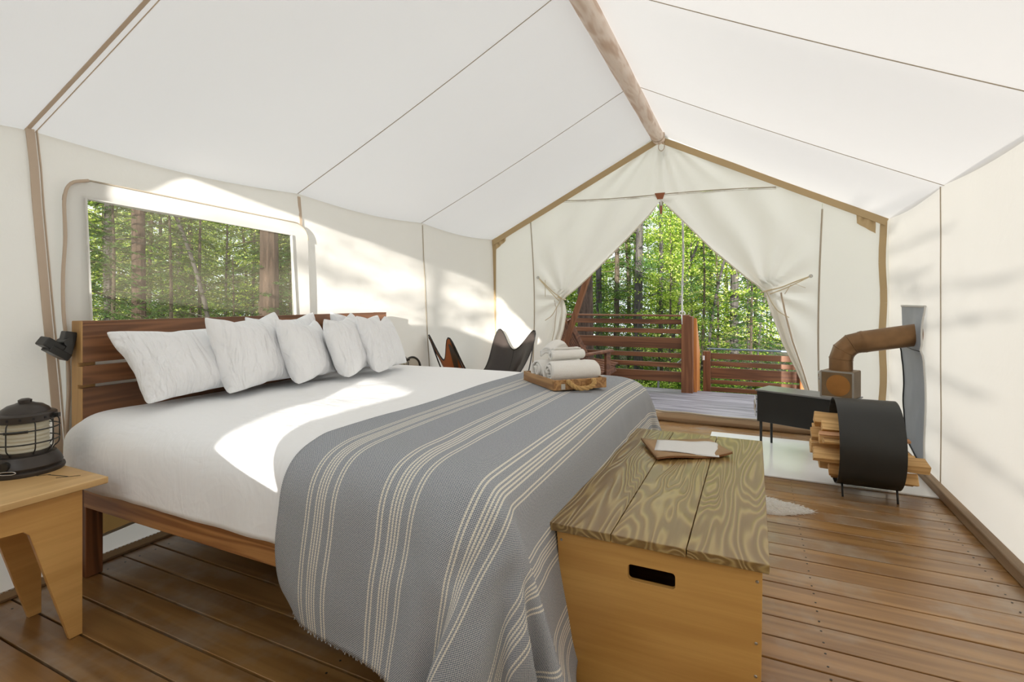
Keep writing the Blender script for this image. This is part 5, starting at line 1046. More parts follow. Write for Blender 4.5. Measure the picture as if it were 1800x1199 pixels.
tab = thing('zipper_tab', 'brown leather tab with white zip pull at the doorway peak', 'tab', (XM + 0.01, YF - 0.03, 2.29))
mb = MB()
mb.prism([(-0.055, 0.03), (0.05, 0.03), (0.028, -0.035), (-0.028, -0.035)], [], lambda a, b, t: (XM + 0.005 + a, YF - 0.03 + t, 2.295 + b), -0.004, 0.004)
mb.build('leather_patch', M['leathertab'], tab)
mb = MB(); mb.tube([(XM + 0.012, YF - 0.025, 2.262), (XM + 0.014, YF - 0.025, 2.20)], 0.008, 8); mb.build('zip_end', M['vinyl'], tab, smooth=True)
mb = MB(); mb.box((XM + 0.014, YF - 0.025, 2.15), (0.022, 0.006, 0.085)); mb.build('leather_pull', M['leathertab'], tab, bevel=0.002)
# ------------------------------------------------------------------ bed
bed = thing('bed', 'dark-stained wooden platform bed with a slatted headboard by the left wall', 'bed', (-1.65, 2.22, 0))
for z0, z1 in ((0.933, 1.115), (0.836, 0.918), (0.55, 0.821)):
    mb = MB(); mb.span((-2.662, 1.212, z0), (-2.636, 3.245, z1)); o = mb.build('headboard_board', M['head'], bed, bevel=0.002)
    mb = MB(); mb.span((-2.664, 1.206, z0 + 0.001), (-2.634, 1.2125, z1 - 0.001)); mb.build('end_edge', M['headedge'], o)
for y in (1.207, 3.18):
    mb = MB(); mb.span((-2.712, y, 0.0), (-2.6635, y + 0.068, 1.115)); mb.build('post', M['headedge'] if y < 2 else M['head'], bed, bevel=0.003)
for y in (1.215, 3.19):
    mb = MB(); mb.span((-2.662, y, 0.0), (-2.615, y + 0.066, 0.39)); mb.build('leg', M['bedleg'], bed, bevel=0.004)
for y in (1.20, 3.205):
    mb = MB(); mb.span((-2.60, y, 0.318), (-0.70, y + 0.038, 0.405)); mb.build('side_rail', M['bedrail'], bed, bevel=0.004)
    mb = MB(); mb.span((-0.70, y, 0.0), (-0.655, y + 0.068, 0.405)); mb.build('leg', M['bedleg'], bed, bevel=0.004)
mb = MB(); mb.span((-0.70, 1.27, 0.285), (-0.66, 3.205, 0.405)); mb.build('foot_rail', M['head'], bed, bevel=0.004)
mb = MB(); mb.span((-2.62, 1.24, 0.375), (-0.70, 3.20, 0.400)); mb.build('slat_base', M['head'], bed)

mb = MB()
def rbox(mb, c, h, r, n=14, bulge=0.0):
    bm = bmesh.new(); bmesh.ops.create_cube(bm, size=2)
    bmesh.ops.subdivide_edges(bm, edges=bm.edges[:], cuts=n, use_grid_fill=True)
    vs = []
    for v in bm.verts:
        p = [v.co[i] * h[i] for i in range(3)]
        q = [max(-h[i] + r, min(h[i] - r, p[i])) for i in range(3)]
        d = Vector(p) - Vector(q)
        if d.length > 1e-6: d = d.normalized() * r
        vs.append(Vector(q) + d + Vector(c))
    mb.add(vs, [[v.index for v in f.verts] for f in bm.faces]); bm.free()
rbox(mb, (-1.655, 2.22, 0.538), (0.965, 0.985, 0.135), 0.06)
mat = mb.build('mattress', M['sheet'], smooth=True)
tag(mat, 'white-sheeted mattress under the duvet on the wooden bed', 'mattress')

nx, ny, s = D_DUVET
P = unpack(s, 1000.0)
P2 = []
for i, p in enumerate(P):
    x, y, z = p
    # soft filling: slow hills on top, fine gathers down the near side
    h = 0.010 * rng_noise(x * 2.2, y * 2.2, 1.0) + 0.005 * rng_noise(x * 5, y * 5, 4.0)
    if y < 1.35:
        h2 = 0.010 * rng_noise(x * 7 + z * 2.2, z * 2.5, 8.0) + 0.004 * rng_noise(x * 17 + z * 5, z * 4, 2.0)
        y -= h2 * smoothstep(1.35, 1.18, y)
        z -= 0.040 * smoothstep(0.64, 0.46, z)
    P2.append((x, y, z + h * smoothstep(0.62, 0.70, z)))
mb = MB()
mb.add(P2, [(j * (nx + 1) + i, j * (nx + 1) + i + 1, (j + 1) * (nx + 1) + i + 1, (j + 1) * (nx + 1) + i) for j in range(ny) for i in range(nx)])
duv = mb.build('duvet', M['sheet'], smooth=True, fix=False, sub=2)
tag(duv, 'plain white duvet spread over the bed with sunlight across it', 'duvet')
md = duv.modifiers.new('thick', 'SOLIDIFY'); md.thickness = 0.010; md.offset = -1
bpy.context.view_layer.update()

nx, ny, s = D_BLANKET
P = unpack(s, 1000.0)
for j in range(ny + 1):
    for i in range(nx + 1):
        p = P[j * (nx + 1) + i]
        if p[1] < 1.35: p[0] -= 0.05 * max(0.0, 1 - i / (nx * 0.55)) * smoothstep(0.62, 0.27, p[2])
mb = MB()
mb.add([tuple(p) for p in P], [(j * (nx + 1) + i, j * (nx + 1) + i + 1, (j + 1) * (nx + 1) + i + 1, (j + 1) * (nx + 1) + i) for j in range(ny) for i in range(nx)])
UV = [(1.31 * i / nx, 2.84 * j / ny) for j in range(ny + 1) for i in range(nx + 1)]
bl = mb.build('blanket', M['blanket'], smooth=True, fix=False, uv=UV, sub=2)
tag(bl, 'grey-blue woven blanket with cream stripes draped over the bed foot', 'blanket')
md = bl.modifiers.new('thick', 'SOLIDIFY'); md.thickness = 0.004; md.offset = 0
mb = MB()                                           # short fringe along the near cut edge
rnd = random.Random(5)
row = [Vector(P[i]) for i in range(nx + 1)]
for i in range(nx):
    for k in range(6):
        a = row[i].lerp(row[i + 1], (k + rnd.random()) / 6)
        mb.bar(a, a + Vector((rnd.uniform(-.003, .003), rnd.uniform(-.003, .003), -rnd.uniform(0.004, 0.008))), 0.0022, 0.0022, up=(1, 0, 0))
fo = mb.build('fringe', M['blanket'], bl, uv=[(0.05, 0.05)] * len(mb.v))
fo['kind'] = 'stuff'

# pillows
def pillow_faces(nx, ny):
    idx = {}; n = 0
    for s in (1, -1):
        for j in range(ny + 1):
            for i in range(nx + 1):
                if s == -1 and (i in (0, nx) or j in (0, ny)): idx[s, i, j] = idx[1, i, j]; continue
                idx[s, i, j] = n; n += 1
    fs = []
    for s in (1, -1):
        for j in range(ny):
            for i in range(nx):
                f = (idx[s, i, j], idx[s, i + 1, j], idx[s, i + 1, j + 1], idx[s, i, j + 1])
                fs.append(f if s == 1 else f[::-1])
    return fs
PIL = []
for D in (D_PILLOW0, D_PILLOW1):
    nx, ny, s = D
    P = unpack(s, 1000.0)
    me = bpy.data.meshes.new('pillow')
    me.from_pydata([tuple(p) for p in P], [], pillow_faces(nx, ny))
    me.polygons.foreach_set('use_smooth', [True] * len(me.polygons))
    me.materials.append(M['pillow']); me.update()
    PIL.append(me)
def pillow(k, c, yaw, lean, roll, sx, sy, sz, label, grp, flipx=1):
    me = PIL[k].copy()
    o = bpy.data.objects.new('pillow', me)
    COL.objects.link(o)
    n0 = Vector((math.cos(R(yaw)), math.sin(R(yaw)), 0)); w = Vector((-n0.y, n0.x, 0))
    h = Vector((0, 0, 1)) * math.cos(R(lean)) - n0 * math.sin(R(lean)); n = w.cross(h)
    w2 = w * math.cos(R(roll)) + h * math.sin(R(roll)); h2 = -w * math.sin(R(roll)) + h * math.cos(R(roll))
    m = Matrix((w2 * sx * flipx, h2 * sy, n * sz)).transposed().to_4x4()
    c = Vector(c) - Vector((0, 0, 0.018))
    q = m.to_3x3()
    for v in me.vertices:                            # settles on the duvet: the lower corners fold up flat
        p = q @ v.co + c
        if p.z < 0.80: p.z = 0.80 - 0.040 * (1 - math.exp(-(0.80 - p.z) / 0.040))
        p.x = max(p.x, -2.625)
        v.co = p - c
    me.update()
    o.location = c
    md = o.modifiers.new('sub', 'SUBSURF'); md.levels = 2; md.render_levels = 2
    return tag(o, label, 'pillow', grp)
G1 = 'white pillows in the front row'; G2 = 'white pillows against the headboard'
pillow(0, (-2.46, 1.625, 0.925), 4, 38, 1, 1.04, 0.86, 0.80, 'leftmost large white pillow slumped back against the headboard', G2)
pillow(1, (-2.52, 2.20, 0.935), 2, 14, 2, 1.0, 0.92, 0.7, 'white pillow half hidden against the headboard behind the middle front pillows', G2)
pillow(1, (-2.50, 2.80, 0.93), 4, 16, -4, 1.0, 0.92, 0.75, 'white pillow at the far end of the headboard behind the last front pillow', G2)
pillow(1, (-2.365, 1.85, 0.945), 14, 18, 2, 1.02, 0.94, 0.80, 'first and largest upright white pillow of the front row from the left', G1)
pillow(1, (-2.325, 2.165, 0.925), 25, 20, -3, 1.0, 0.88, 0.78, 'second upright white pillow of the front row from the left', G1, -1)
pillow(1, (-2.275, 2.45, 0.935), 25, 19, 3, 1.0, 0.90, 0.78, 'third upright white pillow of the front row from the left', G1)
pillow(1, (-2.225, 2.70, 0.93), 20, 22, -2, 1.0, 0.90, 0.84, 'rightmost upright white pillow of the front row, nearest the leather chairs', G1, -1)

# clip-on lamp on the headboard post
cl = thing('clip_lamp', 'black clip-on reading lamp clamped to the near headboard post', 'lamp', (-2.69, 1.16, 1.0))
rot = Matrix.Rotation(R(-35), 3, 'X') @ Matrix.Rotation(R(8), 3, 'Z')
mb = MB(); mb.box((-2.69, 1.125, 1.015), (0.060, 0.082, 0.040), rot); mb.build('lamp_head', M['blackmetal'], cl, bevel=0.006)
mb = MB(); mb.box((-2.69, 1.145, 0.982), (0.055, 0.090, 0.030), rot); mb.build('clamp_jaw', M['blackmetal'], cl, bevel=0.004)
mb = MB(); mb.box((-2.69, 1.180, 1.02), (0.045, 0.044, 0.10), Matrix.Rotation(R(-12), 3, 'X')); mb.build('bracket', M['blackmetal'], cl, bevel=0.004)
mb = MB(); mb.lathe([(0.004, -.035), (0.016, -.035), (0.016, .035), (0.004, .035)], (-2.69, 1.172, 1.025), 14, Matrix.Rotation(R(90), 3, 'Y')); mb.build('hinge', M['blackmetal'], cl, smooth='auto')

# ------------------------------------------------------------------ nightstands and lanterns
def nightstand(label, dy):
    t = thing('nightstand', label, 'nightstand', (-2.41, 0.782, 0))
    mb = MB(); mb.span((-2.655, 0.488, 0.527), (-2.165, 1.078, 0.551)); mb.build('top', M['plytop'], t, bevel=0.003)
    c = 0.782
    half = [(0.0, 0.525), (0.228, 0.525), (0.228, 0.0), (0.190, 0.0), (0.078, 0.415), (0.062, 0.432), (0.0, 0.436)]
    poly = [(c + a, b) for a, b in half] + [(c - a, b) for a, b in half[::-1][1:-1]]
    for x in (-2.215, -2.505):
        mb = MB(); mb.prism(poly, [], lambda a, b, tt: (x + tt, a, b), 0, 0.020); mb.build('leg_panel', M['ply'], t, bevel=0.002)
    mb = MB(); mb.span((-2.485, 0.765, 0.36), (-2.215, 0.785, 0.525)); mb.build('stretcher', M['ply'], t, bevel=0.002)
    mb = MB()
    mb.bar((-2.39, 0.99, 0.5515), (-2.30, 1.012, 0.5515), 0.004, 0.001); mb.bar((-2.32, 0.985, 0.5515), (-2.27, 1.038, 0.5515), 0.003, 0.001); mb.bar((-2.41, 0.965, 0.5515), (-2.385, 0.996, 0.5515), 0.003, 0.001)
    mb.build('tenon_line', M['black'], t)
    t.location.y += dy
    return t
ns1 = nightstand('bamboo plywood nightstand with V-cut panel legs beside the near bed side', 0)

def lantern(label, x, y, z, s=1.0, rz=0.0):
    t = thing('lantern', label, 'lantern', (x, y, z), rz if rz else 0.0001)
    t.scale = (s, s, s)
    mb = MB(); mb.lathe([(0.0, 0), (0.116, 0), (0.119, 0.008), (0.117, 0.016), (0.108, 0.020), (0.112, 0.030), (0.106, 0.046), (0.097, 0.060), (0.092, 0.068), (0.078, 0.070), (0.078, 0.082), (0.0, 0.082)], n=48, cap=False); b = mb.build('base', M['bronze'], t, smooth='auto')
    prof = [(0.0, 0.080)]
    for i in range(36):
        z_ = 0.082 + 0.115 * i / 35; prof.append((0.070 + 0.0022 * math.sin(i * 1.45), z_))
    prof.append((0.0, 0.198))
    mb = MB(); mb.lathe(prof, n=40, cap=False); mb.build('globe', M['globe'], t, smooth='auto')
    mb = MB(); mb.lathe([(0.0, 0.194), (0.088, 0.194), (0.093, 0.198), (0.094, 0.220), (0.090, 0.224), (0.076, 0.228), (0.070, 0.238), (0.052, 0.252), (0.032, 0.258), (0.024, 0.262), (0.0, 0.262)], n=48, cap=False); cp = mb.build('cap', M['bronze'], t, smooth='auto')
    mb = MB()
    for k in range(16):
        a = 2 * PI * k / 16; mb.box((0.0935 * math.cos(a), 0.0935 * math.sin(a), 0.209), (0.003, 0.007, 0.009), Matrix.Rotation(a, 3, 'Z'))
    mb.build('vent_slots', M['black'], cp)['kind'] = 'stuff'
    mb = MB(); mb.lathe([(0, 0.260), (0.020, 0.260), (0.021, 0.272), (0.012, 0.277), (0, 0.277)], n=20, cap=False); mb.build('top_knob', M['bronze'], cp, smooth='auto')
    for zz in (0.118, 0.166):
        mb = MB(); mb.tube([(0.101 * math.cos(a), 0.101 * math.sin(a), zz) for a in lin(0, 2 * PI, 41)[:-1]], 0.0026, 6, closed=True); mb.build('cage_ring', M['blackmetal'], t, smooth=True)
    mb = MB(); mb.grid(lambda a, z_: (0.1042 * math.cos(a), 0.1042 * math.sin(a), z_), lin(-0.05, 0.62, 12), [0.161, 0.171]); mb.build('name_plate', M['blackmetal'], t, smooth=True, solid=0.0012)
    wire = None
    for k in range(10):
        a = 2 * PI * k / 10 + 0.2
        if wire is None:
            mb = MB(); mb.tube(catmull([(0.082, 0, 0.200), (0.095, 0, 0.192), (0.099, 0, 0.178), (0.0995, 0, 0.14), (0.099, 0, 0.105), (0.094, 0, 0.092), (0.084, 0, 0.082), (0.081, 0, 0.074)], 4), 0.0023, 6)
            wire = mb.build('cage_wire', M['blackmetal'], t, smooth=True)
        else:
            w2 = wire.copy(); COL.objects.link(w2); w2.rotation_euler = (0, 0, a)
    # control knob, charging port and bail handle
    ry = Matrix.Rotation(R(90), 3, 'Y')
    mb = MB(); mb.lathe([(0, 0), (0.017, 0), (0.016, 0.014), (0, 0.014)], (0.100, 0.0, 0.046), 18, ry, cap=False); mb.build('dimmer_knob', M['blackmetal'], b, smooth='auto')
    mb = MB()
    mb.tube([(0.1155, 0.014 + 0.018 * math.cos(a) + (0.008 if math.cos(a) > 0 else -0.008), 0.024 + 0.0055 * math.sin(a)) for a in lin(0, 2 * PI, 25)[:-1]], 0.0016, 5, closed=True); mb.build('port_rim', M['chrome'], b, smooth=True)
    mb = MB()
    mb.tube([(0.015, 0.107 * math.cos(a) , 0.212 - 0.035 * math.sin(a) * 0.35) for a in lin(0.25, PI - 0.25, 24)], 0.0028, 6); mb.box((0.0, -0.108, 0.21), (0.014, 0.03, 0.016)); mb.box((0.0, 0.104, 0.21), (0.014, 0.018, 0.016))
    mb.build('bail_handle', M['blackmetal'], t, smooth='auto')
    return t
lantern('dark bronze caged camping lantern on the near nightstand', -2.530, 0.978, 0.551, 1.0, R(-52))
ns2 = nightstand('bamboo plywood nightstand hidden beyond the far side of the bed', 2.83)
lantern('dark bronze caged lantern peeking over the far side of the bed', -2.655, 3.43, 0.551, 0.80, R(-70))
ck = thing('table_ornament', 'small black round-topped ornament beside the far lantern', 'ornament', (-2.63, 3.575, 0.551), R(-30))
mb = MB(); mb.tube([(0.0, 0.075 * math.cos(a), 0.085 + 0.09 * math.sin(a)) for a in lin(-0.9, PI + 0.9, 30)], 0.009, 8); mb.build('rim', M['blackmetal'], ck, smooth=True)
mb = MB(); mb.prism([(0.07 * math.cos(a), 0.085 + 0.085 * math.sin(a)) for a in lin(-0.9, PI + 0.9, 28)], [], lambda a, b, t: (t, a, b), -0.03, -0.002); mb.build('body', M['steel'], ck, smooth='auto')

# ------------------------------------------------------------------ chest at the bed foot
ch = thing('storage_chest', 'bamboo storage chest with a three-board fir lid at the bed foot', 'chest', (-0.275, 2.19, 0))
k0 = None
for x0, x1 in ((-0.590, -0.3915), (-0.3895, -0.1745), (-0.1725, 0.038)):
    mb = MB(); mb.span((x0, 1.520, 0.474), (x1, 2.858, 0.500)); mb.build('lid_board', M['lid'], ch, bevel=0.003)
hole = []
for cx, cz, a0 in ((-0.218, 0.398, 0), (-0.333, 0.398, 90), (-0.333, 0.373, 180), (-0.218, 0.373, 270)):
    for i in range(6):
        a = R(a0 + 18 * i); hole.append((cx + 0.011 * math.cos(a), cz + 0.011 * math.sin(a)))
for y in (1.545, 2.815):
    mb = MB(); mb.prism([(-0.572, 0.473), (0.021, 0.473), (0.016, 0.0), (-0.540, 0.0)], [hole], lambda a, b, t: (a, y + t, b), 0, 0.018)
    fp = mb.build('end_panel', M['chest'], ch, bevel=0.0015)
    if y < 2:
        scr = None
        for sx, sz in ((0.008, 0.437), (0.005, 0.268), (0.004, 0.178), (-0.556, 0.44), (-0.553, 0.262), (-0.549, 0.172), (-0.545, 0.035)):
            if scr is None:
                s_ = MB(); s_.lathe([(0, -0.0015), (0.003, -0.0015), (0.004, 0.0), (0.0045, 0.001), (0, 0.001)][::-1], (0, 0, 0), 12, Matrix.Rotation(R(-90), 3, 'X'), cap=False)
                scr = s_.build('screw', M['steel'], None, smooth='auto'); scr.parent = fp
            else:
                q = scr.copy(); COL.objects.link(q); scr = q
            scr.location = (sx + 0.275, y - 0.0012 - 2.19, sz)
mb = MB(); mb.span((0.001, 1.564, 0.0), (0.018, 2.815, 0.473)); mb.build('side_panel', M['chest'], ch)
mb = MB(); mb.span((-0.548, 1.564, 0.0), (-0.532, 2.815, 0.473)); mb.build('side_panel', M['chest'], ch)
mb = MB(); mb.span((-0.53, 1.564, 0.02), (0.0, 2.815, 0.035)); mb.build('bottom_panel', M['chest'], ch)

# folder and folded papers on the chest
fo = thing('leather_folder', 'thin brown leather folder lying open on the chest lid', 'folder', (-0.22, 2.30, 0.501))
FOLDER = [Vector(p) for p in ((-0.384, 2.298, 0.501), (-0.086, 2.494, 0.501), (-0.203, 2.745, 0.501), (-0.505, 2.562, 0.501))]
PAPER = [Vector(p) for p in ((-0.414, 2.405, 0.501), (-0.141, 2.430, 0.501), (-0.159, 2.641, 0.501), (-0.432, 2.589, 0.501))]
def quad(cs, nu, nv, fz):
    m_ = MB()
    m_.grid(lambda u, v: ((cs[0] * (1 - u) + cs[1] * u) * (1 - v) + (cs[3] * (1 - u) + cs[2] * u) * v) + Vector((0, 0, fz(u, v))), lin(0, 1, nu), lin(0, 1, nv))
    return m_
f1 = quad(FOLDER, 14, 10, lambda u, v: 0.0035 + 0.014 * (1 - u) ** 6 * v + 0.005 * (1 - v) ** 4 * (1 + math.sin(u * 7)) + 0.008 * u ** 8 * (1 - v))
f1.build('lower_cover', M['folderedge'], fo, smooth=True, solid=0.004)
f2 = quad(FOLDER, 14, 10, lambda u, v: 0.0095 + 0.014 * (1 - u) ** 6 * v + 0.005 * (1 - v) ** 4 * (1 + math.sin(u * 7)) + 0.008 * u ** 8 * (1 - v))
f2.build('upper_cover', M['folder'], fo, smooth=True, solid=0.004)
p1 = quad(PAPER, 16, 8, lambda u, v: 0.016 + 0.012 * math.exp(-((u - 0.85) / 0.2) ** 2) * v ** 3 + 0.003 * math.sin(u * 5))
pp = p1.build('folded_leaflet', M['paper'], smooth=True, solid=0.0012)
tag(pp, 'folded white paper leaflet lying on the brown leather folder', 'leaflet')
p2 = quad([p + Vector((0.003, -0.002, 0)) for p in PAPER], 16, 8, lambda u, v: 0.013 + 0.004 * math.exp(-((u - 0.85) / 0.2) ** 2) * v ** 3)
p2.build('lower_fold', M['paper'], pp, smooth=True, solid=0.0012)

# ------------------------------------------------------------------ tray with towels on the blanket
TZ = 0.752
tr = thing('wooden_tray', 'wooden serving tray with twisted rope handles on the striped blanket', 'tray', (-0.943, 2.649, TZ), R(136.5))
L_, W_ = 0.196, 0.153
mb = MB(); mb.box((0, 0, 0.006), (2 * L_ - 0.02, 2 * W_ - 0.02, 0.010)); mb.build('base', M['tray'], tr, bevel=0.002)
for sy in (-1, 1):
    mb = MB(); mb.box((0, sy * (W_ - 0.007), 0.026), (2 * L_ - 0.028, 0.014, 0.052)); mb.build('side', M['tray'], tr, bevel=0.002)
for sx in (-1, 1):
    mb = MB(); mb.box((sx * (L_ - 0.007), 0, 0.026), (0.014, 2 * W_, 0.052)); mb.build('end', M['tray'], tr, bevel=0.002)
for sx in (-1, 1):
    path = catmull([(sx * (L_ - 0.004), -0.072, 0.040), (sx * (L_ + 0.012), -0.072, 0.043), (sx * (L_ + 0.026), -0.062, 0.028), (sx * (L_ + 0.034), -0.030, 0.012), (sx * (L_ + 0.034), 0.030, 0.012), (sx * (L_ + 0.026), 0.062, 0.028), (sx * (L_ + 0.012), 0.072, 0.043), (sx * (L_ - 0.004), 0.072, 0.040)], 7)
    mb = MB()
    for st in range(3):                              # three twisted strands
        pts = []
        for i, p in enumerate(path):
            t = (path[min(i + 1, len(path) - 1)] - path[max(i - 1, 0)]).normalized()
            a = t.cross(Vector((0, 0, 1))).normalized(); b = t.cross(a)
            an = i * 0.55 + st * 2.094
            pts.append(p + (a * math.cos(an) + b * math.sin(an)) * 0.0062)
        mb.tube(pts, 0.0068, 7)
    rh = mb.build('rope_handle', M['rope'], tr, smooth=True)
    mb = MB(); mb.box((sx * (L_ + 0.0015), -0.100 * sx if sx < 0 else 0.100, 0.018), (0.002, 0.022, 0.028)); mb.build('metal_plate', M['steel'], rh)

def towel_roll(name, label, c, length, r, yaw, tilt=0.0, turns=3.2, grp=None, squash=0.92):
    c = Vector(c)
    m_ = Matrix.Rotation(yaw, 3, 'Z') @ Matrix.Rotation(tilt, 3, 'Y')
    us = lin(0, turns * 2 * PI, int(turns * 26)); vs_ = lin(-0.5, 0.5, 22)
    mb = MB()
    def pt(a, v):
        rr = 0.14 * r + (r - 0.14 * r) * a / (turns * 2 * PI)
        e = abs(v) * 2
        rr *= 1 - 0.10 * smoothstep(0.82, 1.0, e)
        rr += 0.0025 * rng_noise(v * 14 + c.x * 9, a * 1.6, c.y * 7)
        off = 0.010 * math.sin(a * 0.7 + c.x * 20) * e
        return c + m_ @ Vector((v * length + off * (1 if v > 0 else -1), rr * math.cos(a - 1.2), rr * math.sin(a - 1.2) * squash))
    mb.grid(pt, us, vs_)
    o = mb.build(name, M['towel'], smooth=True, solid=0.009)
    return tag(o, label, 'towel', grp)
YW = R(46.5)
ux = Vector((math.cos(YW), math.sin(YW), 0)); ly = Vector((-ux.y, ux.x, 0))     # along the rolls / away along the tray
tc = Vector((-0.943, 2.649, TZ + 0.012))
towel_roll('bath_towel', 'large white towel roll lying nearest the rope handle in the tray', tc - ly * 0.085 + ux * 0.008 + Vector((0, 0, 0.070)), 0.272, 0.068, YW, grp='rolled bath towels')
towel_roll('bath_towel', 'large white towel roll lying behind the front roll in the tray', tc + ly * 0.058 - ux * 0.004 + Vector((0, 0, 0.066)), 0.270, 0.064, YW, grp='rolled bath towels')
towel_roll('hand_towel', 'small white towel roll resting on top of the two large rolls', tc - ly * 0.008 + ux * 0.015 + Vector((0, 0, 0.150)), 0.19, 0.036, YW + R(4), turns=2.5)
# folded face cloth leaning over the top
fc = MB()
fdir = (ux * 0.80 + ly * 0.55).normalized(); fside = Vector((-fdir.y, fdir.x, 0))
base = tc + ly * 0.055 - ux * 0.075 + Vector((0, 0, 0.140))
for q in range(3):
    fc.grid(lambda u, v: base + fdir * (0.175 * u) + fside * (0.075 * (v - 0.5)) + Vector((0, 0, 0.016 + q * 0.011 + 0.068 * u - 0.05 * u ** 4 - 0.03 * abs(v - 0.5) ** 2 * 4 * 0.8 + 0.003 * rng_noise(u * 7, v * 5, q))), lin(0, 1, 16), lin(0, 1, 10))
fco = fc.build('face_cloth', M['towel'], smooth=True, solid=0.011)
tag(fco, 'small folded white face cloth draped on the very top of the towels', 'towel')
# ------------------------------------------------------------------ butterfly chairs
NET = [[(-0.42, -0.36, 1.01), (0, -0.25, 0.67), (0.42, -0.36, 1.01)],
       [(-0.27, 0.02, 0.46), (0, 0.02, 0.30), (0.27, 0.02, 0.46)],
       [(-0.40, 0.38, 0.55), (0, 0.37, 0.36), (0.40, 0.38, 0.55)]]
def net(s, v):
    def q(a, b, c, t): return a * (1 - t) * (1 - 2 * t) + b * 4 * t * (1 - t) + c * t * (2 * t - 1)
    t = (s + 1) / 2
    rows = []
    for r in NET:
        c, e = Vector(r[1]), Vector(r[2] if s > 0 else r[0])
        g = abs(s) / 0.9; g = min(1.0, g * g * (3 - 2 * g)) if g < 1 else 1.0
        rows.append(Vector((e.x * abs(s), c.y + (e.y - c.y) * g, c.z + (e.z - c.z) * g)))
    return q(rows[0], rows[1], rows[2], (v + 1) / 2)
def sq(r, a):
    c, s = math.cos(a), math.sin(a); k = (abs(c) ** 3.4 + abs(s) ** 3.4) ** (-1 / 3.4)
    return r * c * k, r * s * k
def butterfly_chair(label, x, y, rz):
    t = thing('butterfly_chair', label, 'chair', (x, y, 0), rz, 'leather butterfly chairs')
    t.scale = (0.86, 0.86, 1.0)
    an = lin(0, 2 * PI, 73)
    for nm, dz, mt in (('sling', 0.0, 'leather'), ('sling_back', -0.006, 'suede')):
        mb = MB()
        def pt(a, r):
            s, v = sq(r, a)
            p = net(s, v); e = 0.002
            n = (net(s + e, v) - net(s - e, v)).cross(net(s, v + e) - net(s, v - e)).normalized()
            return p + n * dz
        mb.grid(pt, an, lin(0.02, 1, 14))
        mb.build(nm, M[mt], t, smooth=True)
    mb = MB(); mb.tube([net(*sq(1.0, a)) + Vector((0, 0, -0.003)) for a in an[:-1]], 0.008, 6, closed=True); mb.build('piping', M['leatheredge'], t, smooth=True)
    mb = MB(); mb.tube([net(0, v) + Vector((0, 0, 0.003)) for v in lin(-0.98, 0.98, 24)], 0.0025, 5); mb.build('centre_seam', M['leatheredge'], t, smooth=True)
    for s in (-1, 1):
        for v in (-1, 1):                            # corner pockets and the rods that fill them
            tip = net(0.80 * s, 0.80 * v) + Vector((0, 0, -0.012))
            fl_ = Vector((-0.26 * s * (1 if v < 0 else -1) * -1, 0.30 * (-v), 0.012))
            mb = MB(); mb.tube(catmull([tip + (tip - net(0.3 * s, 0.3 * v)).normalized() * 0.02, tip, tip * 0.5 + fl_ * 0.5 + Vector((0.05 * s, 0.06 * v, -0.02)), fl_], 6), 0.0075, 8)
            mb.build('frame_rod', M['blackmetal'], t, smooth=True)
            pk = MB()
            def pp(u, w):
                q = sq(0.55 + 0.40 * w, math.atan2(v, s) + (u - 0.5) * 0.34 * (0.6 + 0.4 * w)); p = net(*q)
                return p + Vector((0, 0.010 * v, -0.012))
            pk.grid(pp, lin(0, 1, 10), lin(0, 1, 8)); pk.build('corner_pocket', M['leather'], t, smooth=True)
    for s in (-1, 1):
        mb = MB(); mb.tube([(-0.26, 0.30 * s, 0.010), (0.26, 0.30 * s, 0.010)], 0.0075, 8); mb.build('floor_rod', M['blackmetal'], t, smooth=True)
    return t
butterfly_chair('dark leather butterfly chair seen from its side, tan suede showing, by the left wall', -2.43, 4.12, R(-34))
butterfly_chair('dark leather butterfly chair facing the room in the front left tent corner', -2.43, 4.90, R(170))

# ------------------------------------------------------------------ hearth, stove, firewood
hp = MB(); hp.span((-0.35, 3.92, 0.0), (1.03, 5.02, 0.010))
tag(hp.build('hearth_board', M['pad'], bevel=0.002), 'smooth white hearth board on the floor under the stove', 'board')

st = thing('wood_stove', 'low black steel wood stove with a damper box and elbow flue', 'stove', (0.02, 4.63, 0.0105), math.atan2(-0.26, 0.614))
SLEN, SDEP = 0.665, 0.25
mb = MB(); mb.span((0.0, 0.0, 0.215), (SLEN, SDEP, 0.462)); mb.build('firebox', M['blacksteel'], st, bevel=0.006)
mb = MB(); mb.span((-0.010, -0.012, 0.462), (SLEN + 0.008, SDEP + 0.012, 0.475)); mb.build('cook_plate', M['lidsteel'], st, bevel=0.003)
for x in (0.025, SLEN - 0.03):
    for y in (0.02, SDEP - 0.02):
        mb = MB(); mb.tube([(x, y, 0.0), (x, y, 0.22)], [0.009, 0.011], 10); mb.build('leg', M['blacksteel'], st, smooth='auto')
mb = MB(); mb.span((-0.012, 0.03, 0.24), (0.0, SDEP - 0.03, 0.44)); d_ = mb.build('door', M['blacksteel'], st, bevel=0.003)
mb = MB(); mb.tube([(-0.014, 0.035, 0.28), (-0.030, 0.03, 0.29), (-0.030, 0.03, 0.38), (-0.014, 0.035, 0.39)], 0.005, 7); mb.tube([(-0.018, 0.02, 0.25), (-0.018, 0.02, 0.42)], 0.006, 7); mb.build('latch_handle', M['chrome'], d_, smooth=True)
BX, BY = 0.565, 0.125
mb = MB(); mb.span((BX - 0.105, BY - 0.10, 0.475), (BX + 0.105, BY + 0.10, 0.675)); bx = mb.build('damper_box', M['boxrust'], st, bevel=0.008)
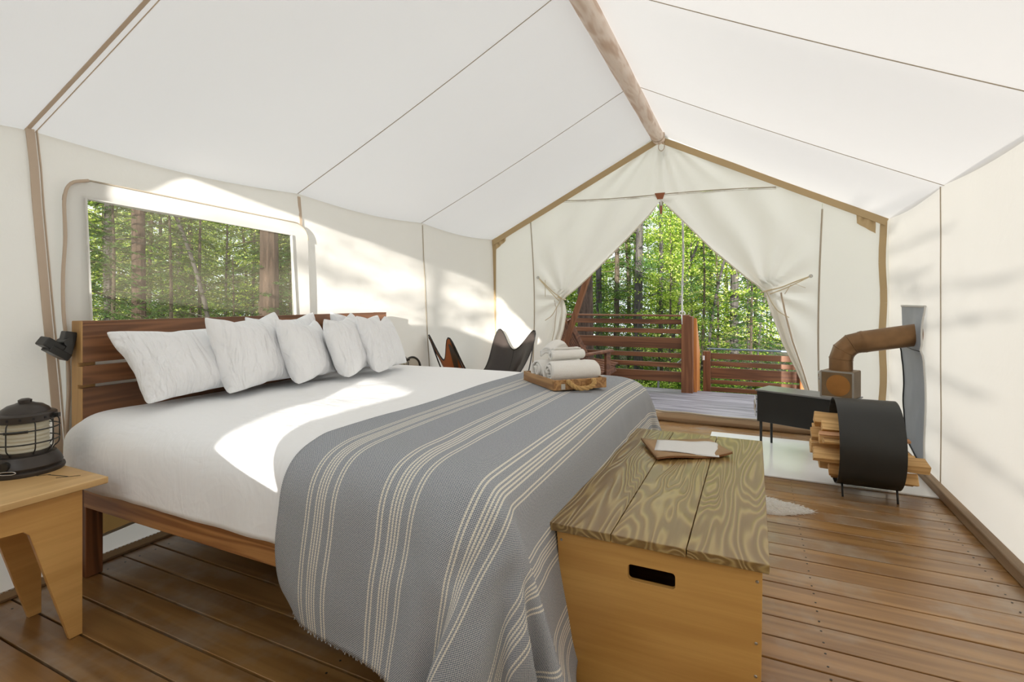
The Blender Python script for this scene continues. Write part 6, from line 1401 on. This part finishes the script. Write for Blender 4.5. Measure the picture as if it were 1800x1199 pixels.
mb = MB(); mb.lathe([(0, 0), (0.075, 0), (0.078, 0.002), (0, 0.003)], (BX + 0.01, BY - 0.1005, 0.572), 28, Matrix.Rotation(R(90), 3, 'X'), cap=False); mb.build('rust_disc', M['rustdisc'], bx, smooth='auto')
mb = MB()
for sx in (-1, 1):
    mb.bar((BX + sx * 0.104, BY - 0.101, 0.478), (BX + sx * 0.104, BY - 0.101, 0.672), 0.012, 0.004, up=(0, 1, 0))
for zz in (0.480, 0.670): mb.bar((BX - 0.104, BY - 0.101, zz), (BX + 0.104, BY - 0.101, zz), 0.004, 0.012)
mb.build('edge_frame', M['steel'], bx, bevel=0.001)
mb = MB(); mb.tube([(BX - 0.108, BY - 0.06, 0.60), (BX - 0.125, BY - 0.07, 0.60), (BX - 0.130, BY - 0.07, 0.66), (BX - 0.112, BY - 0.06, 0.665)], 0.004, 6); mb.build('box_clasp', M['chrome'], bx, smooth=True)
# the flue: upright collar, segmented elbow, long run out through the right wall
ca, sa = math.cos(st.rotation_euler.z), math.sin(st.rotation_euler.z)
def w2l(x, y, z):
    dx, dy = x - st.location.x, y - st.location.y
    return Vector((dx * ca + dy * sa, -dx * sa + dy * ca, z))
wx, wy = st.location.x + BX * ca - BY * sa, st.location.y + BX * sa + BY * ca
RP = 0.077
cl_pts = [(wx, wy, 0.672), (wx, wy, 0.76), (wx + 0.018, wy, 0.822), (wx + 0.066, wy - 0.005, 0.872), (wx + 0.135, wy - 0.008, 0.892)]
mb = MB(); mb.tube([w2l(*p) for p in cl_pts], RP, 26, caps=False); mb.build('flue_elbow', M['rust'], st, smooth='auto')
mb = MB()
for i, p in enumerate(cl_pts[1:-1]):
    a = Vector(cl_pts[i]); b = Vector(cl_pts[i + 2]); t_ = (b - a).normalized()
    u_ = t_.cross(Vector((0, 1, 0))).normalized(); v_ = t_.cross(u_)
    mb.tube([w2l(*(Vector(p) + (u_ * math.cos(q) + v_ * math.sin(q)) * (RP + 0.001))) for q in lin(0, 2 * PI, 29)[:-1]], 0.0028, 5, closed=True)
mb.build('elbow_crimps', M['rust'], st, smooth=True)
pe = (XR + 0.16, wy + 0.03, 0.985)
mb = MB(); mb.tube([w2l(wx + 0.120, wy - 0.008, 0.889), w2l(*pe)], RP + 0.002, 26, caps=False); mb.build('flue_pipe', M['rust'], st, smooth='auto')
mb = MB(); mb.tube([w2l(wx + 0.135 + 0.004 * k, wy - 0.008, 0.892 + 0.001 * k) for k in range(4)], RP + 0.004, 26, caps=False); mb.build('pipe_collar', M['rust'], st, smooth='auto')

sh = MB()
def shield_pt(u, z):
    y0 = 5.0 - 0.13 * (1.17 - z) - 0.02 * math.sin(z * 13) * (z < 0.85); y1 = 4.385 + 0.012 * math.sin(z * 9)
    if z < 0.16: y0 -= (0.16 - z) * 3.2
    y = y0 + (y1 - y0) * u
    r = math.hypot(y - 4.50, z - 0.985)
    bulge = 0.035 * math.exp(-(r / 0.14) ** 2) + 0.006 * rng_noise(y * 8, z * 6) + 0.012 * math.exp(-((z - 0.86) / 0.03) ** 2)
    return (right_x(y, z) - 0.010 - max(0, bulge), y, z)
sh.grid(shield_pt, lin(0, 1, 26), lin(0.07, 1.17, 40))
sho = sh.build('flue_fire_cloth', M['shield'], smooth=True)
tag(sho, 'grey fire-proof cloth panel on the right wall around the flue', 'cloth panel')
mb = MB()
mb.tube([Vector(shield_pt(u, 1.165)) for u in lin(0, 1, 20)], 0.009, 6)
mb.tube([Vector(shield_pt(1.0, z)) for z in lin(0.07, 1.165, 30)], 0.006, 6)
mb.build('canvas_hem', M['vinyl'], sho, smooth=True)
mb = MB(); mb.tube([Vector(shield_pt(0.0, z)) - Vector((0.004, 0, 0)) for z in lin(0.07, 0.86, 30)], 0.005, 6); mb.tube([Vector(shield_pt(u, 0.855)) - Vector((0.004, 0, 0)) for u in lin(0, 1, 20)], 0.003, 6)
mb.build('stitching', M['leatheredge'], sho, smooth=True)

LX0, LX1, LY, LZ, LR = 0.462, 0.790, 3.855, 0.315, 0.268
lh = thing('log_holder', 'black steel ring log holder full of split firewood by the stove', 'log holder', (0.67, LY, 0))
mb = MB()
mb.lathe([(LR, 0), (LR, LX1 - LX0), (LR - 0.005, LX1 - LX0), (LR - 0.005, 0), (LR, 0)], (LX0, LY, LZ), 64, Matrix.Rotation(R(90), 3, 'Y'), cap=False)
mb.build('ring', M['blacksteel'], lh, smooth='auto')
for x in (LX0 + 0.03, LX1 - 0.02):
    mb = MB(); mb.tube([(x, LY - 0.14, 0.0), (x, LY - 0.12, 0.078), (x, LY, 0.044), (x, LY + 0.12, 0.078), (x, LY + 0.14, 0.0)], 0.006, 7); mb.build('foot', M['blacksteel'], lh, smooth=True)
rnd = random.Random(11)
def split_log(name, label, y, z, r, x0, x1, a0, kind, mt='log'):
    base = {'wedge': [(0, 1.0), (100, 1.05), (140, 0.95), (180, 1.05), (235, 0.75)], 'quad': [(10, 1.1), (85, 0.9), (165, 1.1), (265, 0.9)], 'slab': [(15, 1.25), (60, 0.75), (165, 1.25), (200, 0.95), (320, 0.9)]}[kind]
    n = 6; vs = []; fs = []; k = len(base)
    for i in range(n):
        t = i / (n - 1); x = x0 + (x1 - x0) * t
        for a, q in base:
            j = 1 + 0.07 * rnd.uniform(-1, 1)
            an = R(a + a0 + 6 * math.sin(t * 3 + a))
            vs.append((x + (0.006 * rnd.uniform(-1, 1) if i in (0, n - 1) else 0), y + r * q * j * math.cos(an), z + r * q * j * math.sin(an)))
    for i in range(n - 1):
        for j in range(k): fs.append((i * k + j, i * k + (j + 1) % k, (i + 1) * k + (j + 1) % k, (i + 1) * k + j))
    fs.append(tuple(range(k - 1, -1, -1))); fs.append(tuple((n - 1) * k + j for j in range(k)))
    cx, cy, cz = (x0 + x1) / 2, y, z
    mb = MB(); mb.add([(p[0] - cx, p[1] - cy, p[2] - cz) for p in vs], fs)
    o = mb.build(name, M[mt], bevel=0.003, seg=1)
    o.location = (cx, cy, cz)
    return tag(o, label, 'log', 'split logs in the ring holder')
LOGS = [
 (3.735, 0.160, 0.056, 0.335, 0.900, 20, 'wedge', 'small split log at the bottom front of the ring holder'),
 (3.835, 0.128, 0.052, 0.36, 0.90, 110, 'wedge', 'split log lying lowest in the middle of the ring holder'),
 (3.945, 0.150, 0.056, 0.30, 0.93, 200, 'quad', 'bottom back split log in the ring holder'),
 (3.665, 0.272, 0.070, 0.245, 0.985, 8, 'slab', 'broad blond split log sticking out at the front of the ring holder'),
 (3.800, 0.250, 0.056, 0.27, 0.94, 65, 'wedge', 'split log buried at the centre of the ring holder'),
 (3.915, 0.262, 0.058, 0.25, 0.90, 130, 'quad', 'split log wedged behind the broad front log'),
 (4.030, 0.262, 0.054, 0.26, 0.93, 20, 'quad', 'split log against the back of the ring holder'),
 (3.640, 0.383, 0.034, 0.30, 0.87, 0, 'slab', 'thin flat split log lying on the broad front log'),
 (3.735, 0.372, 0.048, 0.28, 0.90, 40, 'quad', 'square split log in the third layer from the bottom'),
 (3.850, 0.375, 0.058, 0.25, 0.93, 15, 'quad', 'thick split log whose square end juts out furthest left'),
 (3.975, 0.378, 0.056, 0.27, 0.90, 75, 'wedge', 'wedge log at the back of the third layer'),
 (3.735, 0.470, 0.050, 0.30, 0.89, 200, 'wedge', 'wedge log lying second highest on the pile'),
 (3.870, 0.490, 0.058, 0.27, 0.90, 95, 'wedge', 'topmost wedge log of the firewood pile'),
]
for y, z, r, x0, x1, a0, kd, lb in LOGS:
    split_log('split_log', lb, LY + (y - 3.855) * 0.88, LZ + (z - 0.350) * 0.88, r * 0.86, x0 + 0.085, {0.985: 0.90, 0.900: 0.865, 0.94: 0.875}.get(x1 if z < 0.28 else 0, 0.76), a0, kd)
split_log('split_log', 'thin reddish kindling stick among the blond logs', 3.675, 0.385, 0.019, 0.36, 0.82, 10, 'slab', 'kindling')

# sheepskin between the chest and the stove
rg = MB()
def rug_pt(a, r):
    rr = r * (1 + 0.10 * math.sin(a * 3 + 0.6) + 0.05 * math.sin(a * 7))
    x = -0.16 + 0.42 * rr * math.cos(a); y = 3.365 + 0.165 * rr * math.sin(a) + 0.03 * math.cos(a) * -1
    return (x, y, 0.002 + 0.030 * (1 - r ** 3) + 0.004 * rng_noise(x * 12, y * 12))
rg.grid(rug_pt, lin(0, 2 * PI, 48), lin(0.02, 1, 12))
rug = rg.build('sheepskin_rug', M['fur'], smooth=True)
tag(rug, 'white sheepskin lying on the floorboards beyond the chest', 'rug')
mb = MB()
for i in range(3600):
    a = rnd.uniform(0, 2 * PI); r = math.sqrt(rnd.random())
    p = Vector(rug_pt(a, r)); d = Vector((0.75 + rnd.uniform(-.3, .3), -0.35 + rnd.uniform(-.5, .5), rnd.uniform(0.15, 0.6))).normalized() * rnd.uniform(0.018, 0.036)
    s = d.cross(Vector((0, 0, 1))).normalized() * 0.0018
    mb.add([p - s, p + s, p + d * 0.6 + s * .6 + Vector((0, 0, -0.001)), p + d + Vector((0, 0, -0.007))], [(0, 1, 2), (0, 2, 3)])
fu = mb.build('fleece', M['fur'], rug, fix=False); fu['kind'] = 'stuff'

dv = thing('white_device', 'round white slotted plastic device on the floor behind the bed foot leg', 'device', (-0.775, 1.42, 0))
mb = MB(); mb.lathe([(0, 0), (0.075, 0), (0.085, 0.01), (0.085, 0.035), (0.078, 0.055), (0.060, 0.070), (0.03, 0.077), (0, 0.078)], (-0.775, 1.42, 0), 40, cap=False); mb.build('housing', M['whiteplastic'], dv, smooth='auto')
for k in range(6):
    a = R(-100 + k * 14)
    mb = MB(); mb.bar((-0.775 + 0.074 * math.cos(a), 1.42 + 0.074 * math.sin(a), 0.061), (-0.775 + 0.060 * math.cos(a), 1.42 + 0.060 * math.sin(a), 0.0715), 0.004, 0.004); mb.build('slot', M['black'], dv)

# ------------------------------------------------------------------ deck outside
dk = MB(); dk.span((-4.6, 5.56, -0.16), (2.6, 7.24, -0.055))
deck = struct(dk.build('deck', M['subfloor']))
pm = None; y = 5.50
while y < 7.22:
    if pm is None:
        b = MB(); b.box((0, 0, 0), (7.2, 0.132, 0.036)); o = b.build('plank', M['deck'], bevel=0.004, seg=1); pm = o
    else:
        o = pm.copy(); COL.objects.link(o)
    o.parent = deck; o.location = (-1.0, y + 0.066, -0.018); y += 0.139
mb = MB(); mb.span((-4.6, 7.245, -0.20), (2.6, 7.285, 0.002)); struct(mb.build('fascia_board', M['deck'], deck, bevel=0.003))
thr = MB(); thr.span((-2.0, 5.55, 0.0), (-0.62, 5.70, 0.022)); tag(thr.build('threshold_board', M['sillwood'], bevel=0.004), 'loose brown threshold board lying on the deck outside the doorway', 'board')

def railing(name, label, x0, x1, y, rails, posts, capz, capw, mt='rail', capm='rail'):
    t = thing(name, label, 'railing', (x0, y, 0))
    for z0, z1 in rails:
        mb = MB(); mb.span((x0, y - 0.019, z0), (x1, y + 0.019, z1)); mb.build('rail', M[mt], t, bevel=0.004)
    mb = MB(); mb.span((x0, y - capw / 2, capz - 0.022), (x1 + 0.10, y + capw / 2, capz)); mb.build('cap_rail', M[capm], t, bevel=0.004)
    for px, w, zb, zt in posts:
        mb = MB(); mb.span((px - w / 2, y - 0.075 + 0.02, zb), (px + w / 2, y + 0.065, zt)); mb.build('post', M['post'], t, bevel=0.005)
    return t
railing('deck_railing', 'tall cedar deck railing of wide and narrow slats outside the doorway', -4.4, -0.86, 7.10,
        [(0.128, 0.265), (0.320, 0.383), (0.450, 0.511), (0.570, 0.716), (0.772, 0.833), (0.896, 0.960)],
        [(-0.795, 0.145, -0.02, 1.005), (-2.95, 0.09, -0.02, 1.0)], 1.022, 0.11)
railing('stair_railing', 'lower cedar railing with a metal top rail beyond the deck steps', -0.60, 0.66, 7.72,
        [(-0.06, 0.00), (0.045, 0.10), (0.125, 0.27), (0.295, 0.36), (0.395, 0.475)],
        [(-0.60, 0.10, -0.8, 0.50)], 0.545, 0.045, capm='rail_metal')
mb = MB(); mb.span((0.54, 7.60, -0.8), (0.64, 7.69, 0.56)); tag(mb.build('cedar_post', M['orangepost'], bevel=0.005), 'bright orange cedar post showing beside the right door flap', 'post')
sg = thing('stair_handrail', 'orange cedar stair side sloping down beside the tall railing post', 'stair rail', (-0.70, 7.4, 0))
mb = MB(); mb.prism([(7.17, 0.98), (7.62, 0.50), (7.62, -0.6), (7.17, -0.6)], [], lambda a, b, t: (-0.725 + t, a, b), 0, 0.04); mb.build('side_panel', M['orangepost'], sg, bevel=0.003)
mb = MB(); mb.tube([(-0.64, 7.62, 0.38), (-0.64, 7.63, 0.44)], 0.014, 10); mb.build('metal_bracket', M['chrome'], sg, smooth='auto')

ld = MB(); ld.span((-4.2, 7.40, -0.60), (-0.85, 9.2, -0.52)); land = struct(ld.build('landing', M['subfloor']))
pm = None; x = -4.15
while x < -0.9:
    if pm is None:
        b = MB(); b.box((0, 0, 0), (0.225, 1.75, 0.04)); o = b.build('plank', M['landing'], bevel=0.004, seg=1); pm = o
    else:
        o = pm.copy(); COL.objects.link(o)
    o.parent = land; o.location = (x + 0.11, 8.30, -0.49 + 0.004 * ((x * 7) % 1)); x += 0.238
hr = thing('landing_handrail', 'thin blue-grey metal handrail over the lower landing', 'handrail', (-1.2, 8.6, 0))
mb = MB(); mb.tube([(-1.75, 9.1, 0.12), (-1.15, 8.5, 0.16), (-0.9, 8.3, 0.40)], 0.02, 8); mb.tube([(-1.45, 8.8, -0.48), (-1.45, 8.8, 0.14)], 0.018, 8); mb.build('rail', M['rail_metal'], hr, smooth='auto')

br = MB(); br.bar((-2.38, 6.12, 0.0), (-1.66, 6.08, 2.03), 0.055, 0.085, up=(0, 1, 0))
tag(br.build('timber_brace', M['post'], bevel=0.004), 'dark diagonal timber brace standing on the deck behind the left flap', 'brace')
gr = MB()
P = catmull([(-0.76, 6.3, 2.15), (-0.80, 6.7, 1.75), (-0.85, 7.0, 1.35), (-0.86, 7.10, 1.03)], 10)
for s_ in range(2):
    gr.tube([p + Vector((0.006 * math.cos(i * 0.9 + s_ * PI), 0.006 * math.sin(i * 0.9 + s_ * PI), 0)) for i, p in enumerate(P)], 0.008, 6)
gr.tube([P[-1] + Vector((0.035 * math.cos(a), 0.0, 0.012 + 0.028 * math.sin(a))) for a in lin(0, 2 * PI, 14)], 0.008, 6)
gr.tube([(-0.86, 7.04, 1.03), (-0.855, 7.035, 0.90)], 0.007, 6)
tag(gr.build('guy_rope', M['whiterope'], smooth=True), 'twisted white guy rope running down to the deck railing post', 'rope')

# slatted lounge chair on the deck
dc = thing('deck_chair', 'reddish slatted wooden lounge chair on the deck before the railing', 'chair', (-1.93, 6.78, 0), R(-42))
B0, B1 = Vector((-0.0, -0.22, 0.30)), Vector((0.0, -0.58, 0.95))
for k in range(11):
    u = -0.27 + 0.054 * k
    mb = MB(); mb.bar((u, B0.y, B0.z), (u, B1.y, B1.z), 0.030, 0.016, up=(0, 1, 0)); mb.build('back_slat', M['rail'], dc, bevel=0.003)
mb = MB(); mb.bar((-0.31, B1.y - 0.005, B1.z), (0.31, B1.y - 0.005, B1.z), 0.03, 0.05); mb.build('top_bar', M['rail'], dc, bevel=0.004)
for s_ in (-1, 1):
    mb = MB(); mb.bar((s_ * 0.30, -0.20, 0.26), (s_ * 0.30, -0.60, 0.97), 0.03, 0.06, up=(0, 1, 0)); mb.build('back_rail', M['rail'], dc, bevel=0.004)
    mb = MB(); mb.bar((s_ * 0.34, -0.42, 0.52), (s_ * 0.34, 0.02, 0.565), 0.085, 0.03); mb.build('armrest', M['rail'], dc, bevel=0.006)
    mb = MB(); mb.bar((s_ * 0.32, -0.04, 0.0), (s_ * 0.32, -0.04, 0.545), 0.05, 0.07, up=(0, 1, 0)); mb.build('leg', M['rail'], dc, bevel=0.004)
    mb = MB(); mb.bar((s_ * 0.29, 0.10, 0.32), (s_ * 0.29, -0.62, 0.03), 0.03, 0.07); mb.build('leg', M['rail'], dc, bevel=0.004)
for k in range(9):
    y = 0.12 - 0.04 * k
    mb = MB(); mb.box((0, y, 0.385 - 0.021 * k), (0.60, 0.045, 0.018), Matrix.Rotation(R(19), 3, 'X')); mb.build('seat_slat', M['rail'], dc, bevel=0.003)
# ------------------------------------------------------------------ forest
def np_mesh(name, V, F, mat):
    me = bpy.data.meshes.new(name)
    V = np.asarray(V, dtype=np.float32); F = np.asarray(F, dtype=np.int32)
    me.vertices.add(len(V)); me.vertices.foreach_set('co', V.ravel())
    k = F.shape[1]
    me.loops.add(F.size); me.loops.foreach_set('vertex_index', F.ravel())
    me.polygons.add(len(F)); me.polygons.foreach_set('loop_start', np.arange(0, F.size, k, dtype=np.int32))
    me.update(calc_edges=True); me.validate()
    me.materials.append(mat)
    return me
def leaves(centres, size, rng, flat=0.5, ratio=0.55, dirs=None):
    """diamond leaves, two triangles each, folded along the rib"""
    n = len(centres)
    if dirs is None:
        d = rng.normal(size=(n, 3)); d[:, 2] *= flat
    else: d = dirs + rng.normal(size=(n, 3)) * 0.25
    d /= np.linalg.norm(d, axis=1)[:, None] + 1e-9
    up = rng.normal(size=(n, 3)) * 0.55 + np.array([0, 0, 1.0])
    s = np.cross(d, up); s /= np.linalg.norm(s, axis=1)[:, None] + 1e-9
    nn = np.cross(s, d)
    sz = size * rng.uniform(0.6, 1.3, size=(n, 1))
    a = centres - d * sz * 0.5; b = centres + d * sz * 0.5
    l = centres + s * sz * ratio * 0.5 + nn * sz * 0.08; r = centres - s * sz * ratio * 0.5 + nn * sz * 0.08
    V = np.stack([a, l, b, r], axis=1).reshape(-1, 3)
    F = np.arange(n * 4).reshape(-1, 4)
    return V, F
def make_tree(name, label, kind, seed, h, trunk_r, n_leaf, mat, bark, spread=1.5, low=0.15, leaf=0.075, group=None, lean=0.0):
    rng = np.random.default_rng(seed)
    t = thing(name, label, 'tree', (0, 0, 0), 0.0, group)
    tw = MB()
    path = [Vector((lean * z * z / h + 0.05 * math.sin(z * 1.1 + seed) * z / h, 0.05 * math.cos(z * 0.9 + seed * 2) * z / h, z)) for z in lin(-0.3, h, 14)]
    tw.tube(path, [trunk_r * (1 - 0.75 * i / 13) for i in range(14)], 10)
    def on(z):
        f = (z + 0.3) / (h + 0.3) * 13; i = max(0, min(12, int(f))); return path[i].lerp(path[i + 1], f - i)
    C = []; D = []
    nb = {'broad': 34, 'fir': 74, 'pine': 22, 'bare': 12}[kind]
    for b in range(nb):
        q = (b + rng.uniform(0, 1)) / nb
        z = h * (low + (1 - low) * q)
        az = b * 2.4 + rng.uniform(-.4, .4)
        o = on(z)
        if kind == 'broad': L = spread * (0.45 + 0.55 * math.sin(PI * min(1, 0.15 + q * 0.9))) * rng.uniform(0.6, 1.1); rise = rng.uniform(0.05, 0.5)
        elif kind == 'fir': L = spread * (1.05 - q) * rng.uniform(0.75, 1.1) + 0.12; rise = -0.22 + rng.uniform(-.1, .1)
        else: L = spread * rng.uniform(0.4, 1.0); rise = rng.uniform(-0.15, 0.25)
        dv_ = Vector((math.cos(az), math.sin(az), rise))
        P = [o, o + dv_ * L * 0.5 + Vector((0, 0, 0.04 * L)), o + dv_ * L + Vector((0, 0, -0.06 * L))]
        tw.tube(P, [max(0.004, trunk_r * 0.20 * (1 - q * 0.6)), max(0.003, trunk_r * 0.11 * (1 - q * .6)), 0.002], 4, caps=False)
        if kind == 'bare': continue
        k = int(n_leaf / nb * (0.4 + 1.2 * L / max(spread, .01) * 0.6))
        if kind == 'fir':
            s_ = rng.uniform(0.08, 1, size=k) ** 0.8
            side = rng.choice([-1, 1], size=k); off = rng.uniform(0, 1, size=k) * 0.34 * L * (1.15 - s_)
            ax = np.array([math.cos(az), math.sin(az), rise]); pe_ = np.array([-math.sin(az), math.cos(az), 0])
            p = np.array(o)[None] + ax[None] * (s_ * L)[:, None] + pe_[None] * (side * off)[:, None] + np.array([0, 0, -1.0])[None] * (off * 0.25 + 0.05 * s_ * L)[:, None]
            C.append(p); D.append(ax[None] * 0.7 + pe_[None] * side[:, None] * 0.8 + np.array([0, 0, -0.2])[None])
        else:
            nc = 6
            for c_ in range(nc):
                f = 0.25 + 0.8 * (c_ + rng.uniform(0, 1)) / nc
                cc = np.array(o) + np.array(dv_) * L * f + rng.normal(size=3) * np.array([0.16, 0.16, 0.10]) * spread * 0.6
                m_ = k // nc
                p = cc[None] + rng.normal(size=(m_, 3)) * np.array([0.20, 0.20, 0.055 if kind == 'broad' else 0.12]) * spread * 0.55
                C.append(p)
                D.append(rng.normal(size=(m_, 3)) * np.array([1, 1, 0.5]) if kind == 'broad' else (p - cc) + np.array([0, 0, 0.1]))
    tw.build('trunk', bark, t, smooth='auto')
    if C:
        C = np.concatenate(C); D = np.concatenate(D)
        D /= np.linalg.norm(D, axis=1)[:, None] + 1e-9
        V, F = leaves(C, leaf, rng, ratio={'broad': 0.6, 'fir': 0.20, 'pine': 0.10}[kind], dirs=D)
        me = np_mesh('foliage', V, F, mat)
        o = bpy.data.objects.new('foliage', me); COL.objects.link(o); o.parent = t; o['kind'] = 'stuff'
    return t

def make_bush(name, label, seed, n, mat, size, leaf, group):
    rng = np.random.default_rng(seed)
    t = thing(name, label, 'bush', (0, 0, 0), 0, group)
    tw = MB(); C = []
    for b in range(18):
        az = rng.uniform(0, 2 * PI); L = size * rng.uniform(0.5, 1.0); el = rng.uniform(0.3, 1.3)
        e = Vector((math.cos(az) * math.cos(el), math.sin(az) * math.cos(el), math.sin(el))) * L
        tw.tube([(0, 0, -0.1), e * 0.5, e], [0.008, 0.006, 0.002], 4, caps=False)
        k = n // 18
        f = rng.uniform(0.35, 1.1, size=(k, 1))
        C.append(np.array(e)[None] * f + rng.normal(size=(k, 3)) * size * 0.16)
    tw.build('stem', M['barkbrown'], t)
    V, F = leaves(np.concatenate(C), leaf, rng, 0.5, 0.6)
    o = bpy.data.objects.new('foliage', np_mesh('foliage', V, F, mat)); COL.objects.link(o); o.parent = t; o['kind'] = 'stuff'
    return t

def gz(x, y):
    return -0.75 - 0.04 * max(0, y - 8) - 0.02 * max(0, -x - 5) + 0.25 * rng_noise(x * 0.2, y * 0.2, 3)
m = MB(); m.grid(lambda x, y: (x, y, gz(x, y)), lin(-60, 40, 60), lin(-40, 70, 60)); struct(m.build('ground', M['ground'], smooth=True))

GD, GW = 'trees in the forest beyond the tent door', 'trees outside the left window'
protos = {
 'A': make_tree('broadleaf_tree', '-', 'broad', 1, 6.5, 0.045, 9500, M['leafy'], M['barkgrey'], 1.35, 0.08, 0.066),
 'B': make_tree('broadleaf_tree', '-', 'broad', 2, 8.5, 0.06, 10500, M['leafg'], M['barkbrown'], 1.7, 0.10, 0.070, lean=0.05),
 'C': make_tree('broadleaf_tree', '-', 'broad', 3, 5.0, 0.035, 8000, M['leafy'], M['barkbrown'], 1.25, 0.05, 0.062),
 'F': make_tree('fir_tree', '-', 'fir', 4, 7.5, 0.09, 15000, M['needle'], M['barkbrown'], 1.5, 0.06, 0.085),
 'G': make_tree('fir_tree', '-', 'fir', 5, 4.5, 0.05, 11000, M['needle'], M['barkbrown'], 1.2, 0.04, 0.075),
 'P': make_tree('pine_tree', '-', 'pine', 6, 9.0, 0.11, 7000, M['needle'], M['barkgrey'], 1.6, 0.12, 0.15),
 'R': make_tree('bare_pine_tree', '-', 'bare', 7, 11.0, 0.16, 0, None, M['barkred'], 0.7, 0.25),
 'T': make_tree('bare_pine_tree', '-', 'bare', 8, 11.0, 0.10, 0, None, M['barkgrey'], 1.3, 0.12),
 'S': make_tree('bare_sapling', '-', 'bare', 9, 8.0, 0.035, 0, None, M['barkgrey'], 1.2, 0.2, lean=0.35),
}
protos['H'] = make_tree('broadleaf_tree', '-', 'broad', 12, 7.0, 0.06, 5200, M['leafy'], M['barkgrey'], 1.5, 0.43, 0.075)
bush = make_bush('bush', '-', 3, 3200, M['under'], 0.8, 0.062, 'undergrowth bushes')
used = set()
def plant(k, x, y, s, rz, label, group, sr=None):
    src = bush if k == 'U' else protos[k]
    if k not in used: o = src; used.add(k)
    else: o = copy_tree(src)
    o.location = (x, y, gz(x, y)); o.rotation_euler = (0, 0, rz); o.scale = (sr or s, sr or s, s)
    o['label'] = label
    if group: o['group'] = group
    return o
rnd = random.Random(42)
# trunks that can be told apart
plant('R', -2.70, 8.75, 1.0, 0.3, 'thick reddish-barked trunk rising just left behind the deck railing', None, 1.0)
plant('T', -3.05, 10.9, 1.0, 1.3, 'grey trunk right of the thick reddish trunk behind the deck railing', None, 0.75)
plant('P', -2.28, 11.3, 1.0, 2.0, 'tall pine with drooping needle tufts in the middle of the doorway', None, 1.0)
plant('T', -2.02, 12.6, 1.0, 4.1, 'slim dark straight trunk under the doorway peak', None, 0.62)
plant('T', -0.43, 13.4, 1.0, 5.2, 'pale sunlit trunk standing above the lower stair railing', None, 1.15)
plant('S', 0.06, 13.5, 1.0, 0.2, 'thin dark stem right of the pale sunlit trunk', None, 0.8)
plant('S', -1.75, 12.2, 1.0, 0.4, 'slender trunk leaning right behind the white guy rope', None, 1.2)
plant('S', -0.95, 12.0, 1.0, 6.0, 'slender leaning trunk right of the white guy rope', None, 1.0)
plant('R', -6.05, 4.95, 1.0, 2.2, 'thick brown trunk near the right edge of the mesh window', None, 0.92)
plant('R', -7.70, 4.20, 1.0, 0.9, 'dark brown trunk left of centre in the mesh window', None, 0.62)
plant('T', -12.3, 7.6, 1.0, 2.9, 'pale distant trunk near the middle of the mesh window', None, 0.9)
plant('T', -9.4, 4.7, 1.0, 1.9, 'dim grey trunk at the left edge of the mesh window', None, 0.9)
plant('S', -7.0, 4.9, 0.8, 3.4, 'bare crooked sapling crossing the middle of the mesh window', None, 1.1)
L = {'A': 'leafy yellow-green young tree in the forest %s', 'B': 'tall mid-green broadleaf tree in the forest %s', 'C': 'low yellow-green sapling in the forest %s', 'F': 'dark green fir in the forest %s', 'G': 'small dark green fir in the forest %s', 'P': 'long-needled pine in the forest %s', 'U': 'low leafy bush in the undergrowth %s'}
def band(n, d0, d1, r0, r1, kinds, where, grp, smin=0.8, smax=1.2):
    for i in range(n):
        d = d0 + (d1 - d0) * ((i + rnd.random()) / n)
        r = r0 + (r1 - r0) * ((i * 0.618 + rnd.uniform(0, .12)) % 1.0)
        if where == 'beyond the door': x, y = r * d, d
        else: x, y = -d, r * d
        k = rnd.choice(kinds)
        plant(k, x, y, rnd.uniform(smin, smax), rnd.uniform(0, 6.28), L[k] % where, {'A': 'yellow-green young ', 'B': 'mid-green ', 'C': 'sapling ', 'F': 'fir ', 'G': 'small fir ', 'P': 'pine ', 'U': 'bush '}[k] + grp)
band(10, 9.6, 12, -0.38, 0.12, 'CGU', 'beyond the door', GD, 0.55, 0.85)
band(22, 12.5, 19, -0.42, 0.14, 'ABCAFG', 'beyond the door', GD, 0.8, 1.1)
band(26, 19, 30, -0.45, 0.18, 'AABCBF', 'beyond the door', GD, 1.0, 1.5)
band(14, 30, 46, -0.5, 0.22, 'AAB', 'beyond the door', GD, 1.6, 2.2)
band(16, 8.5, 12, -0.36, 0.14, 'U', 'beyond the door', GD, 0.6, 1.0)
band(8, 5.6, 8.0, 0.42, 0.98, 'GFGG', 'outside the window', GW, 0.55, 0.9)
band(16, 8.5, 13, 0.38, 1.0, 'FFGABC', 'outside the window', GW, 0.8, 1.1)
band(20, 13, 22, 0.36, 1.05, 'ABFACB', 'outside the window', GW, 1.0, 1.5)
band(11, 22, 36, 0.36, 1.1, 'AAB', 'outside the window', GW, 1.5, 2.2)
# unseen trees added behind the camera to dapple or block the low sun
plant('H', 0.95, -6.6, 1.0, 0.5, 'high-crowned young tree added unseen behind the tent to dapple the sun', 'sun-dappling trees added behind the tent', 0.9)
plant('F', 4.5, -4.0, 1.0, 1.0, 'dark green fir added out of view to shade the stair railing and right wall', None, 0.9)  # fir added to keep sun off the stair railing and dim the right wall
plant('H', 1.9, -9.5, 1.1, 2.5, 'broadleaf tree added unseen further behind the tent to dapple the sun', 'sun-dappling trees added behind the tent', 0.8)
for k in protos:
    if k not in used: print('unused', k)
